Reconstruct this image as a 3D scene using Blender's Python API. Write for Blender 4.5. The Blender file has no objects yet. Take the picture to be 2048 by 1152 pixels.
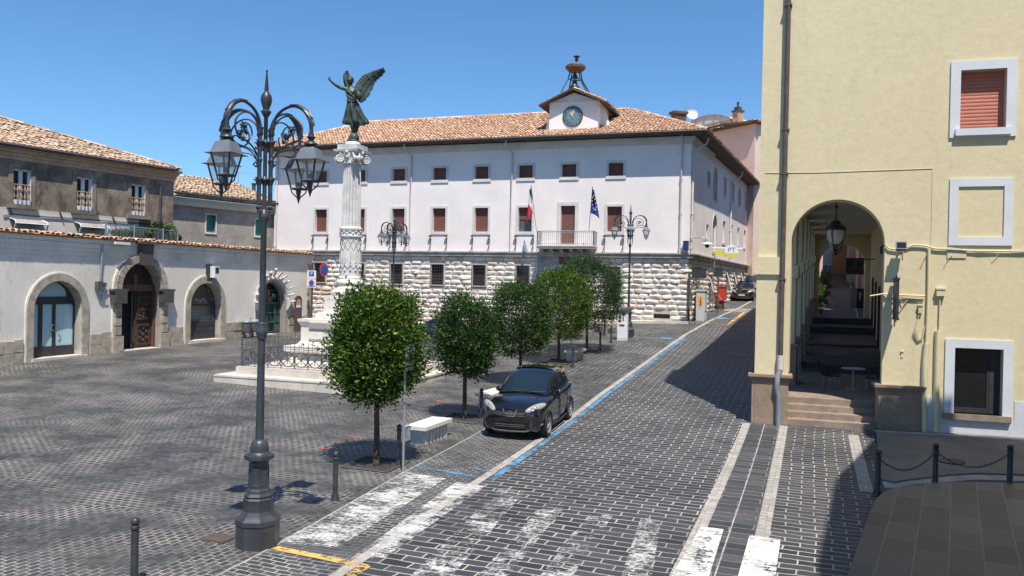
import bpy, bmesh, math, random
from mathutils import Vector as V, Matrix, noise
from mathutils.geometry import tessellate_polygon
R = math.radians; PI = math.pi
rnd = random.Random(7)
S = bpy.context.scene; COL = S.collection
# ------------------------------------------------------------------ camera, light, exposure
FPX, CX, CY = 1600.0, 1024.0, 576.0          # focal length and centre in photograph pixels
PITCH, ROLL = 0.005, 0.0215
CAM = V((0, 0, 4.35))
fwd = V((0, math.cos(PITCH), -math.sin(PITCH)))
r0 = V((1, 0, 0)); u0 = V((0, math.sin(PITCH), math.cos(PITCH)))
rgt = r0*math.cos(ROLL) + u0*math.sin(ROLL)
upv = -r0*math.sin(ROLL) + u0*math.cos(ROLL)
cd = bpy.data.cameras.new('camera'); cam = bpy.data.objects.new('camera', cd); COL.objects.link(cam)
cd.sensor_width = 36; cd.lens = 36*FPX/2048; cd.clip_start = 0.1; cd.clip_end = 2000
Mc = Matrix((rgt, upv, -fwd)).transposed().to_4x4(); Mc.translation = CAM
cam.matrix_world = Mc; S.camera = cam
SUN_AZ, SUN_EL = R(11.5), R(63.5)
dirl = V((-math.sin(SUN_AZ)*math.cos(SUN_EL), math.cos(SUN_AZ)*math.cos(SUN_EL), -math.sin(SUN_EL)))
sd = bpy.data.lights.new('sun', 'SUN'); sun = bpy.data.objects.new('sun', sd); COL.objects.link(sun)
sd.energy = 4.8; sd.angle = R(0.5); sd.color = (1, 0.93, 0.84)
sun.rotation_euler = dirl.to_track_quat('-Z', 'Y').to_euler(); sun.location = (20, -30, 60)
W = bpy.data.worlds.new('World'); S.world = W; W.use_nodes = True
wn = W.node_tree; bg = wn.nodes['Background']
sky = wn.nodes.new('ShaderNodeTexSky'); sky.sky_type = 'NISHITA'; sky.sun_disc = False
sky.sun_elevation = SUN_EL; sky.sun_rotation = math.atan2(-dirl.x, -dirl.y)
sky.altitude = 300; sky.air_density = 1.0; sky.dust_density = 0.2; sky.ozone_density = 5.0
tint = wn.nodes.new('ShaderNodeMix'); tint.data_type = 'RGBA'; tint.blend_type = 'MULTIPLY'; tint.inputs[0].default_value = 1
tint.inputs[7].default_value = (.56, .76, .88, 1); wn.links.new(sky.outputs[0], tint.inputs[6])
wn.links.new(tint.outputs[2], bg.inputs[0]); bg.inputs[1].default_value = 0.125
S.view_settings.view_transform = 'Standard'; S.view_settings.look = 'None'
S.view_settings.exposure = 0.52; S.view_settings.gamma = 1
S.render.engine = 'CYCLES'
try:
    S.cycles.max_bounces = 8; S.cycles.transparent_max_bounces = 24
except Exception: pass

def ray(px, py): return fwd + rgt*((px-CX)/FPX) - upv*((py-CY)/FPX)
def at(px, py, y):                       # the point a photo pixel shows at distance y along the view
    r = ray(px, py); return CAM + r*(y/r.y)
# ------------------------------------------------------------------ terrain
RD = R(20.6); RS, RC = math.sin(RD), math.cos(RD)
def st(x, y): return x*RS + y*RC, x*RC - y*RS       # along / across the street
def xy(s, t): return V((s*RS + t*RC, s*RC - t*RS))
PS = [(-50, 0), (18, 0), (22, .04), (26, .2), (30, .45), (40, 1.1), (52, 2.15), (68, 3.35), (100, 5.9), (150, 10), (400, 12)]
QS = [(-50, 0), (8, 0), (23.5, .5), (35, .72), (47, .95), (54, 1.32), (60, 1.5), (75, 1.8), (400, 2)]
def interp(T, s):
    if s <= T[0][0]: return T[0][1]
    for (a, x), (b, y) in zip(T, T[1:]):
        if s <= b: return x + (y-x)*(s-a)/(b-a)
    return T[-1][1]
def sm(T, s): return sum(interp(T, s+k) for k in (-3, -1.5, 0, 1.5, 3))/5
def gh(x, y):
    s, t = st(x, y)
    w = min(1, max(0, (t+28)/22)); w = w*w*(3-2*w)
    return sm(PS, s)*w + sm(QS, s)*(1-w)
def G(px, py):                           # ground point under a photo pixel
    r = ray(px, py); r = r/r.y; y = 6.0
    while y < 160:
        p = CAM + r*y
        if p.z <= gh(p.x, p.y):
            lo, hi = y-.25, y
            for _ in range(18):
                m = (lo+hi)/2; p = CAM + r*m
                if p.z <= gh(p.x, p.y): hi = m
                else: lo = m
            p = CAM + r*hi; p.z = gh(p.x, p.y); return p
        y += .25
    p = CAM + r*160; return p
def gz(p, dz=0): return V((p[0], p[1], gh(p[0], p[1])+dz))
# ------------------------------------------------------------------ mesh helpers
WM = {}
class MB:
    def __init__(s): s.v = []; s.f = []; s.uv = []; s.mi = []; s.hn = {}; s.xf = None; s.m = 0
    def add(s, vs, fs, uv=None, hint=None):
        b = len(s.v)
        if hint is not None:
            for i in range(len(fs)): s.hn[len(s.f)+i] = hint
        for v in vs:
            v = V(v); s.v.append(s.xf @ v if s.xf else v)
        for f in fs:
            s.f.append(tuple(i+b for i in f)); s.uv.append(uv); s.mi.append(s.m)
    def box(s, c, d, rz=0):
        c = V(c); q = Matrix.Rotation(rz, 3, 'Z'); vs = []
        for z in (-1, 1):
            for y in (-1, 1):
                for x in (-1, 1): vs.append(c + q @ V((x*d[0]/2, y*d[1]/2, z*d[2]/2)))
        s.add(vs, [(0,2,3,1),(4,5,7,6),(0,1,5,4),(2,6,7,3),(0,4,6,2),(1,3,7,5)])
    def fbox(s, fr, a0, a1, z0, z1, d0, d1):
        vs = [fr.P(a, z, d) for z in (z0, z1) for d in (d0, d1) for a in (a0, a1)]
        s.add(vs, [(0,2,3,1),(4,5,7,6),(0,1,5,4),(2,6,7,3),(0,4,6,2),(1,3,7,5)])
    def poly(s, pts): s.add(pts, [tuple(range(len(pts)))])
    def prism(s, fr, pg, d0, d1):           # polygon in (a,z) between two depths
        n = len(pg); vs = [fr.P(a, z, d0) for a, z in pg] + [fr.P(a, z, d1) for a, z in pg]
        s.add(vs, [tuple(range(n)), tuple(range(2*n-1, n-1, -1))] + [(i, (i+1) % n, n+(i+1) % n, n+i) for i in range(n)])
    def panel(s, fr, outer, holes, d=0, rev=.2):
        pl = [outer]+holes
        tri = tessellate_polygon([[V((a, z, 0)) for a, z in h] for h in pl])
        fl = [fr.P(a, z, d) for h in pl for a, z in h]
        s.add(fl, [tuple(t) for t in tri], None, fr.n)
        if rev:
            for h in holes:
                n = len(h)
                ca, cz = sum(a for a, z in h)/n, sum(z for a, z in h)/n; cc = fr.P(ca, cz, d-rev/2)
                for i in range(n):
                    p, q = h[i], h[(i+1) % n]; md = fr.P((p[0]+q[0])/2, (p[1]+q[1])/2, d-rev/2)
                    s.add([fr.P(*p, d), fr.P(*q, d), fr.P(*q, d-rev), fr.P(*p, d-rev)], [(0, 1, 2, 3)], None, cc-md)
    def ring(s, fr, inner, outer, d0, d1):   # band between two outlines of equal length
        n = len(inner)
        vs = [fr.P(a, z, d) for d in (d0, d1) for h in (inner, outer) for a, z in h]
        fs = []
        for i in range(n):
            j = (i+1) % n
            fs += [(2*n+i, 2*n+j, 3*n+j, 3*n+i), (i, n+i, n+j, j), (i, j, 2*n+j, 2*n+i), (n+i, 3*n+i, 3*n+j, n+j)]
        s.add(vs, fs)
    def tube(s, pts, r, n=8, cap=True, flat=None):
        pts = [V(p) for p in pts]; k = len(pts)
        rr = [r]*k if isinstance(r, (int, float)) else r
        t0 = (pts[1]-pts[0]).normalized()
        ref = V((0, 0, 1)) if abs(t0.z) < .9 else V((1, 0, 0))
        nx = t0.cross(ref).normalized(); vs = []
        for i, p in enumerate(pts):
            t = (pts[min(i+1, k-1)]-pts[max(i-1, 0)]).normalized()
            nx = (nx - t*nx.dot(t)).normalized(); ny = t.cross(nx)
            for j in range(n):
                an = 2*PI*j/n; vs.append(p + (nx*math.cos(an) + ny*math.sin(an)*(flat or 1))*rr[i])
        fs = [(i*n+j, i*n+(j+1) % n, (i+1)*n+(j+1) % n, (i+1)*n+j) for i in range(k-1) for j in range(n)]
        if cap: fs += [tuple(range(n-1, -1, -1)), tuple(range((k-1)*n, k*n))]
        s.add(vs, fs)
    def lathe(s, prof, c=(0, 0, 0), n=16, rot=0, sx=1, sy=1, cap=True):
        c = V(c); k = len(prof)
        vs = [c + V((r*math.cos(2*PI*j/n+rot)*sx, r*math.sin(2*PI*j/n+rot)*sy, z)) for r, z in prof for j in range(n)]
        fs = [(i*n+j, i*n+(j+1) % n, (i+1)*n+(j+1) % n, (i+1)*n+j) for i in range(k-1) for j in range(n)]
        if cap: fs += [tuple(range(n-1, -1, -1)), tuple(range((k-1)*n, k*n))]
        s.add(vs, fs)
    def ball(s, c, r, n=12, m=8, sc=(1, 1, 1)):
        c = V(c); vs = []; fs = []
        for i in range(m+1):
            th = PI*i/m
            for j in range(n):
                ph = 2*PI*j/n
                vs.append(c + V((r*sc[0]*math.sin(th)*math.cos(ph), r*sc[1]*math.sin(th)*math.sin(ph), -r*sc[2]*math.cos(th))))
        for i in range(m):
            for j in range(n): fs.append((i*n+j, i*n+(j+1) % n, (i+1)*n+(j+1) % n, (i+1)*n+j))
        s.add(vs, fs)
    def build(s, name, mt, parent=None, smooth=None, world=True, norm=True, loc=None, up=False):
        me = bpy.data.meshes.new(name)
        inv = None
        if parent is not None and world: inv = WM[parent.name].inverted()
        if loc is not None: inv = Matrix.Translation(-V(loc))
        me.from_pydata([(inv @ v if inv else v) for v in s.v], [], s.f)
        if any(u is not None for u in s.uv):
            ul = me.uv_layers.new(name='rand'); i = 0
            for p in me.polygons:
                u = s.uv[p.index] or (0, 0)
                for li in p.loop_indices: ul.data[li].uv = u
        for m_ in (mt if isinstance(mt, list) else [mt]): me.materials.append(m_)
        if isinstance(mt, list):
            for p, m_ in zip(me.polygons, s.mi): p.material_index = m_
        if norm:
            bm = bmesh.new(); bm.from_mesh(me); bmesh.ops.recalc_face_normals(bm, faces=bm.faces)
            if s.hn:
                bm.faces.ensure_lookup_table(); bm.normal_update(); M3 = inv.to_3x3() if inv else Matrix.Identity(3)
                bad = [bm.faces[i] for i, h in s.hn.items() if bm.faces[i].normal.dot(M3 @ h) < 0]
                if bad: bmesh.ops.reverse_faces(bm, faces=bad)
            if up:
                bm.normal_update(); bad = [f for f in bm.faces if f.normal.z < -.01]
                if bad: bmesh.ops.reverse_faces(bm, faces=bad)
            bm.to_mesh(me); bm.free()
        if smooth is not None:
            for p in me.polygons: p.use_smooth = True
            if smooth < 179: me.set_sharp_from_angle(angle=R(smooth))
        o = bpy.data.objects.new(name, me); COL.objects.link(o)
        if parent is not None:
            o.parent = parent; WM[o.name] = WM[parent.name]
        else:
            WM[o.name] = Matrix.Translation(loc) if loc is not None else Matrix()
            if loc is not None: o.location = loc
        return o
class Fr:                                   # a vertical facade: p left, q right as seen from outside
    def __init__(s, p, q):
        s.o = V((p[0], p[1], 0)); d = V((q[0]-p[0], q[1]-p[1], 0)); s.L = d.length; s.u = d/s.L; s.n = V((s.u.y, -s.u.x, 0))
    def P(s, a, z, d=0): return s.o + s.u*a + V((0, 0, z)) + s.n*d
    def uv(s, px, py, d=0):
        r = ray(px, py); t = ((s.o + s.n*d - CAM).dot(s.n))/r.dot(s.n); p = CAM + r*t
        return (p-s.o).dot(s.u), p.z
    def rect(s, x0, y0, x1, y1, d=0):
        a0, z1 = s.uv(x0, y0, d); a1, z0 = s.uv(x1, y1, d); a2, z2 = s.uv(x0, y1, d); a3, z3 = s.uv(x1, y0, d)
        return (a0+a2)/2, (a1+a3)/2, (z0+z2)/2, (z1+z3)/2
    def gz(s, a, d=0): p = s.P(a, 0, d); return gh(p.x, p.y)
def tag(o, label=None, cat=None, group=None, kind=None):
    if label: o['label'] = label
    if cat: o['category'] = cat
    if group: o['group'] = group
    if kind: o['kind'] = kind
    return o
def thing(name, label, cat, loc=(0, 0, 0), rz=0, group=None):
    o = bpy.data.objects.new(name, None); COL.objects.link(o); o.empty_display_size = .2
    o.location = loc; o.rotation_euler = (0, 0, rz)
    WM[o.name] = Matrix.Translation(V(loc)) @ Matrix.Rotation(rz, 4, 'Z')
    return tag(o, label, cat, group)
def dup(root, loc, rz=0, label=None, group=None, sc=None):
    def cp(o, par):
        c = o.copy(); COL.objects.link(c); c.parent = par
        for ch in o.children: cp(ch, c)
        return c
    kids = list(root.children)
    r = root.copy(); COL.objects.link(r); r.location = loc; r.rotation_euler = (0, 0, rz)
    if sc: r.scale = sc
    for ch in kids: cp(ch, r)
    if label: r['label'] = label
    if group: r['group'] = group
    return r
def structure(mb, name, mt, **k): return tag(mb.build(name, mt, up=True, **k), kind='structure')
def crv(P, n=4):                          # smooth curve through points (Catmull-Rom)
    P = [V(p) for p in P]; Q = [P[0]*2-P[1]]+P+[P[-1]*2-P[-2]]; out = []
    for i in range(1, len(Q)-2):
        a, b, c, d = Q[i-1:i+3]
        for k in range(n):
            t = k/n; out.append(.5*((2*b)+(c-a)*t+(2*a-5*b+4*c-d)*t*t+(3*b-a-3*c+d)*t**3))
    return out+[P[-1]]
def rep(R_, n=4):
    out = []
    for a, b in zip(R_, R_[1:]): out += [a+(b-a)*k/n for k in range(n)]
    return out+[R_[-1]]
def rect_pg(a0, a1, z0, z1): return [(a0, z0), (a1, z0), (a1, z1), (a0, z1)]
def arch_pg(a0, a1, z0, zs, n=14, k=1.0, z0b=None):
    c, r = (a0+a1)/2, (a1-a0)/2
    return [(a0, z0), (a1, z0 if z0b is None else z0b)] + [(c + r*math.cos(PI*i/n), zs + k*r*math.sin(PI*i/n)) for i in range(n+1)]
def text(name, string, size, fr, a, z, d, mt, parent, ext=.004, rotz=0, align='CENTER', sx=1):
    cu = bpy.data.curves.new(name, 'FONT'); cu.body = string; cu.size = size; cu.align_x = align; cu.align_y = 'CENTER'; cu.extrude = ext
    o = bpy.data.objects.new(name, cu); COL.objects.link(o)
    bpy.context.view_layer.update()
    me = bpy.data.meshes.new_from_object(o.evaluated_get(bpy.context.evaluated_depsgraph_get()))
    bpy.data.objects.remove(o); bpy.data.curves.remove(cu)
    B = Matrix((fr.u, V((0, 0, 1)), fr.n)).transposed().to_4x4(); B.translation = fr.P(a, z, d)
    inv = WM[parent.name].inverted() if parent is not None else Matrix()
    me.transform(inv @ B @ Matrix.Rotation(rotz, 4, 'Z') @ Matrix.Diagonal((sx, 1, 1, 1)))
    me.materials.clear(); me.materials.append(mt); me.name = name
    o = bpy.data.objects.new(name, me); COL.objects.link(o)
    if parent is not None: o.parent = parent; WM[o.name] = WM[parent.name]
    return o
# ------------------------------------------------------------------ materials
def nmat(name):
    m = bpy.data.materials.new(name); m.use_nodes = True; nt = m.node_tree
    b = nt.nodes['Principled BSDF']; return m, nt, b
def nd(nt, typ, ins=None, **pr):
    n = nt.nodes.new('ShaderNode'+typ)
    for k, v in pr.items(): setattr(n, k, v)
    for k, v in (ins or {}).items():
        if hasattr(v, 'is_output') or isinstance(v, bpy.types.NodeSocket): nt.links.new(v, n.inputs[k])
        else: n.inputs[k].default_value = v
    return n
def c4(c): return (c[0], c[1], c[2], 1)
def mixc(nt, f, a, b, mode='MIX'):
    n = nt.nodes.new('ShaderNodeMix'); n.data_type = 'RGBA'; n.blend_type = mode
    for i, v in ((0, f), (6, a), (7, b)):
        if isinstance(v, bpy.types.NodeSocket): nt.links.new(v, n.inputs[i])
        else: n.inputs[i].default_value = v if i == 0 else c4(v)
    return n.outputs[2]
def ramp(nt, f, lo, hi):
    n = nd(nt, 'MapRange', {0: f, 1: lo, 2: hi}); n.clamp = True; return n.outputs[0]
def noi(nt, vec, sc, det=4, rough=.6):
    return nd(nt, 'TexNoise', {'Vector': vec, 'Scale': sc, 'Detail': det, 'Roughness': rough}).outputs[0]
def pos(nt, scale=None):
    p = nd(nt, 'NewGeometry').outputs['Position']
    if scale: p = nd(nt, 'VectorMath', {0: p, 1: scale}, operation='MULTIPLY').outputs[0]
    return p
def obj_co(nt): return nd(nt, 'TexCoord').outputs['Object']
def bumpn(nt, b, h, strength, dist=.02):
    n = nd(nt, 'Bump', {'Height': h, 'Strength': strength, 'Distance': dist}); nt.links.new(n.outputs[0], b.inputs['Normal']); return n
def mat(name, col, col2=None, rough=.8, sc=1.2, lo=.38, hi=.62, bump=.0, bsc=30, metal=0, spec=.4, coat=0, fine=.12, local=False, stretch=None, dark=None, dist=.02):
    m, nt, b = nmat(name)
    p = obj_co(nt) if local else pos(nt)
    q = p if not stretch else nd(nt, 'VectorMath', {0: p, 1: stretch}, operation='MULTIPLY').outputs[0]
    col2 = col2 or tuple(c*.82 for c in col)
    f = ramp(nt, noi(nt, q, sc, 6), lo, hi)
    c = mixc(nt, f, col, col2)
    if dark:                                  # (colour, scale, lo, hi, stretch)
        d2 = nd(nt, 'VectorMath', {0: p, 1: dark[4]}, operation='MULTIPLY').outputs[0]
        c = mixc(nt, ramp(nt, noi(nt, d2, dark[1], 8, .7), dark[2], dark[3]), c, dark[0])
    if fine:
        g = ramp(nt, noi(nt, p, sc*14, 5, .7), .3, .7)
        c = mixc(nt, fine, c, nd(nt, 'CombineColor', {0: g, 1: g, 2: g}).outputs[0], 'OVERLAY')
    nt.links.new(c, b.inputs['Base Color'])
    b.inputs['Roughness'].default_value = rough; b.inputs['Metallic'].default_value = metal
    b.inputs['Specular IOR Level'].default_value = spec
    if coat: b.inputs['Coat Weight'].default_value = coat; b.inputs['Coat Roughness'].default_value = .03
    if bump: bumpn(nt, b, noi(nt, p, bsc, 6, .65), bump, dist)
    return m
def sett_mat(name, bw, bh, mort, c1, c2, mdark, mlight, lightness=(.45, .6), swap=False, warp=.024, bumps=.7, dust=(.12, .12, .12), dlo=.5, dhi=.75, damt=.5, ang=RD, patch=0):
    m, nt, b = nmat(name); p = pos(nt)
    sa, ca = math.sin(ang), math.cos(ang)
    s = nd(nt, 'VectorMath', {0: p, 1: (sa, ca, 0)}, operation='DOT_PRODUCT').outputs['Value']
    t = nd(nt, 'VectorMath', {0: p, 1: (ca, -sa, 0)}, operation='DOT_PRODUCT').outputs['Value']
    vec = nd(nt, 'CombineXYZ', {0: s if swap else t, 1: t if swap else s}).outputs[0]
    if patch:                              # relaid areas with the courses turned a little or crosswise
        vo = nd(nt, 'TexVoronoi', {'Vector': nd(nt, 'VectorMath', {0: p, 1: noi(nt, p, .8, 2)}, operation='ADD').outputs[0], 'Scale': patch}).outputs['Color']
        vr = nd(nt, 'SeparateXYZ', {0: vo}).outputs
        alt = nd(nt, 'CombineXYZ', {0: nd(nt, 'Math', {0: s, 1: t, 2: .0}, operation='ADD').outputs[0] if 0 else s, 1: t}).outputs[0]
        mx_ = nt.nodes.new('ShaderNodeMix'); mx_.data_type = 'VECTOR'
        nt.links.new(nd(nt, 'Math', {0: vr[0], 1: .62}, operation='GREATER_THAN').outputs[0], mx_.inputs[0]); nt.links.new(vec, mx_.inputs[4]); nt.links.new(alt, mx_.inputs[5])
        rt = nd(nt, 'VectorRotate', {'Vector': mx_.outputs[1], 'Angle': nd(nt, 'MapRange', {0: vr[1], 1: 0, 2: 1, 3: -.05, 4: .05}).outputs[0]}); rt.rotation_type = 'Z_AXIS'
        sc_v = nd(nt, 'MapRange', {0: vr[2], 1: 0, 2: 1, 3: .85, 4: 1.2}).outputs[0]
        vec = nd(nt, 'VectorMath', {0: rt.outputs[0], 'Scale': sc_v}, operation='SCALE').outputs[0]
    wn_ = nd(nt, 'TexNoise', {'Vector': p, 'Scale': 3.0, 'Detail': 3}).outputs['Color']
    wv = nd(nt, 'VectorMath', {0: wn_, 1: (.5, .5, .5)}, operation='SUBTRACT').outputs[0]
    wv = nd(nt, 'VectorMath', {0: wv, 'Scale': warp*3}, operation='SCALE').outputs[0]
    wl = nd(nt, 'TexNoise', {'Vector': p, 'Scale': .35, 'Detail': 1}).outputs['Color']
    wl = nd(nt, 'VectorMath', {0: wl, 'Scale': warp*10}, operation='SCALE').outputs[0]
    vec = nd(nt, 'VectorMath', {0: vec, 1: wv}, operation='ADD').outputs[0]
    vec = nd(nt, 'VectorMath', {0: vec, 1: wl}, operation='ADD').outputs[0]
    br = nd(nt, 'TexBrick', {'Vector': vec, 'Color1': (0, 0, 0, 1), 'Color2': (1, 1, 1, 1), 'Mortar': (.5, .5, .5, 1), 'Scale': 1, 'Mortar Size': mort, 'Mortar Smooth': .35, 'Bias': 0, 'Brick Width': bw, 'Row Height': bh})
    br.offset = .5; br.squash = 1
    stone = mixc(nt, br.outputs['Color'], c1, c2)
    fn = noi(nt, p, 26, 6, .75)
    stone = mixc(nt, .5, stone, nd(nt, 'CombineColor', {0: fn, 1: fn, 2: fn}).outputs[0], 'OVERLAY')
    du = ramp(nt, noi(nt, p, .22, 6, .65), dlo, dhi)
    du = nd(nt, 'Math', {0: du, 1: damt}, operation='MULTIPLY').outputs[0]
    stone = mixc(nt, du, stone, dust)
    ml = mixc(nt, ramp(nt, noi(nt, p, .55, 7, .7), *lightness), mdark, mlight)
    c = mixc(nt, br.outputs['Fac'], stone, ml)
    nt.links.new(c, b.inputs['Base Color'])
    rg = nd(nt, 'MapRange', {0: fn, 1: .3, 2: .7, 3: .42, 4: .75}).outputs[0]
    nt.links.new(rg, b.inputs['Roughness']); b.inputs['Specular IOR Level'].default_value = .4
    h = nd(nt, 'Math', {0: fn, 1: .35}, operation='MULTIPLY').outputs[0]
    h = nd(nt, 'Math', {0: h, 1: br.outputs['Fac']}, operation='SUBTRACT').outputs[0]
    bumpn(nt, b, h, bumps, .03)
    return m
def paint_mat(name, col, thr=(.42, .55), sc=7, rowlen=None):
    m, nt, b = nmat(name); p = pos(nt)
    st_ = nd(nt, 'VectorMath', {0: p, 1: (1, 1.6, 1)}, operation='MULTIPLY').outputs[0]
    a = noi(nt, st_, sc, 9, .78); big = noi(nt, p, 1.1, 3)
    s_ = nd(nt, 'Math', {0: a, 1: .65}, operation='MULTIPLY').outputs[0]
    s2 = nd(nt, 'Math', {0: big, 1: .35, 2: s_}, operation='MULTIPLY_ADD').outputs[0]
    sa, ca = math.sin(RD), math.cos(RD)
    bs = nd(nt, 'VectorMath', {0: p, 1: (sa, ca, 0)}, operation='DOT_PRODUCT').outputs['Value']; bt_ = nd(nt, 'VectorMath', {0: p, 1: (ca, -sa, 0)}, operation='DOT_PRODUCT').outputs['Value']
    br = nd(nt, 'TexBrick', {'Vector': nd(nt, 'CombineXYZ', {0: bt_, 1: bs}).outputs[0], 'Color1': (0, 0, 0, 1), 'Color2': (1, 1, 1, 1), 'Mortar': (.65, .65, .65, 1), 'Scale': 1, 'Mortar Size': .014, 'Brick Width': .26, 'Row Height': .14})
    s2 = nd(nt, 'Math', {0: br.outputs['Color'], 1: .10, 2: s2}, operation='MULTIPLY_ADD').outputs[0]
    s2 = nd(nt, 'Math', {0: s2, 1: .05}, operation='SUBTRACT').outputs[0]
    fac = ramp(nt, s2, *thr)
    b.inputs['Base Color'].default_value = c4(col); b.inputs['Roughness'].default_value = .7
    tr = nd(nt, 'BsdfTransparent'); mx = nd(nt, 'MixShader', {0: fac, 1: tr.outputs[0], 2: b.outputs[0]})
    nt.links.new(mx.outputs[0], nt.nodes['Material Output'].inputs[0]); return m
def tile_mat(name, c1, c2, c3):
    m, nt, b = nmat(name); p = pos(nt)
    u = nd(nt, 'SeparateXYZ', {0: nd(nt, 'UVMap').outputs[0]}).outputs
    c = mixc(nt, u[0], c1, c2); c = mixc(nt, ramp(nt, u[1], .62, .95), c, c3)
    g = ramp(nt, noi(nt, p, 5, 6, .7), .3, .7)
    c = mixc(nt, .35, c, nd(nt, 'CombineColor', {0: g, 1: g, 2: g}).outputs[0], 'OVERLAY')
    c = mixc(nt, ramp(nt, noi(nt, p, .7, 5, .7), .55, .75), c, tuple(x*.6 for x in c1))
    nt.links.new(c, b.inputs['Base Color']); b.inputs['Roughness'].default_value = .9
    bumpn(nt, b, noi(nt, p, 30, 4), .3); return m
def leaf_mat(name, c1, c2, c3):
    m, nt, b = nmat(name)
    u = nd(nt, 'SeparateXYZ', {0: nd(nt, 'UVMap').outputs[0]}).outputs
    c = mixc(nt, u[0], c1, c2); c = mixc(nt, ramp(nt, u[1], .8, 1), c, c3)
    nt.links.new(c, b.inputs['Base Color']); b.inputs['Roughness'].default_value = .45
    b.inputs['Specular IOR Level'].default_value = .3
    tl = nd(nt, 'BsdfTranslucent', {0: mixc(nt, .5, c, (.10, .17, .02))})
    mx = nd(nt, 'MixShader', {0: .22, 1: b.outputs[0], 2: tl.outputs[0]})
    nt.links.new(mx.outputs[0], nt.nodes['Material Output'].inputs[0]); return m
def glass_mat(name, col=(.02, .025, .03), rough=.04, tr=0.0):
    m, nt, b = nmat(name)
    b.inputs['Base Color'].default_value = c4(col); b.inputs['Roughness'].default_value = rough
    b.inputs['Specular IOR Level'].default_value = .6
    if tr:
        t = nd(nt, 'BsdfTransparent'); mx = nd(nt, 'MixShader', {0: tr, 1: b.outputs[0], 2: t.outputs[0]})
        nt.links.new(mx.outputs[0], nt.nodes['Material Output'].inputs[0])
    return m
def blind_mat(name, col, pitch=.045, dark=.45):
    m, nt, b = nmat(name); p = pos(nt)
    z = nd(nt, 'SeparateXYZ', {0: p}).outputs[2]
    f = nd(nt, 'Math', {0: z, 1: 1/pitch}, operation='MULTIPLY').outputs[0]
    f = nd(nt, 'Math', {0: f, 1: 1.0}, operation='FRACT').outputs[0]
    g = nd(nt, 'Math', {0: f, 1: .14}, operation='LESS_THAN').outputs[0]
    c = mixc(nt, ramp(nt, noi(nt, p, 3, 4), .3, .7), col, tuple(x*.85 for x in col))
    c = mixc(nt, g, c, tuple(x*dark for x in col))
    nt.links.new(c, b.inputs['Base Color']); b.inputs['Roughness'].default_value = .6
    h = nd(nt, 'Math', {0: f, 1: PI}, operation='MULTIPLY').outputs[0]
    h = nd(nt, 'Math', {0: h}, operation='SINE').outputs[0]
    bumpn(nt, b, h, .6, .015); return m
M = {}
M['square'] = sett_mat('square_setts', .19, .135, .0115, (.036, .036, .038), (.082, .081, .080), (.05, .048, .045), (.48, .445, .375), (.42, .63), dust=(.125, .120, .112), dlo=.45, dhi=.75, damt=.35, patch=.16, warp=.012)
M['road'] = sett_mat('road_setts', .53, .238, .018, (.026, .028, .033), (.062, .064, .071), (.2, .188, .17), (.47, .435, .38), (.36, .6), dust=(.11, .11, .11), damt=.3)
M['bay'] = sett_mat('bay_setts', .26, .13, .016, (.035, .036, .04), (.078, .078, .082), (.13, .125, .115), (.42, .40, .36), (.4, .62), swap=False, dust=(.16, .16, .155))
M['upbay'] = sett_mat('upper_setts', .36, .24, .018, (.042, .043, .048), (.085, .085, .089), (.10, .095, .09), (.40, .38, .34), (.46, .62), swap=True)
M['gutter'] = sett_mat('gutter_setts', .8, .31, .012, (.036, .038, .043), (.075, .076, .082), (.16, .155, .14), (.38, .36, .32), (.45, .65))
M['kerb'] = mat('travertine_kerb', (.41, .375, .325), (.27, .25, .22), sc=2.5, bump=.4, bsc=25, fine=.3, dark=((.2, .19, .17), 6, .55, .75, (1, 1, 1)))
M['pebble'] = sett_mat('light_strip', .25, .085, .010, (.30, .285, .255), (.50, .47, .42), (.15, .14, .13), (.3, .28, .25), (.4, .6), warp=.02)
M['whitep'] = paint_mat('worn_white_paint', (.58, .58, .56), (.465, .575), 13)
M['whitef'] = paint_mat('fresh_white_paint', (.62, .62, .60), (.425, .49), 14)
M['whitew'] = paint_mat('faded_white_paint', (.56, .56, .54), (.505, .60), 13)
M['bluep'] = paint_mat('blue_paint', (.10, .26, .45), (.44, .52), 9)
M['yellp'] = paint_mat('yellow_paint', (.62, .40, .12), (.44, .5), 9)
M['redp'] = paint_mat('red_paint', (.55, .10, .09), (.47, .55), 9)
M['asph'] = mat('asphalt', (.145, .125, .10), (.21, .185, .15), sc=.7, bump=.3, bsc=60, fine=.2)
M['darkpave'] = mat('dark_pavement', (.06, .062, .07), (.085, .085, .09), sc=.6, bump=.2, bsc=30)
M['trav'] = mat('travertine', (.60, .55, .48), (.48, .43, .37), sc=1.3, bump=.25, bsc=14, fine=.2, dark=((.34, .30, .26), 3, .6, .8, (1, 1, 3)))
M['marble'] = mat('white_stone', (.70, .65, .58), (.60, .555, .49), sc=1.6, bump=.12, bsc=12, fine=.14, dark=((.36, .34, .31), 1.6, .6, .85, (1.6, 1.6, .5)))
M['oldstone'] = mat('weathered_column', (.60, .59, .56), (.46, .45, .43), sc=2.2, bump=.3, bsc=14, fine=.25, dark=((.16, .155, .15), 2.2, .6, .78, (2, 2, .35)))
M['white'] = mat('white_plaster', (.79, .735, .705), (.72, .67, .645), sc=.45, bump=.12, bsc=9, fine=.06, dark=((.52, .50, .49), .6, .62, .85, (1.2, 1.2, .3)))
M['whitetrim'] = mat('pale_stone_trim', (.64, .60, .57), (.55, .515, .49), sc=1.5, fine=.1, bump=.1)
M['stringc'] = mat('string_course', (.44, .41, .37), (.28, .26, .23), sc=1.3, fine=.3, bump=.3, bsc=12)
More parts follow.
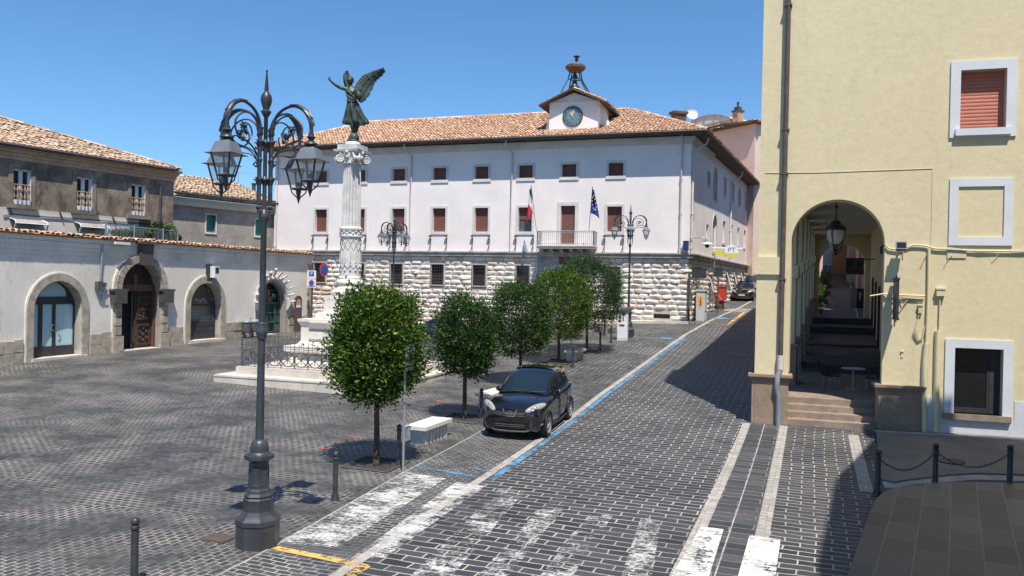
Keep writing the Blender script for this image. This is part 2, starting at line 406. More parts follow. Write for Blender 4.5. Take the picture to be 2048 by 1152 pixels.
def rust_mat():
    m, nt, b = nmat('rusticated_stone'); p = pos(nt)
    u = nd(nt, 'SeparateXYZ', {0: nd(nt, 'UVMap').outputs[0]}).outputs
    c = mixc(nt, u[0], (.76, .70, .63), (.63, .575, .505)); c = mixc(nt, ramp(nt, u[1], .78, .95), c, (.58, .44, .33))
    c = mixc(nt, ramp(nt, noi(nt, p, 3.5, 8, .75), .58, .78), c, (.36, .335, .31))
    nt.links.new(c, b.inputs['Base Color']); b.inputs['Roughness'].default_value = .9
    bumpn(nt, b, noi(nt, p, 11, 7, .7), .6, .05); return m
M['rust'] = rust_mat()
M['joint'] = mat('dark_joint', (.50, .46, .41), (.38, .35, .31), sc=3)
M['roof1'] = tile_mat('terracotta_tiles', (.43, .225, .135), (.57, .37, .24), (.66, .50, .36))
M['roof2'] = tile_mat('old_tan_tiles', (.42, .29, .19), (.54, .42, .30), (.30, .22, .17))
M['soffit'] = mat('brown_eaves', (.10, .075, .06), (.07, .055, .045), sc=3)
M['gut'] = mat('dark_gutter', (.06, .055, .055), (.09, .08, .075), rough=.5, sc=3)
M['brown'] = blind_mat('brown_shutter', (.17, .062, .045), .055)
M['salmon'] = blind_mat('salmon_shutter', (.50, .17, .115), .105, .5)
M['green'] = blind_mat('green_shutter', (.02, .23, .17), .06, .7)
M['pipe'] = mat('pale_downpipe', (.62, .58, .56), (.54, .5, .48), rough=.5, sc=3)
M['bpipe'] = mat('brown_downpipe', (.085, .062, .055), (.12, .09, .08), rough=.45, sc=3)
M['iron'] = mat('dark_iron', (.022, .024, .027), (.04, .042, .045), rough=.42, sc=6, spec=.5, local=True, fine=.1)
M['lampm'] = mat('grey_lamp_paint', (.048, .054, .062), (.032, .036, .042), rough=.40, sc=4, spec=.5, local=True, bump=.1, bsc=30)
M['lamptop'] = mat('lamp_roof_paint', (.16, .18, .20), (.12, .135, .15), rough=.35, sc=4, local=True)
M['bronze'] = mat('green_bronze', (.035, .05, .04), (.075, .105, .085), rough=.5, metal=.3, sc=3, lo=.45, hi=.65, bump=.3, bsc=16, fine=.2)
M['ironf'] = mat('fence_iron', (.10, .105, .115), (.07, .072, .08), rough=.5, sc=6)
M['plastL'] = mat('grey_weathered_plaster', (.74, .70, .615), (.61, .58, .51), sc=.5, bump=.15, bsc=10, fine=.12, dark=((.40, .38, .34), .8, .54, .78, (1, 1, .6)))
M['plastL2'] = mat('beige_plaster', (.72, .67, .60), (.65, .605, .54), sc=.6, bump=.15, bsc=10, fine=.12, dark=((.38, .36, .33), .9, .62, .85, (1, 1, .6)))
M['tufa'] = mat('porous_stone', (.45, .395, .315), (.30, .26, .21), sc=3, bump=.8, bsc=18, fine=.4, dark=((.13, .115, .095), 7, .6, .72, (1, 1, 1)), dist=.03)
M['brownpl'] = mat('dark_stained_plaster', (.27, .22, .165), (.14, .11, .085), sc=1.1, bump=.5, bsc=18, fine=.4, dark=((.065, .055, .046), 1.6, .5, .68, (1, 1, .5)))
M['greypl'] = mat('rough_grey_render', (.33, .305, .275), (.25, .23, .205), sc=.9, bump=.5, bsc=20, fine=.35, dark=((.2, .165, .14), .5, .55, .7, (1, 1, 2)))
M['ochre'] = mat('ochre_cornice', (.50, .34, .22), (.36, .25, .165), sc=1.2, fine=.3)
M['cream'] = mat('cream_plaster', (.66, .60, .53), (.58, .52, .46), sc=.8, fine=.08)
M['yellow'] = mat('pale_yellow_plaster', (.655, .57, .365), (.605, .53, .335), sc=.35, lo=.3, hi=.7, bump=.3, bsc=5, fine=.08, dist=.03, dark=((.47, .40, .25), .7, .6, .9, (1.5, 1.5, .35)))
M['yelin'] = mat('lightened_arcade_plaster', (.72, .63, .42), (.66, .58, .38), sc=.5, fine=.06)  # arcade copy of the yellow plaster, lightened to brighten the dim interior
M['greypn'] = mat('pale_grey_paint', (.56, .575, .60), (.50, .515, .54), sc=.6, bump=.2, bsc=6, fine=.08, dark=((.40, .41, .42), 1.3, .62, .8, (1, 1, 1)))
M['frame'] = mat('grey_white_frame', (.63, .65, .68), (.58, .60, .63), sc=1.2, fine=.06)
M['brownst'] = mat('brown_stone', (.30, .225, .165), (.235, .175, .13), sc=2.5, bump=.3, bsc=40, fine=.35)
M['stepst'] = mat('worn_step_stone', (.29, .225, .175), (.21, .165, .13), sc=2.5, bump=.3, bsc=20, fine=.3)
M['ceil'] = mat('arcade_ceiling', (.74, .71, .65), (.68, .65, .6), sc=.6)
M['pink'] = mat('pink_plaster', (.66, .53, .46), (.59, .47, .41), sc=.4, fine=.08, dark=((.48, .39, .34), .5, .58, .8, (1, 1, 1)))
M['glass'] = glass_mat('dark_glass', (.012, .014, .017), .05)
M['bglass'] = glass_mat('pale_blue_film_glass', (.42, .60, .64), .12)
M['cglass'] = glass_mat('lantern_glass', (.70, .72, .70), .1, .78)
M['carglass'] = glass_mat('car_glass', (.012, .018, .024), .03)
M['darkfr'] = mat('anthracite_frame', (.03, .031, .035), (.045, .045, .05), rough=.5, sc=4)
M['dwood'] = mat('dark_carved_wood', (.045, .028, .022), (.075, .048, .036), rough=.6, sc=5, bump=.9, bsc=9, stretch=(1, 1, .3), dist=.05)
M['rwood'] = mat('reddish_wood', (.14, .07, .05), (.10, .05, .035), rough=.6, sc=5, stretch=(1, 1, .2))
M['black'] = mat('interior_dark', (.008, .008, .009), (.012, .012, .012), sc=2)
M['ggreen'] = mat('dark_green_metal', (.035, .075, .072), (.05, .095, .09), rough=.5, sc=4)
M['steel'] = mat('galvanised_steel', (.34, .37, .39), (.27, .295, .31), rough=.45, metal=.4, sc=5)
M['whitem'] = mat('white_metal', (.72, .73, .74), (.66, .67, .68), rough=.4, sc=4)
M['greym'] = mat('light_grey_cabinet', (.52, .54, .56), (.46, .48, .50), rough=.5, sc=4)
M['blackp'] = mat('black_plastic', (.018, .018, .02), (.025, .025, .027), rough=.5, sc=5, local=True)
M['carpaint'] = mat('black_car_paint', (.006, .0065, .009), (.008, .008, .011), rough=.12, spec=.5, coat=1, fine=0, local=True)
M['carblue'] = mat('navy_car_paint', (.008, .0095, .015), (.009, .011, .017), rough=.15, coat=.9, fine=0, local=True)
M['tyre'] = mat('tyre_rubber', (.018, .018, .018), (.025, .025, .025), rough=.85, sc=6, local=True)
M['alloy'] = mat('alloy_rim', (.55, .56, .58), (.48, .49, .5), rough=.3, metal=.8, sc=6, local=True, fine=0)
M['chrome'] = mat('chrome', (.75, .76, .78), (.7, .7, .72), rough=.12, metal=1, fine=0, local=True)
M['hlamp'] = glass_mat('headlamp_glass', (.30, .30, .27), .06)
M['bark'] = mat('dark_bark', (.055, .043, .034), (.085, .066, .052), rough=.9, sc=8, bump=.9, bsc=14, local=True, stretch=(1, 1, .25))
M['leaf1'] = leaf_mat('laurel_leaves', (.014, .040, .005), (.075, .15, .015), (.26, .34, .04))
M['leaf2'] = leaf_mat('deep_green_leaves', (.010, .034, .007), (.038, .095, .017), (.12, .20, .035))
M['leaf3'] = leaf_mat('fine_green_leaves', (.013, .040, .012), (.036, .082, .026), (.12, .18, .07))
M['soil'] = mat('dark_soil', (.03, .03, .03), (.05, .048, .045), sc=8, bump=.8, bsc=40)
M['rustred'] = mat('rusty_copper', (.13, .065, .045), (.085, .05, .04), rough=.6, sc=5)
M['plaque'] = mat('terracotta_plaque', (.30, .11, .06), (.22, .085, .05), rough=.8, sc=8, bump=.8, bsc=14)
M['clock'] = mat('slate_blue_dial', (.16, .24, .27), (.12, .19, .215), rough=.4, sc=2)
M['clockd'] = mat('dark_numerals', (.02, .025, .03))
M['gold'] = mat('pale_gilt_hands', (.62, .52, .42), rough=.4, metal=.2, fine=0)
M['red'] = mat('red_paint_metal', (.55, .06, .03), (.48, .05, .03), rough=.4, sc=4)
M['fred'] = mat('flag_red', (.55, .03, .05), rough=.8, sc=4); M['fwhite'] = mat('flag_white', (.8, .8, .8), rough=.8, sc=4)
M['fgreen'] = mat('flag_green', (.02, .16, .05), rough=.8, sc=4); M['fblue'] = mat('flag_blue', (.02, .035, .30), rough=.8, sc=4)
M['star'] = mat('flag_star_yellow', (.85, .68, .08), rough=.7, fine=0)
M['signblue'] = mat('sign_blue', (.02, .09, .42), rough=.4, fine=0); M['signwhite'] = mat('sign_white', (.78, .79, .8), rough=.4, fine=0)
M['signyel'] = mat('sign_yellow', (.62, .58, .10), (.56, .52, .10), rough=.4); M['signred'] = mat('sign_red', (.6, .03, .04), rough=.4, fine=0)
M['orange'] = mat('orange_sticker', (.75, .42, .05), (.7, .2, .05), sc=9, rough=.5)
M['cable'] = mat('pale_cable', (.55, .50, .36), (.45, .41, .3), rough=.6)
M['ltyel'] = mat('yellow_conduit', (.66, .59, .38), (.6, .54, .34), rough=.5)
M['terr1'] = mat('orange_render', (.50, .33, .20), (.42, .28, .17), sc=.6); M['terr2'] = mat('pale_render', (.58, .52, .43), (.5, .45, .37), sc=.6)
# ------------------------------------------------------------------ ground and street
def axis(lo, hi, step, far):
    a = [lo + i*step for i in range(int((hi-lo)/step)+1)]; return [-f for f in reversed(far)] + a + far
mb = MB(); xs = axis(-60, 70, 1.0, [90, 130, 220, 500]); xs = [-500, -220, -130, -90] + [x for x in xs if -60 <= x]
ys = [-200, -90, -40] + [-20+i for i in range(0, 181)] + [200, 300, 600]
nx = len(xs)
mb.add([(x, y, gh(x, y)) for y in ys for x in xs], [(j*nx+i, j*nx+i+1, (j+1)*nx+i+1, (j+1)*nx+i) for j in range(len(ys)-1) for i in range(nx-1)])
structure(mb, 'ground', M['square'], smooth=180)
def lerp_poly(T, s): return interp(T, s)
def sheet(mb, s0, s1, tl, tr, off, ds=.5, nt=6):
    tl_ = tl if callable(tl) else (lambda s: tl); tr_ = tr if callable(tr) else (lambda s: tr)
    n = max(2, int((s1-s0)/ds)+1); vs = []
    for i in range(n+1):
        s = s0 + (s1-s0)*i/n
        for j in range(nt+1):
            p = xy(s, tl_(s) + (tr_(s)-tl_(s))*j/nt); vs.append((p.x, p.y, gh(p.x, p.y)+off))
    k = nt+1
    mb.add(vs, [(i*k+j, i*k+j+1, (i+1)*k+j+1, (i+1)*k+j) for i in range(n) for j in range(nt)])
KT = [(-10, -6.1), (10, -6.46), (16.4, -6.79), (21.6, -7.02), (28.5, -7.19), (40, -7.05), (46, -6.8), (54, -6.1), (62.6, -5.1), (75, -4.2), (150, -4.2)]
kt = lambda s: interp(KT, s)
bl = lambda s: interp([(0, -7.6), (10.9, -8.1), (16, -8.6), (22, -8.93), (60, -9.6)], s)
mb = MB(); sheet(mb, 0, 26.0, bl, lambda s: kt(s)-.1, .004); structure(mb, 'parking_bay', M['bay'], smooth=180)
mb = MB(); sheet(mb, 26.0, 75, lambda s: max(-10.2, kt(s)-3.4), lambda s: kt(s)-.1, .004, nt=8); structure(mb, 'upper_parking_bay', M['upbay'], smooth=180)
mb = MB(); sheet(mb, -12, 150, lambda s: kt(s)+.1, -1.92, .004, nt=10); sheet(mb, -12, 25.7, -.72, 9, .004, nt=16); structure(mb, 'road', M['road'], smooth=180)
mb = MB(); sheet(mb, -12, 25.9, -1.92, -.72, .004, nt=4); structure(mb, 'gutter', M['gutter'], smooth=180)
mb = MB(); sheet(mb, -12, 80, lambda s: kt(s)-.10, lambda s: kt(s)+.10, .010, nt=2); structure(mb, 'kerb_strip', M['kerb'], smooth=180)
mb = MB(); sheet(mb, -12, 25.7, -1.93, -1.70, .010, nt=2); sheet(mb, -12, 25.7, -.86, -.62, .010, nt=2)
sheet(mb, 18.9, 25.2, 1.05, 1.33, .010, nt=2); structure(mb, 'pebble_strip', M['pebble'], smooth=180)
mb = MB(); sheet(mb, -12, 25.7, -1.305, -1.28, .008, nt=1)
sheet(mb, 0, 25, lambda s: bl(s)-.018, lambda s: bl(s)+.018, .008, nt=1); structure(mb, 'joint_line', M['kerb'], smooth=180)
# painted markings
mb = MB(); sheet(mb, 16.2, 45.5, lambda s: kt(s)+.14, lambda s: kt(s)+.30, .014, nt=1)
def pxribbon(mb, pts, w, off=.014):
    P = [G(*p) for p in pts]
    for p, q in zip(P, P[1:]):
        d = (q-p); d.z = 0; L = d.length; d /= L; nrm = V((-d.y, d.x, 0))*w/2; n = max(1, int(L/.5)); vs = []
        for i in range(n+1):
            c = p + d*(L*i/n)
            for k in (-1, 1): v = c + nrm*k; vs.append((v.x, v.y, gh(v.x, v.y)+off))
        mb.add(vs, [(2*i, 2*i+1, 2*i+3, 2*i+2) for i in range(n)])
pxribbon(mb, [(828, 933), (964, 957)], .14, .016); pxribbon(mb, [(948, 938), (985, 945)], .08, .016)
pxribbon(mb, [(1262, 674), (1366, 680)], .14, .016); pxribbon(mb, [(1322, 676), (1345, 678)], .5, .018); pxribbon(mb, [(1428, 638), (1452, 636)], .9, .018)
structure(mb, 'blue_parking_line', M['bluep'])
def pxquad(mb, a, b, c, d, off=.014, n=10):      # a,b near edge; c,d far edge
    A, B, C_, D = [G(*p) for p in (a, b, c, d)]; vs = []
    for i in range(n+1):
        for j in range(3):
            l = A.lerp(C_, i/n); r = B.lerp(D, i/n); p = l.lerp(r, j/2); vs.append((p.x, p.y, gh(p.x, p.y)+off))
    mb.add(vs, [(i*3+j, i*3+j+1, i*3+j+4, i*3+j+3) for i in range(n) for j in range(2)])
mb = MB()
for q in (((556, 1086), (675, 1098), (811, 945), (892, 958)), ((700, 1120), (770, 1117), (912, 965), (972, 972))): pxquad(mb, *q)
structure(mb, 'zebra_crossing_stripe', M['whitep'])
mb = MB()
for q in (((800, 1175), (890, 1170), (997, 980), (1050, 984)), ((935, 1175), (1000, 1175), (1098, 999), (1138, 1004)), ((1075, 1160), (1140, 1160), (1181, 1026), (1226, 1032)), ((1235, 1175), (1300, 1175), (1282, 1036), (1322, 1044))): pxquad(mb, *q)
structure(mb, 'faded_crossing_stripe', M['whitew'])
mb = MB()
for q in (((1330, 1175), (1412, 1175), (1402, 1054), (1447, 1060)), ((1470, 1175), (1548, 1175), (1499, 1072), (1561, 1080))): pxquad(mb, *q)
structure(mb, 'bright_crossing_stripe', M['whitef'])
mb = MB(); pxribbon(mb, [(548, 1097), (640, 1115), (732, 1135)], .17, .016); pxribbon(mb, [(732, 1133), (690, 1160)], .17, .017)
pxribbon(mb, [(1455, 650), (1493, 622)], .2); pxribbon(mb, [(1380, 646), (1455, 649)], .1)
structure(mb, 'yellow_line', M['yellp'])
mb = MB(); pxribbon(mb, [(1458, 622), (1470, 618)], .9); pxribbon(mb, [(1478, 624), (1492, 617)], 1.2); pxribbon(mb, [(1500, 624), (1512, 619)], 1.0)
structure(mb, 'white_road_mark', M['whitep'])
mb = MB()
for x0, x1, y in ((634, 668, 898), (694, 727, 874), (744, 775, 853), (786, 820, 834), (831, 860, 817), (866, 890, 802), (897, 920, 789), (962, 978, 780), (984, 1004, 764), (1060, 1078, 716), (1085, 1102, 705)):
    pxribbon(mb, [(x0, y-2), (x1, y+3)], .09)
structure(mb, 'red_chalk_mark', M['redp'])
# pavement on the right and travertine landing
def flat_area(px, off, name, mt, depth=0, smooth=None):
    P = [G(*p) for p in px]; mb = MB()
    tri = tessellate_polygon([[V((p.x, p.y, 0)) for p in P]])
    n = len(P); vs = [(p.x, p.y, gh(p.x, p.y)+off) for p in P]
    mb.add(vs, [tuple(t) for t in tri])
    if depth: mb.add(vs + [(v[0], v[1], v[2]-depth) for v in vs], [(i, (i+1) % n, n+(i+1) % n, n+i) for i in range(n)])
    return structure(mb, name, mt)
flat_area([(1752, 866), (1757, 915), (1764, 967), (1790, 972), (1810, 968), (1850, 963), (1900, 957), (1951, 954), (2048, 957), (2200, 975), (2250, 890)], .10, 'pavement', M['asph'], .3)
flat_area([(1764, 968), (1790, 973), (1810, 969), (1850, 964), (1900, 958), (1951, 955), (2048, 958), (2200, 976), (2200, 986), (2048, 968), (1951, 965), (1900, 969), (1850, 975), (1810, 982), (1770, 982)], .07, 'pavement_kerb', M['kerb'], .2)
pl = [(1640, 1300), (1700, 1152), (1722, 1085), (1742, 1030), (1752, 1010), (1766, 997), (1786, 988), (1810, 982), (1850, 977), (1900, 975), (1980, 976), (2060, 979), (2300, 1000), (2500, 1120), (2500, 1300)]
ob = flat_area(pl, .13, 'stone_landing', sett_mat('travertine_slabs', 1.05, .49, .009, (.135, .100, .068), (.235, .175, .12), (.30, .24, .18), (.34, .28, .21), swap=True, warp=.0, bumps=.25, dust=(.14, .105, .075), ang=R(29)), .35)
mb = MB(); P = [G(*p) for p in [(1753, 872), (1845, 876), (1900, 879), (2048, 890), (2200, 905)]]
for p, q in zip(P, P[1:]):
    mb.add([(p.x, p.y, p.z+.105), (q.x, q.y, q.z+.105), (q.x, q.y+.3, q.z+.105), (p.x, p.y+.3, p.z+.105), (p.x, p.y, p.z), (q.x, q.y, q.z)], [(0, 1, 2, 3), (0, 1, 5, 4)])
for v in mb.v: v.z += .012
structure(mb, 'wall_foot_line', M['kerb'])
def cover(px, py, r, name, mt, label, sq=False, off=.012):
    p = G(px, py); mb = MB()
    mb.xf = Matrix.Translation(p)
    if sq: mb.box((0, 0, off), (r*2, r*1.5, .02), -RD); mb.box((0, 0, off+.01), (r*1.8, r*1.3, .012), -RD)
    else:
        mb.lathe([(r, 0), (r, off+.01), (r*.9, off+.012), (r*.9, off+.004), (.01, off+.004)], n=24)
    o = mb.build(name, mt, loc=p); tag(o, label, 'manhole cover'); return o
cover(437, 1078, .24, 'manhole_cover', M['soffit'], 'brown square manhole cover left of the tall lamp base', True)
cover(1903, 932, .30, 'manhole_cover', M['darkfr'], 'dark round manhole cover on the shaded pavement behind the chain', off=.115)
# ------------------------------------------------------------------ white town hall
Lc = at(548, 470, 60.9); Cc = at(1379, 470, 51.0)
Wf = Fr((Lc.x, Lc.y), (Cc.x, Cc.y)); dS = V((.407, .914, 0)); Ws = Fr((Cc.x, Cc.y), (Cc.x+dS.x*31, Cc.y+dS.y*31))
ZS = Wf.uv(1379, 507)[1]; ZE = 14.05
hall = thing('town_hall', 'long white three storey town hall with rusticated stone base, brown shutters and tiled roof', 'building', (Cc.x, Cc.y, gh(Cc.x, Cc.y)))
def zavg(fr, items): return sum(fr.uv(x, y)[1] for x, y in items)/len(items)
uz1 = zavg(Wf, [(964, 333.2), (1052, 330.7), (879, 335.6)]); uz0 = zavg(Wf, [(964, 357.8), (1052, 355.9), (879, 359.7)])
lz1 = zavg(Wf, [(963, 416), (1050, 415), (878, 416)]); lz0 = zavg(Wf, [(963, 463.6), (1050, 462.8), (878, 462.8)])
gz1 = zavg(Wf, [(958, 530), (875, 528.7), (1045, 532)]); gz0 = zavg(Wf, [(958, 570.9), (875, 569.7)])
up = [(631, 655), (707.5, 731.5), (786.4, 810.6), (867.3, 892.5), (950.7, 977.3), (1038, 1065.9), (1123.8, 1153.1), (1216.5, 1247.4)]
lo = [(631.7, 653), (706, 729.7), (784.3, 809.6), (865.7, 891.1), (949.7, 976.2), (1036.6, 1064), (1121, 1150.6), (1213.5, 1244.4)]
gr = [(630, 649), (706, 728), (780, 806), (862, 887.7), (944.4, 972), (1032, 1059), (1213, 1240)]
def ctr(fr, x0, x1, y): a = (fr.uv(x0, y)[0]+fr.uv(x1, y)[0])/2; return a
UA = [ctr(Wf, a, b, 345) for a, b in up]; LA = [ctr(Wf, a, b, 440) for a, b in lo]; GA = [ctr(Wf, a, b, 550) for a, b in gr]
wu, wl, wg = .49, .49, .46
holes = [rect_pg(a-wu, a+wu, uz0, uz1) for a in UA]
DZ0 = ZS+.55
for i, a in enumerate(LA): holes.append(rect_pg(a-wl, a+wl, lz0 if i != 6 else DZ0, lz1+(0.08 if i == 6 else 0)))
mb = MB(); mb.panel(Wf, rect_pg(0, Wf.L, ZS, ZE), holes, 0, .22)
# side elevation
sx = [(1414.8, 1419.8, 344.7, 370.7, 0), (1427, 1433.8, 334.7, 401.6, 1), (1447.8, 1452, 355.7, 392.6, 0), (1463, 1467.7, 367.7, 401.6, 0), (1476.7, 1481, 378.7, 410.6, 0), (1489.3, 1493.3, 387, 417.6, 0), (1498.7, 1501, 397, 421, 0),
      (1384, 1387.2, 401.7, 429.6, 0), (1411.8, 1416.2, 449.6, 476.4, 0), (1424.8, 1433, 429.6, 503.5, 1), (1445, 1449.7, 442.8, 485.5, 0), (1460.5, 1464.5, 449.6, 489.5, 0), (1474, 1477.7, 455.6, 492.3, 0), (1487, 1490.5, 461, 495.5, 0)]
SW = []
for x0, x1, y0, y1, arc in sx:
    a0, a1, z0, z1 = Ws.rect(x0, y0, x1, y1)
    if arc: SW.append((a0, a1, z0, z1, 1)); continue
    SW.append((a0, a1, z0, z1, 0))
sh = [arch_pg(a0, a1, z0, z1-(a1-a0)/2, 10) if arc else rect_pg(a0, a1, z0, z1) for a0, a1, z0, z1, arc in SW]
mb.panel(Ws, rect_pg(0, 31, ZS, ZE), sh, 0, .22)
mb.fbox(Wf, -.0, .02, ZS-6, ZE, -14, -.01)
mb.fbox(Ws, 30.97, 30.99, ZS-6, ZE, -12, -.01)
mb.build('plaster_wall', M['white'], hall)
# windows
def win(fr, a0, a1, z0, z1, par, sh_m, trim=.16, sill=.1, tm=None, inset=.2, open_=0, arc=0, proud=.05):
    tm = tm or M['whitetrim']; mb = MB()
    if arc:
        r = (a1-a0)/2
        mb.ring(fr, arch_pg(a0, a1, z0, z1-r, 10), arch_pg(a0-trim, a1+trim, z0-.05, z1-r, 10), -.03, proud)
    else: mb.ring(fr, rect_pg(a0, a1, z0, z1), rect_pg(a0-trim, a1+trim, z0-trim*.7, z1+trim), -.03, proud)
    mb.fbox(fr, a0-trim*1.15, a1+trim*1.15, z0-sill-trim*.7, z0-trim*.7+.002, -.03, proud+.015)
    w = mb.build('window', tm, par)
    mb = MB(); mb.fbox(fr, a0-.02, a1+.02, z0+(z1-z0)*open_-.02, z1+.02, -inset-.04, -inset); mb.build('shutter', sh_m, w)
    if open_:
        mb = MB(); mb.fbox(fr, a0-.02, a1+.02, z0-.02, z0+(z1-z0)*open_-.01, -inset-.12, -inset-.06); mb.build('pane', M['glass'], w)
        mb = MB(); c = (a0+a1)/2
        for x in (a0+.03, c, a1-.03): mb.fbox(fr, x-.03, x+.03, z0, z0+(z1-z0)*open_, -inset-.06, -inset-.02)
        mb.build('sash', M['darkfr'], w)
        mb = MB(); mb.fbox(fr, a0+.06, c-.12, z0+.02, z0+(z1-z0)*open_, -inset-.06, -inset-.045); mb.build('curtain', M['ironf'], w)
    return w
for a in UA: win(Wf, a-wu, a+wu, uz0, uz1, hall, M['brown'])
for i, a in enumerate(LA):
    if i == 6:
        w = win(Wf, a-wl, a+wl, DZ0, lz1+.08, hall, M['brown'], trim=.24); w.name = 'balcony_door'
    else: win(Wf, a-wl, a+wl, lz0, lz1, hall, M['brown'], open_=.52 if i == 5 else 0)
for a0, a1, z0, z1, arc in SW: win(Ws, a0, a1, z0, z1, hall, M['brown'] if not arc else M['glass'], trim=.1, arc=arc, proud=.03)
# string course, cornice, eaves
mb = MB(); mb.fbox(Wf, -.1, Wf.L+.16, ZS-.30, ZS, -.1, .22); mb.fbox(Ws, -.05, 31.1, ZS-.301, ZS-.001, -.1, .22)
mb.fbox(Wf, -.1, Wf.L+.24, ZS-.07, ZS+.02, -.1, .30); mb.fbox(Ws, -.05, 31.1, ZS-.071, ZS+.019, -.1, .30)
mb.build('string_course', M['stringc'], hall)
zc = Wf.uv(1373, 279)[1]
mb = MB(); 
for k, (zz, d) in enumerate(((0, .06), (.1, .12), (.22, .2), (.34, .26))):
    mb.fbox(Wf, -.02, Wf.L+d, zc-.28+zz, zc-.28+zz+.118, -.05, d)
    mb.fbox(Ws, -.02, 7.2, zc-.28+zz+.001, zc-.28+zz+.117, -.05, d)
mb.build('cornice', M['whitetrim'], hall)
OV = 1.0
mb = MB()
mb.fbox(Wf, -1, Wf.L+OV*.8, ZE, ZE+.10, -2, OV); mb.fbox(Ws, -.6, 32, ZE+.002, ZE+.098, -2, OV)
mb.fbox(Wf, -.01, Wf.L+.03, zc+.2, ZE, -.05, .06); mb.fbox(Ws, -.01, 31, zc+.2, ZE-.01, -.05, .06)
mb.build('eaves', M['soffit'], hall)
mb = MB(); mb.tube([Wf.P(-1.05, ZE+.1, OV+.07), Wf.P(Wf.L+OV+.1, ZE+.1, OV+.07)], .085, 8); mb.tube([Ws.P(-OV*.9, ZE+.1, OV+.07), Ws.P(32, ZE+.1, OV+.07)], .085, 8)
mb.build('gutter', M['gut'], hall)
# tiled roofs -------------------------------------------------------
def tiled(mb, e0, e1, r0_, r1_, tw=.24, tl=.40, amp=.075, jit=.012, sd=3, nonorm=None):
    """barrel tiles on the quad eave e0-e1 (left to right), ridge r0-r1"""
    rg = random.Random(sd); e0, e1, r0_, r1_ = map(V, (e0, e1, r0_, r1_))
    u = (e1-e0); Le = u.length; u /= Le
    rm = (r0_+r1_)/2 - e0; sl = rm - u*rm.dot(u); H = sl.length; sl /= H; n = u.cross(sl).normalized()
    if n.z < 0: n = -n
    b0 = (r0_-e0).dot(u); b1 = (r1_-e0).dot(u)
    mb.add([e0-n*.02, e1-n*.02, r1_-n*.02, r0_-n*.02], [(0, 1, 2, 3)], (0.0, .2))
    for i in range(int(Le/tw)):
        a = (i+.5)*tw; h = H
        if a < b0: h = min(h, H*a/b0)
        if a > b1: h = min(h, H*(Le-a)/(Le-b1))
        k = max(1, int(h/tl+.5))
        for j in range(k):
            y0 = j*tl-.03; y1 = min((j+1)*tl+.04, h+.1)
            ja, jn, sk = rg.gauss(0, jit), rg.gauss(0, jit*.7), rg.gauss(0, jit)
            vs = []
            for yy, rr, lift in ((y0, tw*.47, .035), (y1, tw*.40, 0)):
                for q in range(5):
                    an = PI*q/4
                    vs.append(e0 + u*(a+ja+(sk if yy == y1 else 0)-math.cos(an)*rr) + sl*yy + n*(math.sin(an)*amp*(rr/(tw*.47)) + lift + jn))
            mb.add(vs, [(q, q+1, q+6, q+5) for q in range(4)], (rg.random(), rg.random()))
def ridge_tiles(mb, p, q, r=.13, tl=.42, sd=5):
    rg = random.Random(sd); p, q = V(p), V(q); d = q-p; L = d.length; d /= L; s = d.cross(V((0, 0, 1))).normalized(); n = s.cross(d)
    for j in range(int(L/tl)):
        vs = []
        for yy, rr in ((j*tl, r*1.1), ((j+1)*tl+.05, r*.92)):
            for k in range(5):
                an = PI*k/4; vs.append(p + d*yy + s*math.cos(an)*rr + n*(math.sin(an)*rr*.8+.02))
        mb.add(vs, [(k, k+1, k+6, k+5) for k in range(4)], (rg.random(), rg.random()))
ZR = ZE+.16; RDp = -7.2; ZRi = Wf.uv(1000, 231, RDp)[1]
aL, aR = Wf.uv(736, 246, RDp)[0], Wf.uv(1262, 217, RDp)[0]
E0, E1 = Wf.P(-1.05, ZR, OV), Wf.P(Wf.L+OV+.1, ZR, OV)
R0, R1 = Wf.P(aL, ZRi, RDp), Wf.P(aR, ZRi, RDp)
mb = MB(); tiled(mb, E0, E1, R0, R1, .25, .40)
tiled(mb, Wf.P(-1.05, ZR, -15.5), E0, Wf.P(aL, ZRi, RDp-.1), R0, .5, .8, sd=8)
EB = Ws.P(32, ZR, OV); tiled(mb, E1, EB, R1, Ws.P(32, ZRi, -6.3), .5, .8, sd=9)
ridge_tiles(mb, R0, R1); ridge_tiles(mb, E1, R1); ridge_tiles(mb, E0, R0)
mb.add([R0, R1, Wf.P(Wf.L-2, ZR, -15), Wf.P(-1, ZR, -15)], [(0, 1, 2, 3)], (.3, .3))
mb.build('roof', M['roof1'], hall, norm=False)
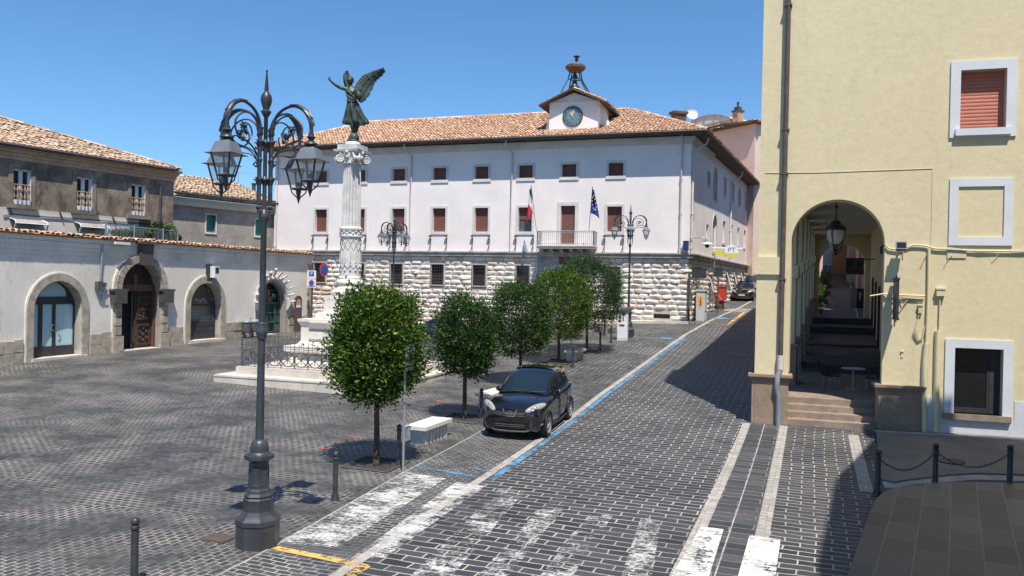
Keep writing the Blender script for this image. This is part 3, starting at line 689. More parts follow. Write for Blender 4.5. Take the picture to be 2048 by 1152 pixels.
# rusticated base ----------------------------------------------------
def rustic(mb, fr, a0, a1, zb, zt, rects, rh=.335, sd=1, dep=(.035, .075)):
    rg = random.Random(sd); n = int(round((zt-zb)/rh)); rh = (zt-zb)/n
    for r_ in range(n):
        z0 = zb+r_*rh; z1 = z0+rh
        iv = [(a0, a1)]
        for (x0, x1, y0, y1) in rects:
            if z1 > y0+.05 and z0 < y1-.05:
                nv = []
                for p, q in iv:
                    if x1 <= p or x0 >= q: nv.append((p, q)); continue
                    if x0 > p: nv.append((p, x0))
                    if x1 < q: nv.append((x1, q))
                iv = nv
        for p, q in iv:
            x = p
            while x < q-.02:
                w = rg.uniform(.38, .95)
                if q-(x+w) < .34: w = q-x
                uvr = (rg.random(), rg.random()); dp = rg.uniform(*dep); g = .012; NX, NZ = 7, 5; vs = []
                sx_, sz_ = rg.uniform(0, 99), rg.uniform(0, 99)
                for iz in range(NZ):
                    for ix in range(NX):
                        fx, fz = ix/(NX-1), iz/(NZ-1)
                        ed = min(1, 5*min(fx, 1-fx))*min(1, 4*min(fz, 1-fz)); ed = ed**.6 if ed > 0 else 0
                        nz_ = noise.noise(V((x+fx*w+sx_, (z0+fz*rh)*2.2+sz_, 1.7))*2.6)
                        dd = ed*(dp + nz_*dep[1]*.95 + .35*dep[1]*noise.noise(V((x+fx*w+sx_, z0*3+fz, 5.1))*7) + .03*(fz-.4)) if ed else -.02
                        vs.append(fr.P(x+g+fx*(w-2*g), z0+g+fz*(rh-2*g), dd))
                mb.add(vs, [(iz*NX+ix, iz*NX+ix+1, (iz+1)*NX+ix+1, (iz+1)*NX+ix) for iz in range(NZ-1) for ix in range(NX-1)], uvr, fr.n)
                x += w
da0, da1 = Wf.uv(1075, 560)[0], Wf.uv(1170, 560)[0]
rects = [(a-wg-.1, a+wg+.1, gz0-.08, gz1+.05) for a in GA] + [(da0, da1, 0, ZS-.3)]
vents = [Wf.rect(1236, 625, 1262, 633), Wf.rect(1307, 628, 1340, 637)]
rects += list(vents)
ZB0 = 2.0
mb = MB(); rustic(mb, Wf, -.0, Wf.L-.0, ZS-.3-.335*17, ZS-.3, rects, sd=2)
gs = []
for x0, x1, y0, y1 in ((1417.5, 1425, 557, 600), (1451, 1457.5, 545, 580), (1465.5, 1471.5, 545.5, 582), (1479.5, 1485, 546, 585), (1491.5, 1496.5, 547, 585), (1499.5, 1503, 548, 585)): gs.append(Ws.rect(x0, y0, x1, y1))
rustic(mb, Ws, 0, 31, ZS-.3-.335*17, ZS-.3, gs, sd=4, dep=(.05, .09))
mb.build('rusticated_base', M['rust'], hall, smooth=50)
mb = MB(); rr = [rect_pg(a-wg, a+wg, gz0, gz1) for a in GA] + [rect_pg(*v) for v in vents]
cm = (da0+da1)/2 + .12; mb.panel(Wf, rect_pg(0, Wf.L, -2, ZS-.2), rr, -.015, .3); mb.panel(Ws, rect_pg(0, 31, -2, ZS-.2), [rect_pg(*g) for g in gs], -.015, .3)
mb.build('base_backing', M['joint'], hall)
for v in vents:
    mb = MB(); mb.fbox(Wf, v[0], v[1], v[2], v[3], -.3, -.2); o = mb.build('basement_vent', M['black'], hall)
    mb = MB()
    for k in range(9): x = v[0]+(v[1]-v[0])*(k+.5)/9; mb.fbox(Wf, x-.012, x+.012, v[2], v[3], -.06, -.035)
    mb.build('vent_bar', M['rwood'], o)
def grille(fr, a0, a1, z0, z1, par, na=6, nz=7, bel=.0, d=.10):
    mb = MB()
    for k in range(na+1):
        x = a0+(a1-a0)*k/na
        mb.tube([fr.P(x, z1, d), fr.P(x, z0, d)], .014, 5)
    for k in range(nz+1):
        z = z0+(z1-z0)*k/nz; mb.tube([fr.P(a0, z, d), fr.P(a1, z, d)], .013, 5)
        for x in (a0, a1): mb.tube([fr.P(x, z, -.05), fr.P(x, z, d)], .012, 4)
    mb.build('grille', M['iron'], par)
for a in GA:
    mb = MB(); mb.ring(Wf, rect_pg(a-wg, a+wg, gz0, gz1), rect_pg(a-wg-.09, a+wg+.09, gz0-.07, gz1+.06), -.25, .06); w = mb.build('barred_window', M['whitetrim'], hall)
    mb = MB(); mb.fbox(Wf, a-wg, a+wg, gz0, gz1, -.3, -.24); mb.build('pane', M['glass'], w)
    mb = MB(); mb.fbox(Wf, a-wg, a+wg, gz0, gz0+(gz1-gz0)*.55, -.235, -.20); mb.build('shutter', M['dwood'], w)
    grille(Wf, a-wg-.06, a+wg+.06, gz0-.10, gz1+.02, w)
for k, g in enumerate(gs):
    mb = MB(); mb.fbox(Ws, g[0], g[1], g[2], g[3], -.3, -.2); w = mb.build('side_window', M['glass'], hall)
    grille(Ws, g[0]-.04, g[1]+.04, g[2], g[3], w, 4, 5)
    mb = MB(); mb.add([Ws.P(g[0]-.1, g[3], .08), Ws.P(g[0]-.02, g[3], .08), Ws.P(g[0]-.02, g[2], .95), Ws.P(g[0]-.1, g[2], .95)], [(0, 1, 2, 3)])
    mb.tube([Ws.P(g[0]-.06, g[3], .1), Ws.P(g[0]-.06, g[2], .5)], .05, 6); mb.build('open_shutter', M['whitetrim'], w)
# plinth step
mb = MB(); zp = max(Wf.gz(Wf.L), 0)
for k in range(30):
    a0, a1 = Wf.L*k/30, Wf.L*(k+1)/30
    za = Wf.gz(a1)+.12; mb.fbox(Wf, a0, a1 if k < 29 else a1+.1, za-.8, za, -.1, .42+.0005*k)
mb.build('plinth_step', M['trav'], hall)
# door bay with plaque
mb = MB(); dw = .85; dzb = Wf.gz(cm); dzt = Wf.uv(1100, 534)[1]
dh = arch_pg(cm-dw, cm+dw, dzb-.2, dzt-.35, 12, .41)
mb.panel(Wf, rect_pg(da0, da1, dzb-.5, ZS-.3), [dh], .04, .35)
o = mb.build('door_surround', M['stringc'], hall)
mb = MB(); mb.ring(Wf, dh, arch_pg(cm-dw-.24, cm+dw+.24, dzb-.2, dzt-.35, 12, .50), .02, .12); mb.build('door_arch', M['trav'], hall)
mb = MB(); mb.fbox(Wf, cm-dw, cm+dw, dzb-.2, dzt+.1, -.3, -.2); d_ = mb.build('door', M['rwood'], hall)
mb = MB()
for s_ in (-1, 1):
    for zz in (.15, 1.05, 1.95): mb.fbox(Wf, cm+s_*.42-.3, cm+s_*.42+.3, dzb+zz, dzb+zz+.75, -.2, -.17)
mb.build('door_panel', M['rwood'], d_)
p0, p1, q0, q1 = Wf.rect(1119, 500.5, 1137, 527, .1)
mb = MB(); mb.fbox(Wf, p0, p1, q0, q1, .0, .14); pq = mb.build('plaque', M['plaque'], hall)
mb = MB(); pc, qc = (p0+p1)/2, (q0+q1)/2
mb.ring(Wf, rect_pg(p0+.06, p1-.06, q0+.06, q1-.06), rect_pg(p0, p1, q0, q1), .14, .18)
for dx, dz, r in ((-.12, .22, .11), (.12, .22, .11), (0, .02, .15), (-.13, -.2, .1), (.13, -.2, .1), (0, -.3, .09), (0, .32, .07)): mb.ball(Wf.P(pc+dx, qc+dz, .14), r, 10, 6, (1, .5, 1))
mb.build('plaque_relief', M['plaque'], pq)
# balcony
b0, z_ = Wf.uv(1073, 493, 1.0); b1, _ = Wf.uv(1187, 493, 1.0); zsl = Wf.uv(1130, 490, 1.0)[1]
ba0, ba1 = b0, b1
mb = MB(); mb.fbox(Wf, ba0, ba1, zsl-.22, zsl, 0, 1.0); mb.fbox(Wf, ba0-.04, ba1+.04, zsl-.09, zsl-.02, 0, 1.05); bal = mb.build('balcony', M['whitetrim'], hall)
mb = MB()
for k in range(6): x = ba0+.25+(ba1-ba0-.5)*k/5; mb.prism(Fr((Wf.P(x, 0).x, Wf.P(x, 0).y), (Wf.P(x, 0, -1).x, Wf.P(x, 0, -1).y)), [(0.0, zsl-.22), (-.85, zsl-.22), (-.85, zsl-.30), (-.3, zsl-.46), (0, zsl-.55)], -.1, .1)
mb.build('corbel', M['stringc'], bal)
mb = MB(); zr = Wf.uv(1130, 462, 1.0)[1]; path = [(ba0+.03, .02), (ba0+.03, .97), (ba1-.03, .97), (ba1-.03, .02)]
for z, r in ((zr, .03), (zsl+.1, .02), (zr-.1, .012)): mb.tube([Wf.P(a, z, d) for a, d in path], r, 6)
for (x0, d0), (x1, d1) in zip(path, path[1:]):
    n = int((abs(x1-x0)+abs(d1-d0))/.13)
    for k in range(n+1): t = k/n; x, d = x0+(x1-x0)*t, d0+(d1-d0)*t; mb.tube([Wf.P(x, zsl, d), Wf.P(x, zr, d)], .028 if k in (0, n) else .012, 5)
mb.build('railing', M['steel'], bal)
# downpipes, brackets
def pipe(fr, pts, r=.06, m='pipe', name='downpipe', par=None):
    mb = MB(); mb.tube([fr.P(*p) for p in pts], r, 8); o = mb.build(name, M[m], par or hall, smooth=60)
    mb = MB(); z = pts[-1][1]+.3; a = pts[-1][0]
    while z < pts[-2][1]: mb.fbox(fr, a-r*1.5, a+r*1.5, z, z+.05, -.02, r*2.6); z += 2.2
    if mb.v: mb.build('pipe_clip', M[m], o)
for px in (822, 1023): a = Wf.uv(px, 420)[0]; pipe(Wf, [(a-.25, ZE, .75), (a-.25, ZE-.35, .75), (a, ZE-.75, .12), (a, ZS+.25, .1), (a+.05, ZS+.03, .16)])
a = Wf.uv(1362, 400)[0]; pipe(Wf, [(a, ZE, .3), (a, ZE-.4, .32), (a, ZE-.9, .12), (a, ZS+.02, .1)])
pipe(Wf, [(.25, ZE-.3, .1), (.25, ZS+.4, .1), (.12, ZS, .16)])
pipe(Ws, [(.9, ZE, .9), (.9, ZE-.4, .8), (.22, ZE-1.0, .12), (.22, ZS+.02, .1)])
a = Ws.uv(1460, 400)[0]; pipe(Ws, [(a+1.1, ZE, .8), (a+1.1, ZE-.4, .7), (a, ZE-1, .12), (a, ZS, .1)]); pipe(Ws, [(30.6, ZE-.3, .1), (30.6, ZS, .1)])
for i, a in enumerate(LA):
    if i == 6: continue
    for s_ in (-1, 1):
        x = a+s_*.62; mb = MB(); z = lz0-.28
        mb.lathe([(.02, 0), (.10, .04), (.12, .1), (.05, .12)], Wf.P(x, z-.12, .16), 8)
        mb.tube([Wf.P(x, z-.1, .14), Wf.P(x+.06, z-.45, .1), Wf.P(x-.05, z-.8, .05), Wf.P(x-.14, z-1.08, .03)], .018, 5); mb.tube([Wf.P(x, z-.1, .12), Wf.P(x-.02, z-.6, .03), Wf.P(x-.0, z-1.1, .03)], .016, 5)
        mb.ball(Wf.P(x-.15, z-1.1, .05), .05, 6, 4)
        mb.build('wall_bracket', M['ironf'], hall)
# loudspeaker, camera and lamp at the corner
sp = thing('loudspeaker', 'dark blue horn loudspeaker box on the corner of the white town hall', 'loudspeaker', Wf.P(Wf.L-.2, ZS+.55, .25))
x0, x1, z0, z1 = Wf.rect(1367, 483, 1377, 499, .3); mb = MB(); mb.fbox(Wf, x0, x1, z0, z1, .08, .5); mb.fbox(Wf, x0-.03, x1+.03, z0-.03, z0, .06, .53); mb.fbox(Wf, x0-.03, x1+.03, z1, z1+.03, .06, .53); mb.build('cabinet', M['darkfr'], sp)
mb = MB()
for k in range(6): mb.fbox(Wf, x0+.03, x1-.03, z0+.08+k*(z1-z0-.15)/6, z0+.08+(k+.5)*(z1-z0-.15)/6, .5, .515)
mb.build('speaker_grille', M['signblue'], sp)
sc_ = thing('surveillance_camera', 'white surveillance cameras on a bracket at the town hall corner', 'camera', Ws.P(.5, ZS+.9, .3))
mb = MB(); mb.tube([Ws.P(.1, ZS+1.0, 0), Ws.P(.1, ZS+1.0, .8), Ws.P(2.2, ZS+1.0, .9)], .03, 6)
for a in (.3, 1.1, 2.0): mb.tube([Ws.P(a, ZS+.8, .8), Ws.P(a, ZS+1.2, .8)], .02, 5)
mb.build('bracket', M['steel'], sc_)
mb = MB()
for a in (.4, 2.1): mb.fbox(Ws, a-.3, a+.1, ZS+.92, ZS+1.1, .75, .95)
mb.lathe([(.06, .2), (.45, .05), (.45, 0), (.1, 0)], Ws.P(1.2, ZS+.62, .9), 14); mb.build('housing', M['whitem'], sc_)
mb = MB(); mb.ball(Ws.P(1.2, ZS+.55, .9), .14, 10, 6); mb.build('lens_dome', M['blackp'], sc_)
# post office sign on the side wall
a0, z0 = Ws.uv(1453, 505, .9); a1, _ = Ws.uv(1470, 505, .9); zt = Ws.uv(1460, 500.5, .9)[1]; zb = Ws.uv(1460, 514, .9)[1]
pt = thing('post_office_sign', 'yellow striped post office sign with round white PT badge on the side wall', 'sign', Ws.P((a0+a1)/2, zb, .0))
Fp = Fr((Ws.P(a0+.6, 0, .2).x-.75, Ws.P(a0+.6, 0, .2).y-.15), (Ws.P(a0+.6, 0, .2).x+1.4, Ws.P(a0+.6, 0, .2).y-.45))
mb = MB()
for k in range(4): mb.fbox(Fp, 0, 1.25, zb+k*(zt-zb)/4, zb+(k+.8)*(zt-zb)/4, -.06, .06)
mb.build('sign_band', M['signyel'], pt)
mb = MB(); zz = (zb+zt)/2+.12; n = 28
mb.prism(Fp, [(1.65+.5*math.cos(2*PI*k/n), zz+.5*math.sin(2*PI*k/n)) for k in range(n)], -.07, .07); bd = mb.build('badge', M['signwhite'], pt)
mb = MB(); mb.prism(Fp, [(1.65+.5*math.cos(PI+PI*k/n), zz-.12+.38*math.sin(PI+PI*k/n)) for k in range(n+1)], .07, .078); mb.build('badge_base', M['signyel'], bd)
text('lettering', 'PT', .48, Fp, 1.65, zz+.1, .074, M['signblue'], bd)
mb = MB(); mb.tube([Fp.P(-.1, zt+.1, 0), Fp.P(2.4, zt+.1, 0)], .03, 6); mb.tube([Fp.P(.6, zt+.1, 0), Ws.P(a0+.6, zt+.1, 0)], .03, 6); mb.build('sign_arm', M['steel'], pt)
# flags
def flag(px0, py0, px1, py1, label, kind):
    p = Wf.P(*Wf.uv(px0, py0, 1.0), 1.0); q = Wf.P(*Wf.uv(px1, py1, 1.55), 1.55)
    t = thing('flag', label, 'flag', p, group='flags on the balcony')
    mb = MB(); mb.tube([p, q], .022, 6); mb.ball(q, .05, 8, 6); mb.build('flag_pole', M['steel'], t, smooth=60)
    ax = (p-q).normalized(); A = Wf.u; NU, NV = 40, 18; side = -1 if kind == 'it' else 1; LEN = 2.35 if kind == 'it' else 1.95
    def cloth(u, v):                    # limp flag: u down the hanging cloth, v away from the pole
        w = (.10+.52*u-.16*u*u) if kind == 'it' else (.12+.55*u-.1*u*u)
        hoist = q + ax*(.12+min(u, .62)*1.5) + V((0, 0, -max(0, u-.62)*LEN*.9))
        return hoist + A*(side*w*v) + V((0, 0, -(.15+.55*u)*v*v*(1.0 if kind == 'it' else .5))) + Wf.n*(.07*math.sin(v*9+u*2.5)*min(1, 3*v+.3*u) + .05)
    P_ = [[cloth(i/NU, j/NV) for j in range(NV+1)] for i in range(NU+1)]
    def cls(i, j):
        if kind != 'it': return 0
        t_ = .78*(i+.5)/NU + .40*(j+.5)/NV; return 0 if t_ < .42 else (1 if t_ < .74 else 2)
    for k, m in enumerate((M['fgreen'], M['fwhite'], M['fred']) if kind == 'it' else (M['fblue'],)):
        mb = MB(); mb.add([c for r in P_ for c in r], [(i*(NV+1)+j, i*(NV+1)+j+1, (i+1)*(NV+1)+j+1, (i+1)*(NV+1)+j) for i in range(NU) for j in range(NV) if cls(i, j) == k]); mb.build('flag_stripe' if kind == 'it' else 'flag_cloth', m, t, smooth=180)
    if kind == 'eu':
        for k in range(12):
            an = 2*PI*k/12; c = cloth(.52+.30*math.cos(an), .52+.34*math.sin(an)) + Wf.n*.03; pts = []; mb = MB()
            for j in range(10): r = .062 if j % 2 == 0 else .027; pts.append(c + A*(r*math.cos(PI/2+j*PI/5)) + V((0, 0, r*math.sin(PI/2+j*PI/5))))
            mb.add(pts + [c], [(j, (j+1) % 10, 10) for j in range(10)]); mb.build('flag_star', M['star'], t)
flag(1073, 462, 1062.5, 372, 'green white and red flag hanging from the left end of the town hall balcony', 'it')
flag(1178, 460, 1185, 374, 'blue flag with yellow stars at the right end of the town hall balcony', 'eu')
# clock dormer and bells
DD = -.55
d0, dz0 = Wf.uv(1098, 262, DD); d1, _ = Wf.uv(1196, 258, DD); dzt = Wf.uv(1147, 204, DD)[1]; dap = Wf.uv(1146, 182, DD)[1]; dz0 -= .5
dm = (d0+d1)/2; ov = .62; dep = 4.2
mb = MB(); mb.prism(Wf, [(d0, dz0), (d1, dz0), (d1, dzt), (dm, dap-.12), (d0, dzt)], DD-dep, DD)
mb.prism(Wf, [(d1, dz0-.1), (d1+.9, dz0-.1), (d1+.1, dzt-.2), (d1, dzt-.2)], DD-1.6, DD-.9)
mb.prism(Wf, [(d0, dz0-.1), (d0-.45, dz0-.1), (d0-.05, dzt-.4), (d0, dzt-.4)], DD-1.2, DD-.25)
dorm = mb.build('clock_dormer', M['white'], hall)
mb = MB(); mb.prism(Wf, [(d0+.2, dzt-.02), (d1-.2, dzt-.02), (d1-.2, dzt+.06), (d0+.2, dzt+.06)], DD-.1, DD+.05); mb.build('dormer_cornice', M['whitetrim'], dorm)
sl = (dap-dzt)/((d1-d0)/2)
mb = MB()
for s_ in (-1, 1):
    e = dm+s_*((d1-d0)/2+ov); ze = dzt-sl*ov
    mb.prism(Wf, [(dm, dap), (e, ze), (e, ze+.10), (dm, dap+.12)], DD-dep-.2, DD+.55)
mb.build('dormer_eaves', M['soffit'], dorm)
mb = MB(); eL, eR = dm-(d1-d0)/2-ov, dm+(d1-d0)/2+ov; ze = dzt-sl*ov+.12
tiled(mb, Wf.P(eR, ze, DD+.55), Wf.P(eR, ze, DD-dep), Wf.P(dm, dap+.13, DD+.55), Wf.P(dm, dap+.13, DD-dep), .24, .4)
tiled(mb, Wf.P(eL, ze, DD-dep), Wf.P(eL, ze, DD+.55), Wf.P(dm, dap+.13, DD-dep), Wf.P(dm, dap+.13, DD+.55), .24, .4)
ridge_tiles(mb, Wf.P(dm, dap+.15, DD+.55), Wf.P(dm, dap+.15, DD-dep)); mb.build('dormer_roof', M['roof1'], dorm, norm=False)
ca, cz = Wf.uv(1145.5, 233, DD); cr = abs(Wf.uv(1164.5, 233, DD)[0]-ca)
ck = thing('tower_clock', 'round slate blue clock with Roman numerals and pale hands in the roof dormer', 'clock', Wf.P(ca, cz, DD))
n = 40; mb = MB(); mb.prism(Wf, [(ca+cr*math.cos(2*PI*k/n), cz+cr*math.sin(2*PI*k/n)) for k in range(n)], DD-.02, DD+.03); mb.build('dial', M['clock'], ck)
mb = MB(); mb.ring(Wf, [(ca+cr*.97*math.cos(2*PI*k/n), cz+cr*.97*math.sin(2*PI*k/n)) for k in range(n)], [(ca+cr*1.06*math.cos(2*PI*k/n), cz+cr*1.06*math.sin(2*PI*k/n)) for k in range(n)], DD-.02, DD+.06); mb.build('rim', M['clockd'], ck)
for k, s_ in enumerate(['XII', 'I', 'II', 'III', 'IV', 'V', 'VI', 'VII', 'VIII', 'IX', 'X', 'XI']):
    an = PI/2-2*PI*k/12; text('numeral', s_, .27, Wf, ca+cr*.78*math.cos(an), cz+cr*.78*math.sin(an), DD+.034, M['clockd'], ck, sx=.8)
def hand(an, L, w, back=.15):
    mb = MB(); u = (math.sin(an), math.cos(an)); v = (u[1], -u[0])
    pg = [(ca-u[0]*back, cz-u[1]*back), (ca+u[0]*L*.5+v[0]*w, cz+u[1]*L*.5+v[1]*w), (ca+u[0]*L, cz+u[1]*L), (ca+u[0]*L*.5-v[0]*w, cz+u[1]*L*.5-v[1]*w)]
    mb.prism(Wf, pg, DD+.05, DD+.065); mb.build('hand', M['gold'], ck)
hand(R(8), cr*.82, .06); hand(R(-28), cr*.56, .08)
BD = DD-1.7; bz = lambda y: Wf.uv(1150, y, BD)[1]; bx = lambda x, y=160: Wf.uv(x, y, BD)[0]
bt = thing('bell_frame', 'open iron bell frame with rusty copper canopy above the clock dormer', 'bell frame', Wf.P(bx(1151), bz(190), BD))
mb = MB(); bc = bx(1150.5)
for s_ in (-1, 1):
    for t_ in (-1, 1):
        mb.tube([Wf.P(bc+s_*.95+.12, bz(193), BD+t_*.9), Wf.P(bc+s_*.42, bz(160), BD+t_*.35), Wf.P(bc+s_*.30, bz(143), BD+t_*.25)], .045, 6)
for z in (160, 160.6): mb.tube([Wf.P(bc-.42, bz(160), BD+.3), Wf.P(bc+.42, bz(160), BD+.3)], .04, 6)
mb.tube([Wf.P(bc-.4, bz(159), BD-.3), Wf.P(bc+.4, bz(159), BD-.3)], .04, 6); mb.tube([Wf.P(bc, bz(160), BD-.35), Wf.P(bc, bz(160), BD+.35)], .04, 6); mb.tube([Wf.P(bc, bz(144), BD), Wf.P(bc, bz(148), BD)], .04, 6)
mb.build('frame_leg', M['iron'], bt)
mb = MB(); cw = bx(1171, 135)-bx(1131.5, 135); mb.lathe([(cw*.36, bz(143)), (cw*.5, bz(137.5)), (cw*.5, bz(133)), (cw*.40, bz(129.5)), (.05, bz(128))], Wf.P(bc, 0, BD), 10); mb.build('canopy', M['rustred'], bt)
for top, bot, r in ((145, 155, .24), (161, 175, .36)):
    zt, zb = bz(top), bz(bot); h = zt-zb
    mb = MB(); mb.lathe([(r, zb), (r*.93, zb+.06*h), (r*.66, zb+.3*h), (r*.5, zb+.65*h), (r*.38, zb+.88*h), (r*.1, zt)], Wf.P(bc-.03, 0, BD), 16); mb.tube([Wf.P(bc-.03, zt, BD), Wf.P(bc-.03, zt+.15, BD)], .04, 6)
    o = mb.build('bell', M['bronze'], bt, smooth=40)
    mb = MB(); mb.ball(Wf.P(bc-.03, zb-.02, BD), .06, 8, 6); mb.build('clapper', M['iron'], o)
mb = MB(); mb.tube([Wf.P(bc+.05, bz(128), BD), Wf.P(bc+.05, bz(123), BD)], .03, 6)
mb.lathe([(.07, bz(122.5)), (.16, bz(121)), (.10, bz(119)), (.12, bz(116)), (.2, bz(114)), (.26, bz(113.2)), (.1, bz(112.5))], Wf.P(bc+.07, 0, BD), 12); mb.build('siren', M['iron'], bt)
# roof top bits
def antenna(p, h, label, arms=((.8, .5),)):
    t = thing('roof_antenna', label, 'antenna', p); mb = MB(); mb.tube([p, p+V((0, 0, h))], .025, 5)
    for f, w in arms: mb.tube([p+V((-w, 0, h*f)), p+V((w, 0, h*f))], .012, 4)
    mb.build('mast', M['steel'], t)
p = Wf.P(*Wf.uv(773, 248, RDp-2), RDp-2); antenna(p, 1.4, 'thin mast antenna behind the left end of the town hall ridge', ((.9, .03),))
# pink building behind
Pk0 = at(1396, 420, 82); Pk1 = at(1507, 420, 74)
Pf = Fr((Pk0.x-2, Pk0.y+.7), (Pk1.x, Pk1.y)); Pz = Pf.uv(1500, 249)[1]
pk = thing('pink_house', 'tall pink plastered house with shallow tiled roof rising behind the white town hall', 'building', (Pk1.x, Pk1.y, gh(Pk1.x, Pk1.y)))
Ps = Fr((Pk1.x, Pk1.y), (Pk1.x+dS.x*14, Pk1.y+dS.y*14))
pw = []
for x0, x1, y0, y1 in ((1512, 1515, 300, 318), (1511.5, 1515, 480, 512)): pw.append(Ps.rect(x0, y0, x1, y1))
mb = MB(); mb.panel(Pf, rect_pg(-14, Pf.L, -1, Pz), [], 0, 0); mb.panel(Ps, rect_pg(0, 14, -1, Pz), [rect_pg(*w) for w in pw], 0, .25); mb.fbox(Pf, -14, Pf.L-.02, -1, Pz-.01, -10, -.02); mb.build('wall', M['pink'], pk)
mb = MB(); mb.fbox(Pf, -14.4, Pf.L+.5, Pz, Pz+.16, -10.4, .5); mb.fbox(Ps, -.45, 14.5, Pz+.002, Pz+.158, -3, .6); mb.build('eaves', M['soffit'], pk)
mb = MB(); tiled(mb, Pf.P(-14.4, Pz+.18, .55), Pf.P(Pf.L+.6, Pz+.18, .55), Pf.P(-14.4, Pz+.9, -6), Pf.P(Pf.L-3, Pz+.9, -6), .3, .5)
tiled(mb, Pf.P(Pf.L+.6, Pz+.18, .55), Ps.P(14.5, Pz+.18, .6), Pf.P(Pf.L-3, Pz+.9, -6), Ps.P(14.5, Pz+.9, -5), .4, .6); mb.build('roof', M['roof1'], pk, norm=False)
for w in pw: win(Ws if 0 else Ps, *w, pk, M['brown'], trim=.12)
for py in (420, 345, 512):
    z = Ps.uv(1512, py)[1]; mb = MB(); mb.fbox(Ps, 1.0, 6, z-.25, z, 0, 1.1); o = mb.build('balcony', M['whitetrim'], pk)
    mb = MB()
    for k in range(24): mb.tube([Ps.P(1.05+k*.21, z, 1.05), Ps.P(1.05+k*.21, z+1, 1.05)], .02, 4)
    mb.tube([Ps.P(1, z+1, 1.05), Ps.P(6, z+1, 1.05)], .03, 5); mb.build('railing', M['ironf'], o)
c0 = Pf.uv(1466, 246, -3)[0]; c1 = Pf.uv(1477.5, 246, -3)[0]; z1 = Pf.uv(1471, 224, -3)[1]
mb = MB(); mb.fbox(Pf, c0, c1, Pz, z1, -3.6, -2.9); ch = mb.build('chimney', M['ochre'], pk)
mb = MB(); mb.fbox(Pf, c0-.08, c1+.08, z1, z1+.15, -3.7, -2.8); mb.fbox(Pf, c0+.1, c1-.1, z1+.15, z1+.5, -3.5, -3.0); mb.lathe([(.12, 0), (.12, .4), (.18, .45), (.05, .55)], Pf.P((c0+c1)/2, z1+.5, -3.25), 8); mb.build('chimney_pot', M['gut'], ch)
# barrel roofed glass shelter on the terrace
g0 = Pf.uv(1372, 250, -4)[0]; g1 = Pf.uv(1461, 250, -4)[0]; gzb = Pf.uv(1415, 247, -4)[1]; gzt = Pf.uv(1420, 230, -4)[1]
gs_ = thing('roof_shelter', 'curved glazed shelter with pale ribs on the roof terrace behind the tiled hip', 'shelter', Pf.P((g0+g1)/2, gzb, -4))
mb = MB(); n = 14; pg = [(g0 + (g1-g0)*k/n, gzb + (gzt-gzb)*math.sin(PI*min(1, max(0, (k/n)*.95+.05)))**.8) for k in range(n+1)]
mb.add([Pf.P(a, z, d) for d in (-4, -8) for a, z in pg], [(i, i+1, n+2+i, n+1+i) for i in range(n)]); mb.prism(Pf, [(g0, gzb)]+pg[1:-1]+[(g1, gzb)], -8.1, -8.0)
mb.add([Pf.P(a, z, -4) for a, z in pg] + [Pf.P(a, gzb-.4, -4) for a, z in pg], [(i, i+1, n+2+i, n+1+i) for i in range(n)]); mb.build('glazing', M['cream'], gs_)
mb = MB()
for d in (-3.97, -5.3, -6.6, -8): mb.tube([Pf.P(a, z+.03, d) for a, z in pg], .06, 5)
for k in (3, 6, 9, 11): mb.tube([Pf.P(pg[k][0], gzb-.4, -3.95), Pf.P(pg[k][0], pg[k][1], -3.95)], .05, 5)
mb.tube([Pf.P(g0, gzb-.1, -3.95), Pf.P(g1, gzb-.1, -3.95)], .07, 5); mb.build('rib', M['steel'], gs_)
p = Pf.P(Pf.uv(1371, 240, -3)[0], Pf.uv(1371, 243, -3)[1], -3); antenna(p, 2.6, 'tall mast antenna beside the satellite dish behind the hip roof', ((.92, .6), (.45, .7)))
sdh = thing('satellite_dish', 'white satellite dish beside the mast behind the tiled hip roof', 'satellite dish', p+V((.5, -1.0, .6)))
mb = MB(); mb.xf = Matrix.Rotation(R(75), 4, 'X'); mb.lathe([(.02, -.15), (.3, -.12), (.55, -.02), (.6, .05), (.55, .0), (.3, -.1), (.02, -.13)], n=20, cap=False); mb.build('dish', M['whitem'], sdh, smooth=60, world=False)
mb = MB(); mb.tube([(0, 0, -.1), (0, .1, -1.2)], .03, 5); mb.build('dish_stand', M['steel'], sdh, world=False)
# brick chimney on the hip
q = Wf.P(Wf.uv(1357, 240, -6.5)[0], Wf.uv(1357, 246, -6.5)[1], -6.5); mb = MB(); mb.box(q+V((0, 0, .2)), (.9, .6, .9), .3); mb.box(q+V((0, 0, .7)), (1.15, .8, .18), .3); mb.build('chimney', M['rustred'], hall)
# ------------------------------------------------------------------ low arched shop row on the left
A0 = at(-230, 560, 28.6); A1 = at(619, 580, 54.6)
q0 = at(0, 560, 33.2); Lf = Fr((A1.x-(A1.x-q0.x)*1.62, A1.y-(A1.y-q0.y)*1.62), (A1.x, A1.y))
low = thing('low_shop_row', 'low pale plastered building with four stone arches along the left side', 'building', Lf.P(Lf.L, Lf.gz(Lf.L)))
ztop = Lf.uv(300, 487)[1]                                         # underside of the tiles
D = []                                                           # (a0,a1,zbottom,zspring,ztop)
for xl, xr, yb, yt in ((66, 163.5, 712, 562), (240, 319.5, 696, 526), (379.5, 441, 676, 566), (516.5, 568.5, 664, 564)):
    xm = (xl+xr)/2; a0 = Lf.uv(xl, 620)[0]; a1 = Lf.uv(xr, 620)[0]; zt = Lf.uv(xm, yt)[1]; zb = Lf.uv(xm, yb)[1]; D.append((a0, a1, zb, zt-(a1-a0)/2, zt))
holes = [arch_pg(a0, a1, zb-.35, zs, 18) for a0, a1, zb, zs, zt in D]
asp = Lf.uv(330, 500)[0]
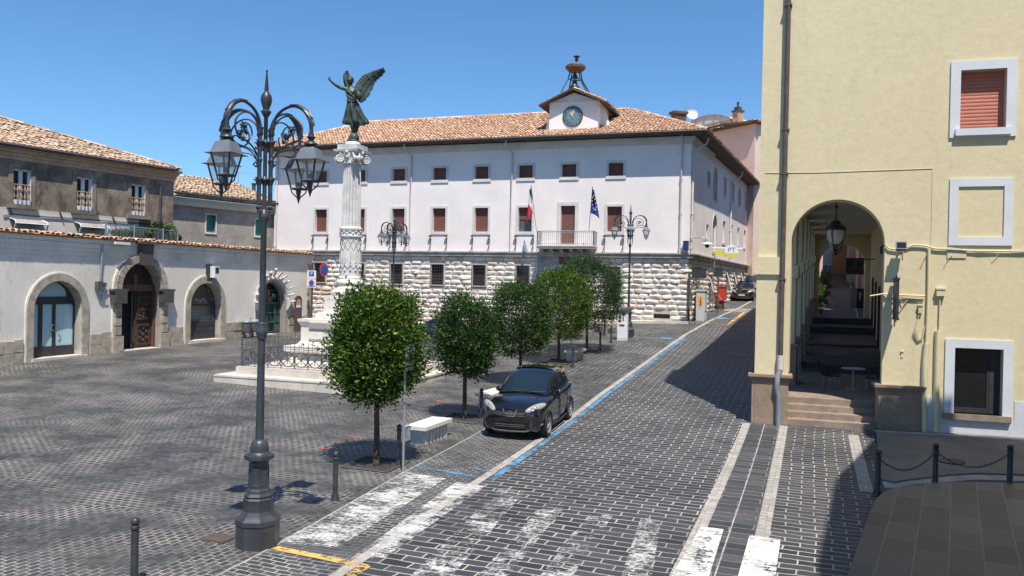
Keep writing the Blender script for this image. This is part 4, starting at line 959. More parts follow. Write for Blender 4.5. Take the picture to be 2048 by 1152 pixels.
mb = MB(); mb.panel(Lf, rect_pg(-2, asp, -1.5, ztop+.1), holes[:2], 0, .55); mb.fbox(Lf, -2, Lf.L-.03, -1.5, ztop+.1, -8, -.8); mb.build('wall', M['plastL'], low)
mb = MB(); mb.panel(Lf, rect_pg(asp, Lf.L, -1.5, ztop+.1), holes[2:], 0, .55)
mb.fbox(Lf, Lf.L-.35, Lf.L-.001, -1.5, ztop+.1, -7.9, -.02); mb.build('wall', M['plastL2'], low)
# stone quoin at the right end and plinth
mb = MB()
z = Lf.gz(Lf.L)-.3; k = 0
while z < ztop-.4:
    h = .42+.1*((k*37) % 5)/5; w = .42 if k % 2 else .62
    mb.fbox(Lf, Lf.L-w+.3, Lf.L+.12, z, z+h+.001, -.6, .05-.006*(k % 2)); z += h; k += 1
mb.build('quoin', M['tufa'], low)
segs = []; prev = -2
for a0, a1, *_ in D: segs.append((prev, a0-.48)); prev = a1+.48
segs.append((prev, Lf.L-.32))
rg = random.Random(4)
for s0, s1 in segs:
    x = s0; mb = MB()
    while x < s1-.05:
        w = min(rg.uniform(.5, 1.1), s1-x); zt = Lf.uv(100, 683)[1] + (Lf.gz(x)-Lf.gz(10))*1.0
        zb = Lf.gz(x)-.4; zt = Lf.gz(x)+rg.uniform(.95, 1.02); zm = (zb+.35+zt)/2
        for p, q in ((zb, zm-.012), (zm+.012, zt)): mb.fbox(Lf, x+.01, x+w-.01, p, q, -.1, rg.uniform(.03, .09))
        x += w
    mb.build('stone_plinth', M['tufa'], low)
# cornice bands and tiles
mb = MB()
for k, (h, d) in enumerate(((.0, .03), (.20, .06), (.40, .10), (.62, .14))): mb.fbox(Lf, -2, Lf.L+.1+d*.5, ztop-.82+h, ztop-.82+h+.203+.002*k, -.02, d)
mb.build('cornice', M['plastL'], low)
mb = MB(); tiled(mb, Lf.P(-2, ztop+.06, .30), Lf.P(Lf.L+.35, ztop+.06, .30), Lf.P(-2, ztop+.17, -.55), Lf.P(Lf.L+.35, ztop+.17, -.55), .27, .42, amp=.09, jit=.022); mb.build('tile_coping', M['roof1'], low, norm=False)
mb = MB(); mb.fbox(Lf, -2, Lf.L+.2, ztop+.0, ztop+.1, -7.8, -.5); mb.build('terrace_slab', M['plastL'], low)
# surrounds
def surround(k, w, proud=.08, m='tufa', vous=0):
    a0, a1, zb, zs, zt = D[k]; n = 18; g = Lf.gz((a0+a1)/2)
    i = arch_pg(a0, a1, zb-.35, zs, n); o = arch_pg(a0-w, a1+w, zb-.35, zs, n)
    mb = MB(); mb.ring(Lf, i, o, -.5, proud)
    s_ = mb.build('arch_surround', M[m], low)
    mb = MB(); i2 = arch_pg(a0-w, a1+w, zb-.3, zs, n); o2 = arch_pg(a0-w-.06, a1+w+.06, zb-.3, zs, n); mb.ring(Lf, i2, o2, -.02, proud*.55); mb.build('arch_edge', M['plastL'], s_)
    if vous:
        mb = MB(); c, r = (a0+a1)/2, (a1-a0)/2
        for q in range(vous):
            t0, t1 = PI*(q+.04)/vous, PI*(q+.96)/vous
            pg = [(c+(r+.05)*math.cos(t0), zs+(r+.05)*math.sin(t0)), (c+(r+w-.06)*math.cos(t0), zs+(r+w-.06)*math.sin(t0)), (c+(r+w-.06)*math.cos(t1), zs+(r+w-.06)*math.sin(t1)), (c+(r+.05)*math.cos(t1), zs+(r+.05)*math.sin(t1))]
            mb.prism(Lf, pg, proud-.01, proud+.07)
        mb.build('voussoir', M[m], s_)
        for s2, x0, x1 in ((0, a0-w+.04, a0-.05), (1, a1+.05, a1+w-.04)):
            z = zb+.75; mb = MB()
            while z < zs-.75: mb.fbox(Lf, x0, x1, z, z+.4, proud, proud+.07); z += .46
            mb.fbox(Lf, x0-.12, x1+.12, zb-.3, zb+.68, 0, proud+.1); mb.build('jamb_block', M[m], s_)
    return s_
surround(0, .34); s1 = surround(1, .46, .1, 'tufa', 17); surround(2, .37); surround(3, .32, .05)
a0, a1, zb, zs, zt = D[1]; c = (a0+a1)/2
mb = MB(); mb.prism(Lf, [(c-.28, zt-.1), (c+.28, zt-.1), (c+.42, zt+.95), (c-.42, zt+.95)], .05, .42); mb.fbox(Lf, c-.55, c+.55, zt+.95, zt+1.08, 0, .55); mb.build('keystone', M['gut'], s1)
for x in (a0-.26, a1+.26): mb = MB(); mb.prism(Lf, [(x-.38, zs-.7), (x+.36, zs-.7), (x+.36, zs-.12), (x+.44, zs-.1), (x+.44, zs), (x-.46, zs), (x-.46, zs-.1), (x-.38, zs-.12)], .02, .36); mb.build('impost', M['gut'], s1)
# 1: glazed blue door
a0, a1, zb, zs, zt = D[0]; c = (a0+a1)/2; w = a1-a0; d = -.42
sd_ = thing('glazed_shop_door', 'blue film glazed double door in a dark frame inside the leftmost stone arch', 'door', Lf.P(c, zb, d))
yl = Lf.uv(118, 594)[1]; yl2 = Lf.uv(118, 609)[1]; jx0, jx1 = Lf.uv(81, 650, d)[0], Lf.uv(151, 650, d)[0]
mb = MB(); r = w/2*.66; hole_f = arch_pg(c-r, c+r, yl, yl+.0001, 14, .88)[2:]
m1, m2, m3, m4 = Lf.uv(105.5, 650, d)[0], Lf.uv(111, 650, d)[0], jx0+.1, jx1-.1
zk = zb+.42
mb.ring(Lf, arch_pg(c-r, c+r, yl, yl+.01, 14, .80), arch_pg(a0-.02, a1+.02, yl-.005, zs, 14), d-.05, d)
mb.fbox(Lf, a0-.02, a1+.02, yl2, yl, d-.05, d+.01); mb.fbox(Lf, a0-.02, a1+.02, zb-.1, zk, d-.05, d-.002)
for q0, q1, zt2 in ((m1, m2, yl2), (jx0-.08, m3, yl2), (m4, jx1+.08, yl2), (a0-.02, a0+.06, yl2), (a1-.06, a1+.02, yl2)): mb.fbox(Lf, q0, q1, zk, zt2, d-.05, d)
mb.fbox(Lf, (m1+m2)/2-.01, (m1+m2)/2+.01, zb, yl2, d, d+.015); mb.build('frame', M['darkfr'], sd_)
mb = MB(); mb.panel(Lf, arch_pg(a0, a1, zb, zs, 18), [], d-.06, 0); mb.build('pane', M['bglass'], sd_)
mb = MB(); mb.fbox(Lf, a0-.1, a1+.25, zb-.22, zb-.03, d, .14); mb.build('threshold', M['trav'], sd_)
mb = MB(); zh = Lf.uv(111, 655, d)[1]
for s_ in (-1, 1): mb.tube([Lf.P((m1+m2)/2+s_*(.07+.13*abs(math.sin(t))), zh+.14*math.cos(t), d+.07) for t in [PI*k/8 for k in range(9)]], .018, 6)
mb.build('handle', M['chrome'], sd_)
mb = MB()
for k in range(11): mb.fbox(Lf, c-.62+k*.125, c-.55+k*.125, (yl+yl2)/2-.04, (yl+yl2)/2+.03+.01*(k % 3), d, d+.006)
mb.build('lettering', M['steel'], sd_)
# 2: carved portal
a0, a1, zb, zs, zt = D[1]; c = (a0+a1)/2; d = -.45
dr = thing('carved_portal', 'dark carved wooden portal with lunette, right leaf closed, in the big arch with keystone', 'door', Lf.P(c, zb, d))
mb = MB(); r = (a1-a0)/2; mb.prism(Lf, [(c+r*math.cos(PI*k/18), zs+.1+r*math.sin(PI*k/18)) for k in range(19)], d-.1, d)
for s_ in (-1, 1):
    for k in range(7): an = PI/2+s_*(.2+k*.19); mb.tube([Lf.P(c+.25*math.cos(an), zs+.3+.25*math.sin(an), d+.02), Lf.P(c+r*.86*math.cos(an), zs+.2+r*.86*math.sin(an), d+.02)], .04, 5)
mb.build('lunette', M['dwood'], dr)
mb = MB(); mb.fbox(Lf, a0-.05, a1+.05, zs-.12, zs+.22, d-.1, d+.12); mb.fbox(Lf, c-.12, c+.12, zs+.2, zs+.75, d, d+.1); mb.build('lintel', M['rwood'], dr)
mb = MB(); mb.fbox(Lf, c+.05, a1-.02, zb-.2, zs-.1, d-.1, d-.02)
for z0, z1 in ((zb+.1, zb+1.2), (zb+1.4, zb+2.0), (zb+2.15, zs-.35)):
    mb.ring(Lf, rect_pg(c+.3, a1-.25, z0+.12, z1-.12), rect_pg(c+.18, a1-.13, z0, z1), d-.03, d+.05)
    cc, zz = (c+a1)/2, (z0+z1)/2
    for dx, dz in ((0, 0), (-.18, .12), (.18, .12), (-.2, -.14), (.2, -.14), (0, .24), (0, -.24)): mb.ball(Lf.P(cc+dx*1.2, zz+dz*(z1-z0)/.9, d-.02), .075, 8, 5, (1.3, .8, 1))
mb.build('door_leaf', M['dwood'], dr)
mb = MB(); mb.fbox(Lf, a1-.13, a1-.01, zb-.2, zs-.1, d-.02, d+.18); mb.build('door_edge', M['rwood'], dr)
mb = MB(); mb.fbox(Lf, a0, c+.1, zb-.3, zs, -.79, -.70); mb.build('passage_dark', M['black'], dr)  # black sheet standing in for the shade of the open passage
mb = MB(); mb.fbox(Lf, a0-.1, a1+.1, zb-.25, zb-.04, d-.3, .2); mb.build('threshold', M['trav'], dr)
# 3: roller grille shop
a0, a1, zb, zs, zt = D[2]; c = (a0+a1)/2; d = -.40; r = (a1-a0)/2
sh3 = thing('roller_grille', 'closed dark roller grille under a grey lettered lunette in the third arch', 'shop front', Lf.P(c, zb, d))
mb = MB(); mb.prism(Lf, [(c+r*math.cos(PI*k/18), zs+r*math.sin(PI*k/18)) for k in range(19)], d-.06, d); fas = mb.build('lunette_board', M['lampm'], sh3)
word = 'GIOIELLERIA'
for k, ch_ in enumerate(word):
    an = PI*(.90-.80*k/(len(word)-1)); text('lettering', ch_, .30, Lf, c+r*.82*math.cos(an), zs+.02+r*.82*math.sin(an), d+.004, M['ochre'], fas, rotz=(an-PI/2)*.9)
mb = MB(); mb.tube([Lf.P(c-.5+k*.02, zs+.27+.09*math.sin(k*.62)*(1 if k > 6 else 1.3)+.03*math.sin(k*.21), d+.012) for k in range(51)], .016, 5); mb.tube([Lf.P(c-.62, zs+.12, d+.012), Lf.P(c+.62, zs+.12, d+.012)], .012, 4); mb.build('lettering', M['gold'], fas)
mb = MB(); mb.fbox(Lf, a0, a1, zb-.2, zs, d-.5, d-.45); mb.build('dark_interior', M['black'], sh3)
mb = MB(); zsol = zb+.95
rows = int((zs-zsol)/.12)
for k in range(rows):
    z = zsol+k*.12; pts = [Lf.P(a0+(a1-a0)*j/24, z+.05*math.sin(j*PI/1+(k % 2)*0)*0+(.045 if (j+k) % 2 else -.045), d) for j in range(25)]
    mb.tube(pts, .018, 4)
mb.build('grille', M['darkfr'], sh3)
mb = MB()
for k in range(7): mb.fbox(Lf, a0, a1, zb-.06+k*.145, zb-.06+k*.145+.135, d-.03, d+.012*(k % 2)+.005)
for x in (a0+.03, a1-.03): mb.fbox(Lf, x-.04, x+.04, zb-.1, zs, d-.05, d+.05)
mb.fbox(Lf, a0, a1, zs-.05, zs+.03, d-.05, d+.05); mb.build('shutter_slat', M['darkfr'], sh3)
mb = MB(); mb.fbox(Lf, a0-.1, a1+.3, zb-.3, zb-.08, d, .16); mb.build('threshold', M['trav'], sh3)
# lamp box above arch 3
q = Lf.uv(418, 548); lb = thing('wall_floodlight', 'small grey floodlight box above the third arch with roller grille', 'lamp', Lf.P(q[0], q[1], .2))
mb = MB(); mb.fbox(Lf, q[0]-.25, q[0]+.15, q[1]-.35, q[1]+.55, -.02, .10); mb.build('bracket', M['darkfr'], lb); mb = MB(); mb.fbox(Lf, q[0]-.02, q[0]+.35, q[1]-.2, q[1]+.45, .10, .42); mb.build('housing', M['whitem'], lb)
mb = MB(); mb.fbox(Lf, q[0]+.02, q[0]+.31, q[1]+.05, q[1]+.38, .42, .43); mb.build('lens', M['glass'], lb)
# 4: green gate with relief crest
a0, a1, zb, zs, zt = D[3]; c = (a0+a1)/2; d = -.35; r = (a1-a0)/2
g4 = thing('green_gate', 'dark green glazed gate with diagonal bars under the carved leafy arch', 'gate', Lf.P(c, zb, d))
mb = MB(); mb.panel(Lf, arch_pg(a0, a1, zb-.2, zs, 18), [], d-.12, 0); mb.build('pane', M['glass'], g4)
mb = MB(); zz = [zb, zb+(zs-zb)*.34, zb+(zs-zb)*.66, zs]
for z in zz: mb.fbox(Lf, a0, a1, z-.05, z+.05, d-.04, d+.04)
xs_ = [a0+.05, a0+r*.42, c, a1-r*.42, a1-.05]
for x in xs_: mb.fbox(Lf, x-.05, x+.05, zb-.15, zs, d-.045, d+.045)
for k in (1, 2): mb.fbox(Lf, a0+.1*k, a1-.1*k, zs+.33*k*r*.9-.03, zs+.33*k*r*.9+.03, d-.03, d+.03)
mb.fbox(Lf, c-.03, c+.03, zs, zt-.05, d-.035, d+.035); mb.tube([Lf.P(c+(r-.04)*math.cos(PI*k/16), zs+(r-.04)*math.sin(PI*k/16), d) for k in range(17)], .05, 5); mb.build('frame', M['ggreen'], g4)
mb = MB()
for i in range(len(xs_)-1):
    for j in range(3):
        x0, x1, z0, z1 = xs_[i]+.05, xs_[i+1]-.05, zz[j]+.05, zz[j+1]-.05; n = 7
        if j == 1:
            for k in range(1, n): x = x0+(x1-x0)*k/n; mb.tube([Lf.P(x, z0, d), Lf.P(x, z1, d)], .016, 4)
            continue
        s_ = 1 if (i+j) % 2 else -1; Wd, Hh = x1-x0, z1-z0
        for k in range(-n, n+1):
            t0 = k/n*Hh*1.0; p = (0, t0); q_ = (Wd, t0+Wd*1.0)
            ya, yb_ = max(p[1], 0), min(q_[1], Hh)
            if ya >= yb_: continue
            xa, xb = ya-t0, yb_-t0
            if s_ < 0: xa, xb = Wd-xa, Wd-xb
            mb.tube([Lf.P(x0+xa, z0+ya, d), Lf.P(x0+xb, z0+yb_, d)], .016, 4)
mb.build('diagonal_bar', M['ggreen'], g4)
text('lettering', 'M', .5, Lf, c+r*.52, zs+.42, d-.02, M['greym'], g4)
mb = MB(); mb.fbox(Lf, a0-.1, a1+.1, zb-.3, zb-.12, d, .16); mb.build('threshold', M['trav'], g4)
cr_ = MB()
for k in range(13):
    an = PI*(k+.2)/12.4; R0_ = r+.28; hh = .26+.14*math.sin(an)**2 + (.14 if k == 6 else 0)
    bx_, bz_ = c+R0_*math.cos(an), zs+R0_*math.sin(an); u = (math.cos(an), math.sin(an)); lean = .15*(1 if an < PI/2 else -1)
    pts = [Lf.P(bx_, bz_, .06), Lf.P(bx_+u[0]*hh*.5, bz_+u[1]*hh*.5, .2), Lf.P(bx_+u[0]*hh+lean*.4, bz_+u[1]*hh+.02, .33), Lf.P(bx_+u[0]*hh*1.02+lean, bz_+u[1]*hh*.92, .38)]
    cr_.tube(pts, [.10, .12, .10, .04], 7, flat=.6)
cr_.tube([Lf.P(c+(r+.24)*math.cos(PI*k/20), zs+(r+.24)*math.sin(PI*k/20), .06) for k in range(21)], .12, 7)
for s_ in (-1, 1): cr_.tube([Lf.P(c+s_*(r+.2), zs+.3, .1), Lf.P(c+s_*(r+.3), zs+.0, .15), Lf.P(c+s_*(r+.22), zs-.35, .12), Lf.P(c+s_*(r+.15), zs-.5, .05)], [.15, .17, .12, .05], 7)
cr_.build('carved_crest', M['oldstone'], low, smooth=60)
# upper wall things
q = Lf.uv(200, 560); mb = MB(); mb.tube([Lf.P(q[0], ztop-.2, .12), Lf.P(q[0]-.02, Lf.uv(200, 562)[1], .05)], .05, 6); mb.build('cable_conduit', M['steel'], low)
mb = MB(); zz = Lf.uv(200, 567)[1]; mb.fbox(Lf, q[0]-.3, q[0]+.02, zz-.3, zz+.1, 0, .2); mb.fbox(Lf, q[0]+.08, q[0]+.25, zz-.15, zz+.05, 0, .15); mb.tube([Lf.P(q[0]+.1, zz, .1), Lf.P(q[0]+.2, zz-.3, .2), Lf.P(q[0]-.05, zz-.5, .15), Lf.P(q[0]+.0, zz-.8, .08)], .02, 5); mb.tube([Lf.P(q[0]+.1, zz-.35, .06), Lf.P(q[0]+1.1, zz-.35, .06)], .02, 4); mb.build('junction_box', M['ironf'], low)
q = Lf.uv(233, 487); mb = MB(); mb.fbox(Lf, q[0]-.45, q[0]+.45, q[1]-.05, q[1]+.07, .3, .42); mb.build('strip_lamp', M['whitem'], low)
for (px, py) in ((332, 597),):
    q = Lf.uv(px, py); t = thing('no_parking_plate', 'small white no parking plate on the right jamb of the big portal', 'sign', Lf.P(q[0], q[1], .16))
    mb = MB(); mb.fbox(Lf, q[0]-.17, q[0]+.17, q[1]-.3, q[1]+.3, .16, .19); mb.build('plate', M['signwhite'], t)
    mb = MB(); mb.prism(Lf, [(q[0]+.13*math.cos(k*PI/10), q[1]+.1+.13*math.sin(k*PI/10)) for k in range(20)], .19, .194); mb.build('red_disc', M['signred'], t)
    mb = MB(); mb.prism(Lf, [(q[0]+.095*math.cos(k*PI/10), q[1]+.1+.095*math.sin(k*PI/10)) for k in range(20)], .194, .198); mb.build('blue_disc', M['signblue'], t)
# twin bins, information panel, sign post ----------------------------
q = Lf.uv(487, 650); p = Lf.P(q[0], 0, .5); p.z = gh(p.x, p.y)
for k, s_ in enumerate((-1, 1)):
    t = thing('litter_bin', ('left' if s_ < 0 else 'right')+' one of the two grey litter bins hung on the post before the low wall', 'bin', p+Lf.u*(s_*.36)+V((0, 0, .35)), group='twin litter bins')
    mb = MB(); c_ = p+Lf.u*(s_*.36)+V((0, 0, .32)); mb.lathe([(.18, 0), (.26, .06), (.29, .62)], c_, 12); mb.build('bin_body', M['ironf'], t, smooth=40)
    mb = MB(); mb.lathe([(.32, .60), (.32, .66), (.22, .76), (.05, .79)], c_, 12); mb.build('bin_lid', M['steel'], t, smooth=40)
t = thing('bin_post', 'thin grey post between the two litter bins', 'post', p); mb = MB(); mb.tube([p-V((0, 0, .1)), p+V((0, 0, 1.2))], .045, 8); mb.tube([p-Lf.u*.2+V((0, 0, .8)), p+Lf.u*.2+V((0, 0, .8))], .03, 6); mb.build('post', M['steel'], t)
q = Lf.uv(595, 640); p0 = Lf.uv(589, 640, .35)[0]; p1 = Lf.uv(602, 640, .35)[0]; g = Lf.gz(p0, .35); zt_ = Lf.uv(596, 591, .35)[1]
t = thing('information_panel', 'narrow round topped brown information panel standing by the corner of the low building', 'panel', Lf.P((p0+p1)/2, g, .35)); r = (p1-p0)/2
mb = MB(); mb.ring(Lf, arch_pg(p0+.08, p1-.08, g+.1, zt_-r, 12), arch_pg(p0, p1, g-.1, zt_-r, 12), .3, .4); mb.build('frame', M['rwood'], t)
mb = MB(); mb.prism(Lf, arch_pg(p0+.06, p1-.06, g+1.75, zt_-r, 12), .33, .36); mb.build('picture_board', M['ochre'], t)
mb = MB(); mb.fbox(Lf, p0+.06, p1-.06, g+1.6, g+1.75, .32, .375); mb.fbox(Lf, p0+.12, p1-.12, g+3.1, g+3.3, .36, .37); mb.build('white_strip', M['signwhite'], t)
mb = MB(); mb.fbox(Lf, p0+.06, p1-.06, g+.75, g+1.6, .33, .36); mb.build('grey_board', M['ironf'], t)
pb = at(622.5, 660, 53.5); pb.z = gh(pb.x, pb.y)
t = thing('parking_sign_post', 'brown post with white plates and a round no parking disc at the low building corner', 'sign', pb); S1 = Fr((pb.x-.5, pb.y+.16), (pb.x+.5, pb.y-.16))
zt_ = at(624, 541, 53.5).z; mb = MB(); mb.tube([pb-V((0, 0, .1)), V((pb.x, pb.y, zt_+.5))], .07, 8); mb.build('post', M['bpipe'], t)
z1, z2, z3 = at(623, 541, 53.5).z, at(623, 558, 53.5).z, at(623, 575, 53.5).z
mb = MB(); mb.fbox(S1, .22, .88, z2+.02, z1, .1, .14); mb.fbox(S1, .22, .88, z3, z2-.02, .1, .14); mb.build('plate', M['signwhite'], t)
mb = MB(); mb.fbox(S1, .36, .74, z1-.4, z1-.06, .14, .145); mb.fbox(S1, .3, .8, z3+.06, z3+.12, .14, .145); mb.build('blue_field', M['signblue'], t)
text('lettering', 'P', .32, S1, .55, z1-.23, .147, M['signwhite'], t)
mb = MB(); mb.prism(S1, [(.55+.2*math.cos(k*PI/12), z2-.26+.2*math.sin(k*PI/12)) for k in range(24)], .14, .145); mb.build('red_ring', M['signred'], t)
mb = MB(); mb.prism(S1, [(.55+.15*math.cos(k*PI/12), z2-.26+.15*math.sin(k*PI/12)) for k in range(24)], .145, .149); mb.build('blue_disc', M['signblue'], t)
S2 = Fr((pb.x+.35, pb.y-.5), (pb.x+.75, pb.y+.35)); zc_ = at(630, 539, 53.5).z; cc = .85
mb = MB(); mb.prism(S2, [(cc+.46*math.cos(k*PI/14), zc_+.46*math.sin(k*PI/14)) for k in range(28)], -.02, .0); mb.build('red_ring', M['signred'], t)
mb = MB(); mb.prism(S2, [(cc+.35*math.cos(k*PI/14), zc_+.35*math.sin(k*PI/14)) for k in range(28)], .0, .006); mb.build('blue_disc', M['signblue'], t)
# ------------------------------------------------------------------ dark stained house above
B1 = at(347, 400, 48.3); B0 = at(0, 400, 39.8); k = 1.5
Bf = Fr((B1.x-(B1.x-B0.x)*k, B1.y-(B1.y-B0.y)*k), (B1.x, B1.y)); BL = Bf.L
bh = thing('stained_house', 'dark stained old house with white windows above the low shop row', 'building', (B1.x, B1.y, gh(B1.x, B1.y)))
ZB = Bf.uv(170, 320)[1]; zband = Bf.uv(150, 428)[1]
wx = [(25, 61, 338, 409), (152, 184, 352, 420), (262, 290, 366, 431)]
wz1 = zavg(Bf, [(43, 339), (168, 353), (276, 367)]); wz0 = zavg(Bf, [(43, 409), (168, 421), (276, 431)])
WA = [ctr(Bf, a, b, 390) for a, b, *_ in wx]; hw = .5*sum(Bf.uv(b, 390)[0]-Bf.uv(a, 390)[0] for a, b, *_ in wx)/3
mb = MB(); hl = [rect_pg(a-hw, a+hw, wz0, wz1) for a in WA]; mb.panel(Bf, rect_pg(0, BL, zband, ZB), hl, 0, .3); mb.fbox(Bf, 0, BL-.02, 0, ZB-.1, -12, -.3)
Bs = Fr(Bf.P(BL, 0)[:2], Bf.P(BL, 0, -11)[:2]); mb.panel(Bs, rect_pg(0, 11, 0, ZB), [], 0, 0); mb.build('stained_wall', M['brownpl'], bh)
mb = MB(); mb.panel(Bf, rect_pg(0, BL-2.3, 2, zband), [], .03, 0); mb.fbox(Bf, 0, BL-2.31, zband-.02, zband+.03, -.05, .035); mb.build('white_band', M['cream'], bh)
mb = MB(); mb.fbox(Bf, BL-2.3, BL, 2, zband, -.2, .0); mb.build('stained_wall', M['brownpl'], bh)
for a in WA:
    mb = MB(); mb.ring(Bf, rect_pg(a-hw, a+hw, wz0, wz1), rect_pg(a-hw-.22, a+hw+.22, wz0-.02, wz1+.22), -.05, .06); mb.fbox(Bf, a-hw-.3, a+hw+.3, wz0-.22, wz0-.02, -.05, .25); w = mb.build('window', M['brownpl'], bh)
    mb = MB(); mb.fbox(Bf, a-hw, a+hw, wz0, wz1, -.28, -.22); mb.build('pane', M['glass'], w)
    mb = MB()
    for x in (a-hw+.05, a-.045, a+.045, a+hw-.05): mb.fbox(Bf, x-.048, x+.048, wz0, wz1, -.2, -.12)
    mb.fbox(Bf, a-hw, a+hw, wz1-.12, wz1, -.2, -.12); mb.fbox(Bf, a+hw-.02, a+hw+.06, wz0, wz1, -.2, .02); mb.build('sash', M['whitem'], w)
    mb = MB()
    for k in range(5):
        x = a-hw*.8+hw*1.6*k/4; mb.lathe([(.04, 0), (.065, .1), (.03, .28), (.07, .45), (.035, .62), (.04, .7)], Bf.P(x, wz0+.28, -.02), 8)
    mb.tube([Bf.P(a-hw, wz0+1.0, -.02), Bf.P(a+hw, wz0+1.0, -.02)], .03, 5); mb.build('baluster', M['brownst'], w)
    mb = MB()
    for k in range(4): x = a-hw*.7+hw*1.4*k/3; mb.lathe([(.09, 0), (.13, .22)], Bf.P(x, wz0+.0, .08), 8)
    mb.build('flower_pot', M['whitem'], w)
mb = MB()
for k, (h, d) in enumerate(((-.52, .05), (-.34, .10), (-.16, .2), (0, .34))): mb.fbox(Bf, -.01, BL+d, ZB+h, ZB+h+(.182 if k < 3 else .12), -.1, d); mb.fbox(Bs, -.02, 11, ZB+h+.001, ZB+h+(.181 if k < 3 else .119), -.1, d)
mb.build('cornice', M['ochre'], bh)
mb = MB(); mb.tube([Bf.P(0, ZB+.16, .42), Bf.P(BL-.3, ZB+.16, .42)], .11, 6); a = Bf.uv(318, 380)[0]; mb.tube([Bf.P(a, ZB-.9, .15), Bf.P(a, zband-1.2, .08)], .065, 6); mb.build('gutter', M['gut'], bh)
mb = MB(); hz = 2.45
tiled(mb, Bf.P(0, ZB+.2, .42), Bf.P(BL+.25, ZB+.2, .42), Bf.P(0, ZB+.2+hz, -5.4), Bf.P(BL-9.3, ZB+.2+hz, -5.4), .27, .42, jit=.02, sd=11)
tiled(mb, Bf.P(BL+.25, ZB+.2, .42), Bs.P(11, ZB+.2, .5), Bf.P(BL-9.3, ZB+.2+hz, -5.4), Bs.P(11, ZB+.2+hz, -9.3), .5, .8, sd=12)
ridge_tiles(mb, Bf.P(BL+.25, ZB+.24, .42), Bf.P(BL-9.3, ZB+.24+hz, -5.4)); ridge_tiles(mb, Bf.P(BL-9.3, ZB+.24+hz, -5.4), Bf.P(0, ZB+.24+hz, -5.4)); mb.build('roof', M['roof2'], bh, norm=False)
# canopies and shutters of the lower floor
for (x0, x1, y0, y1) in ((16, 82, 438, 450), (146, 205, 446, 457)):
    a0, a1 = Bf.uv(x0+2, y1, .0)[0], Bf.uv(x1, y1, .0)[0]; zt_ = Bf.uv((x0+x1)/2, y0, .3)[1]
    mb = MB(); n = 8; arc = [(zt_-.24*(1-math.cos(PI/2*k/n)), .03+.62*math.sin(PI/2*k/n)) for k in range(n+1)]
    mb.add([Bf.P(a, z, d) for a in (a0, a1) for z, d in arc], [(i, i+1, n+2+i, n+1+i) for i in range(n)]); cn = mb.build('awning', M['greypl'], bh)
    mb = MB()
    for a in (a0, a1): mb.tube([Bf.P(a, z, d) for z, d in arc], .028, 5); mb.tube([Bf.P(a, arc[-1][0], arc[-1][1]), Bf.P(a, zt_-1.6, .05)], .04, 4)
    mb.tube([Bf.P(a0, *arc[-1]), Bf.P(a1, *arc[-1])], .028, 5); mb.build('awning_rim', M['whitem'], cn)
    mb = MB(); mb.fbox(Bf, a0+.35, a1-.5, zt_-2.3, zt_-.3, .03, .1)
    for k in range(12): mb.fbox(Bf, a0+.45, (a0+a1)/2-.15, zt_-2.2+k*.15, zt_-2.12+k*.15, .1, .13); mb.fbox(Bf, (a0+a1)/2+.05, a1-.6, zt_-2.2+k*.15, zt_-2.12+k*.15, .1, .13)
    mb.build('shutter', M['terr2'], bh)
q = Bf.uv(70, 430); mb = MB(); zz = [Bf.uv(x, y)[1] for x, y in ((5, 432), (20, 428), (60, 432), (130, 436), (240, 444), (300, 448))]; mb.tube([Bf.P(Bf.uv(x, 430)[0], z, .08) for x, z in zip((5, 20, 60, 130, 240, 300), zz)], .03, 5)
for x in (19, 120, 226): a = Bf.uv(x, 430)[0]; mb.tube([Bf.P(a-.1, zband+.1, .1), Bf.P(a+.1, zband-.35, .12)], .035, 5)
mb.build('cable', M['gut'], bh)
p = Bs.P(4, ZB-1.2, .9); antenna(p, .9, 'small fishbone antenna on the right wall of the stained house', ((.3, .35), (.6, .35), (.9, .3)))
# terrace fence and shrubs behind the coping
Tf0, Tf1 = Lf.uv(210, 470, -2.2), Lf.uv(356, 470, -2.2); zt_ = Lf.uv(210, 447, -2.2)[1]; zb_ = ztop+.08
t = thing('terrace_railing', 'thin grey metal railing on the terrace above the low shop row', 'railing', Lf.P(Tf0[0], zb_, -2.2))
mb = MB(); n = 52
for k in range(n+1): a = Tf0[0]+(Tf1[0]-Tf0[0])*k/n; mb.tube([Lf.P(a, zb_, -2.2), Lf.P(a, zt_, -2.2)], .011, 4)
for z in (zb_+.15, zt_-.04): mb.tube([Lf.P(Tf0[0], z, -2.2), Lf.P(Tf1[0], z, -2.2)], .018, 4)
mb.build('railing_bar', M['steel'], t)
mb = MB()
for px in (210, 267, 325, 354): a = Lf.uv(px, 470, -2.2)[0]; mb.tube([Lf.P(a, zb_, -2.15), Lf.P(a, zt_+.05, -2.15)], .045, 6)
mb.build('railing_post', M['steel'], t)
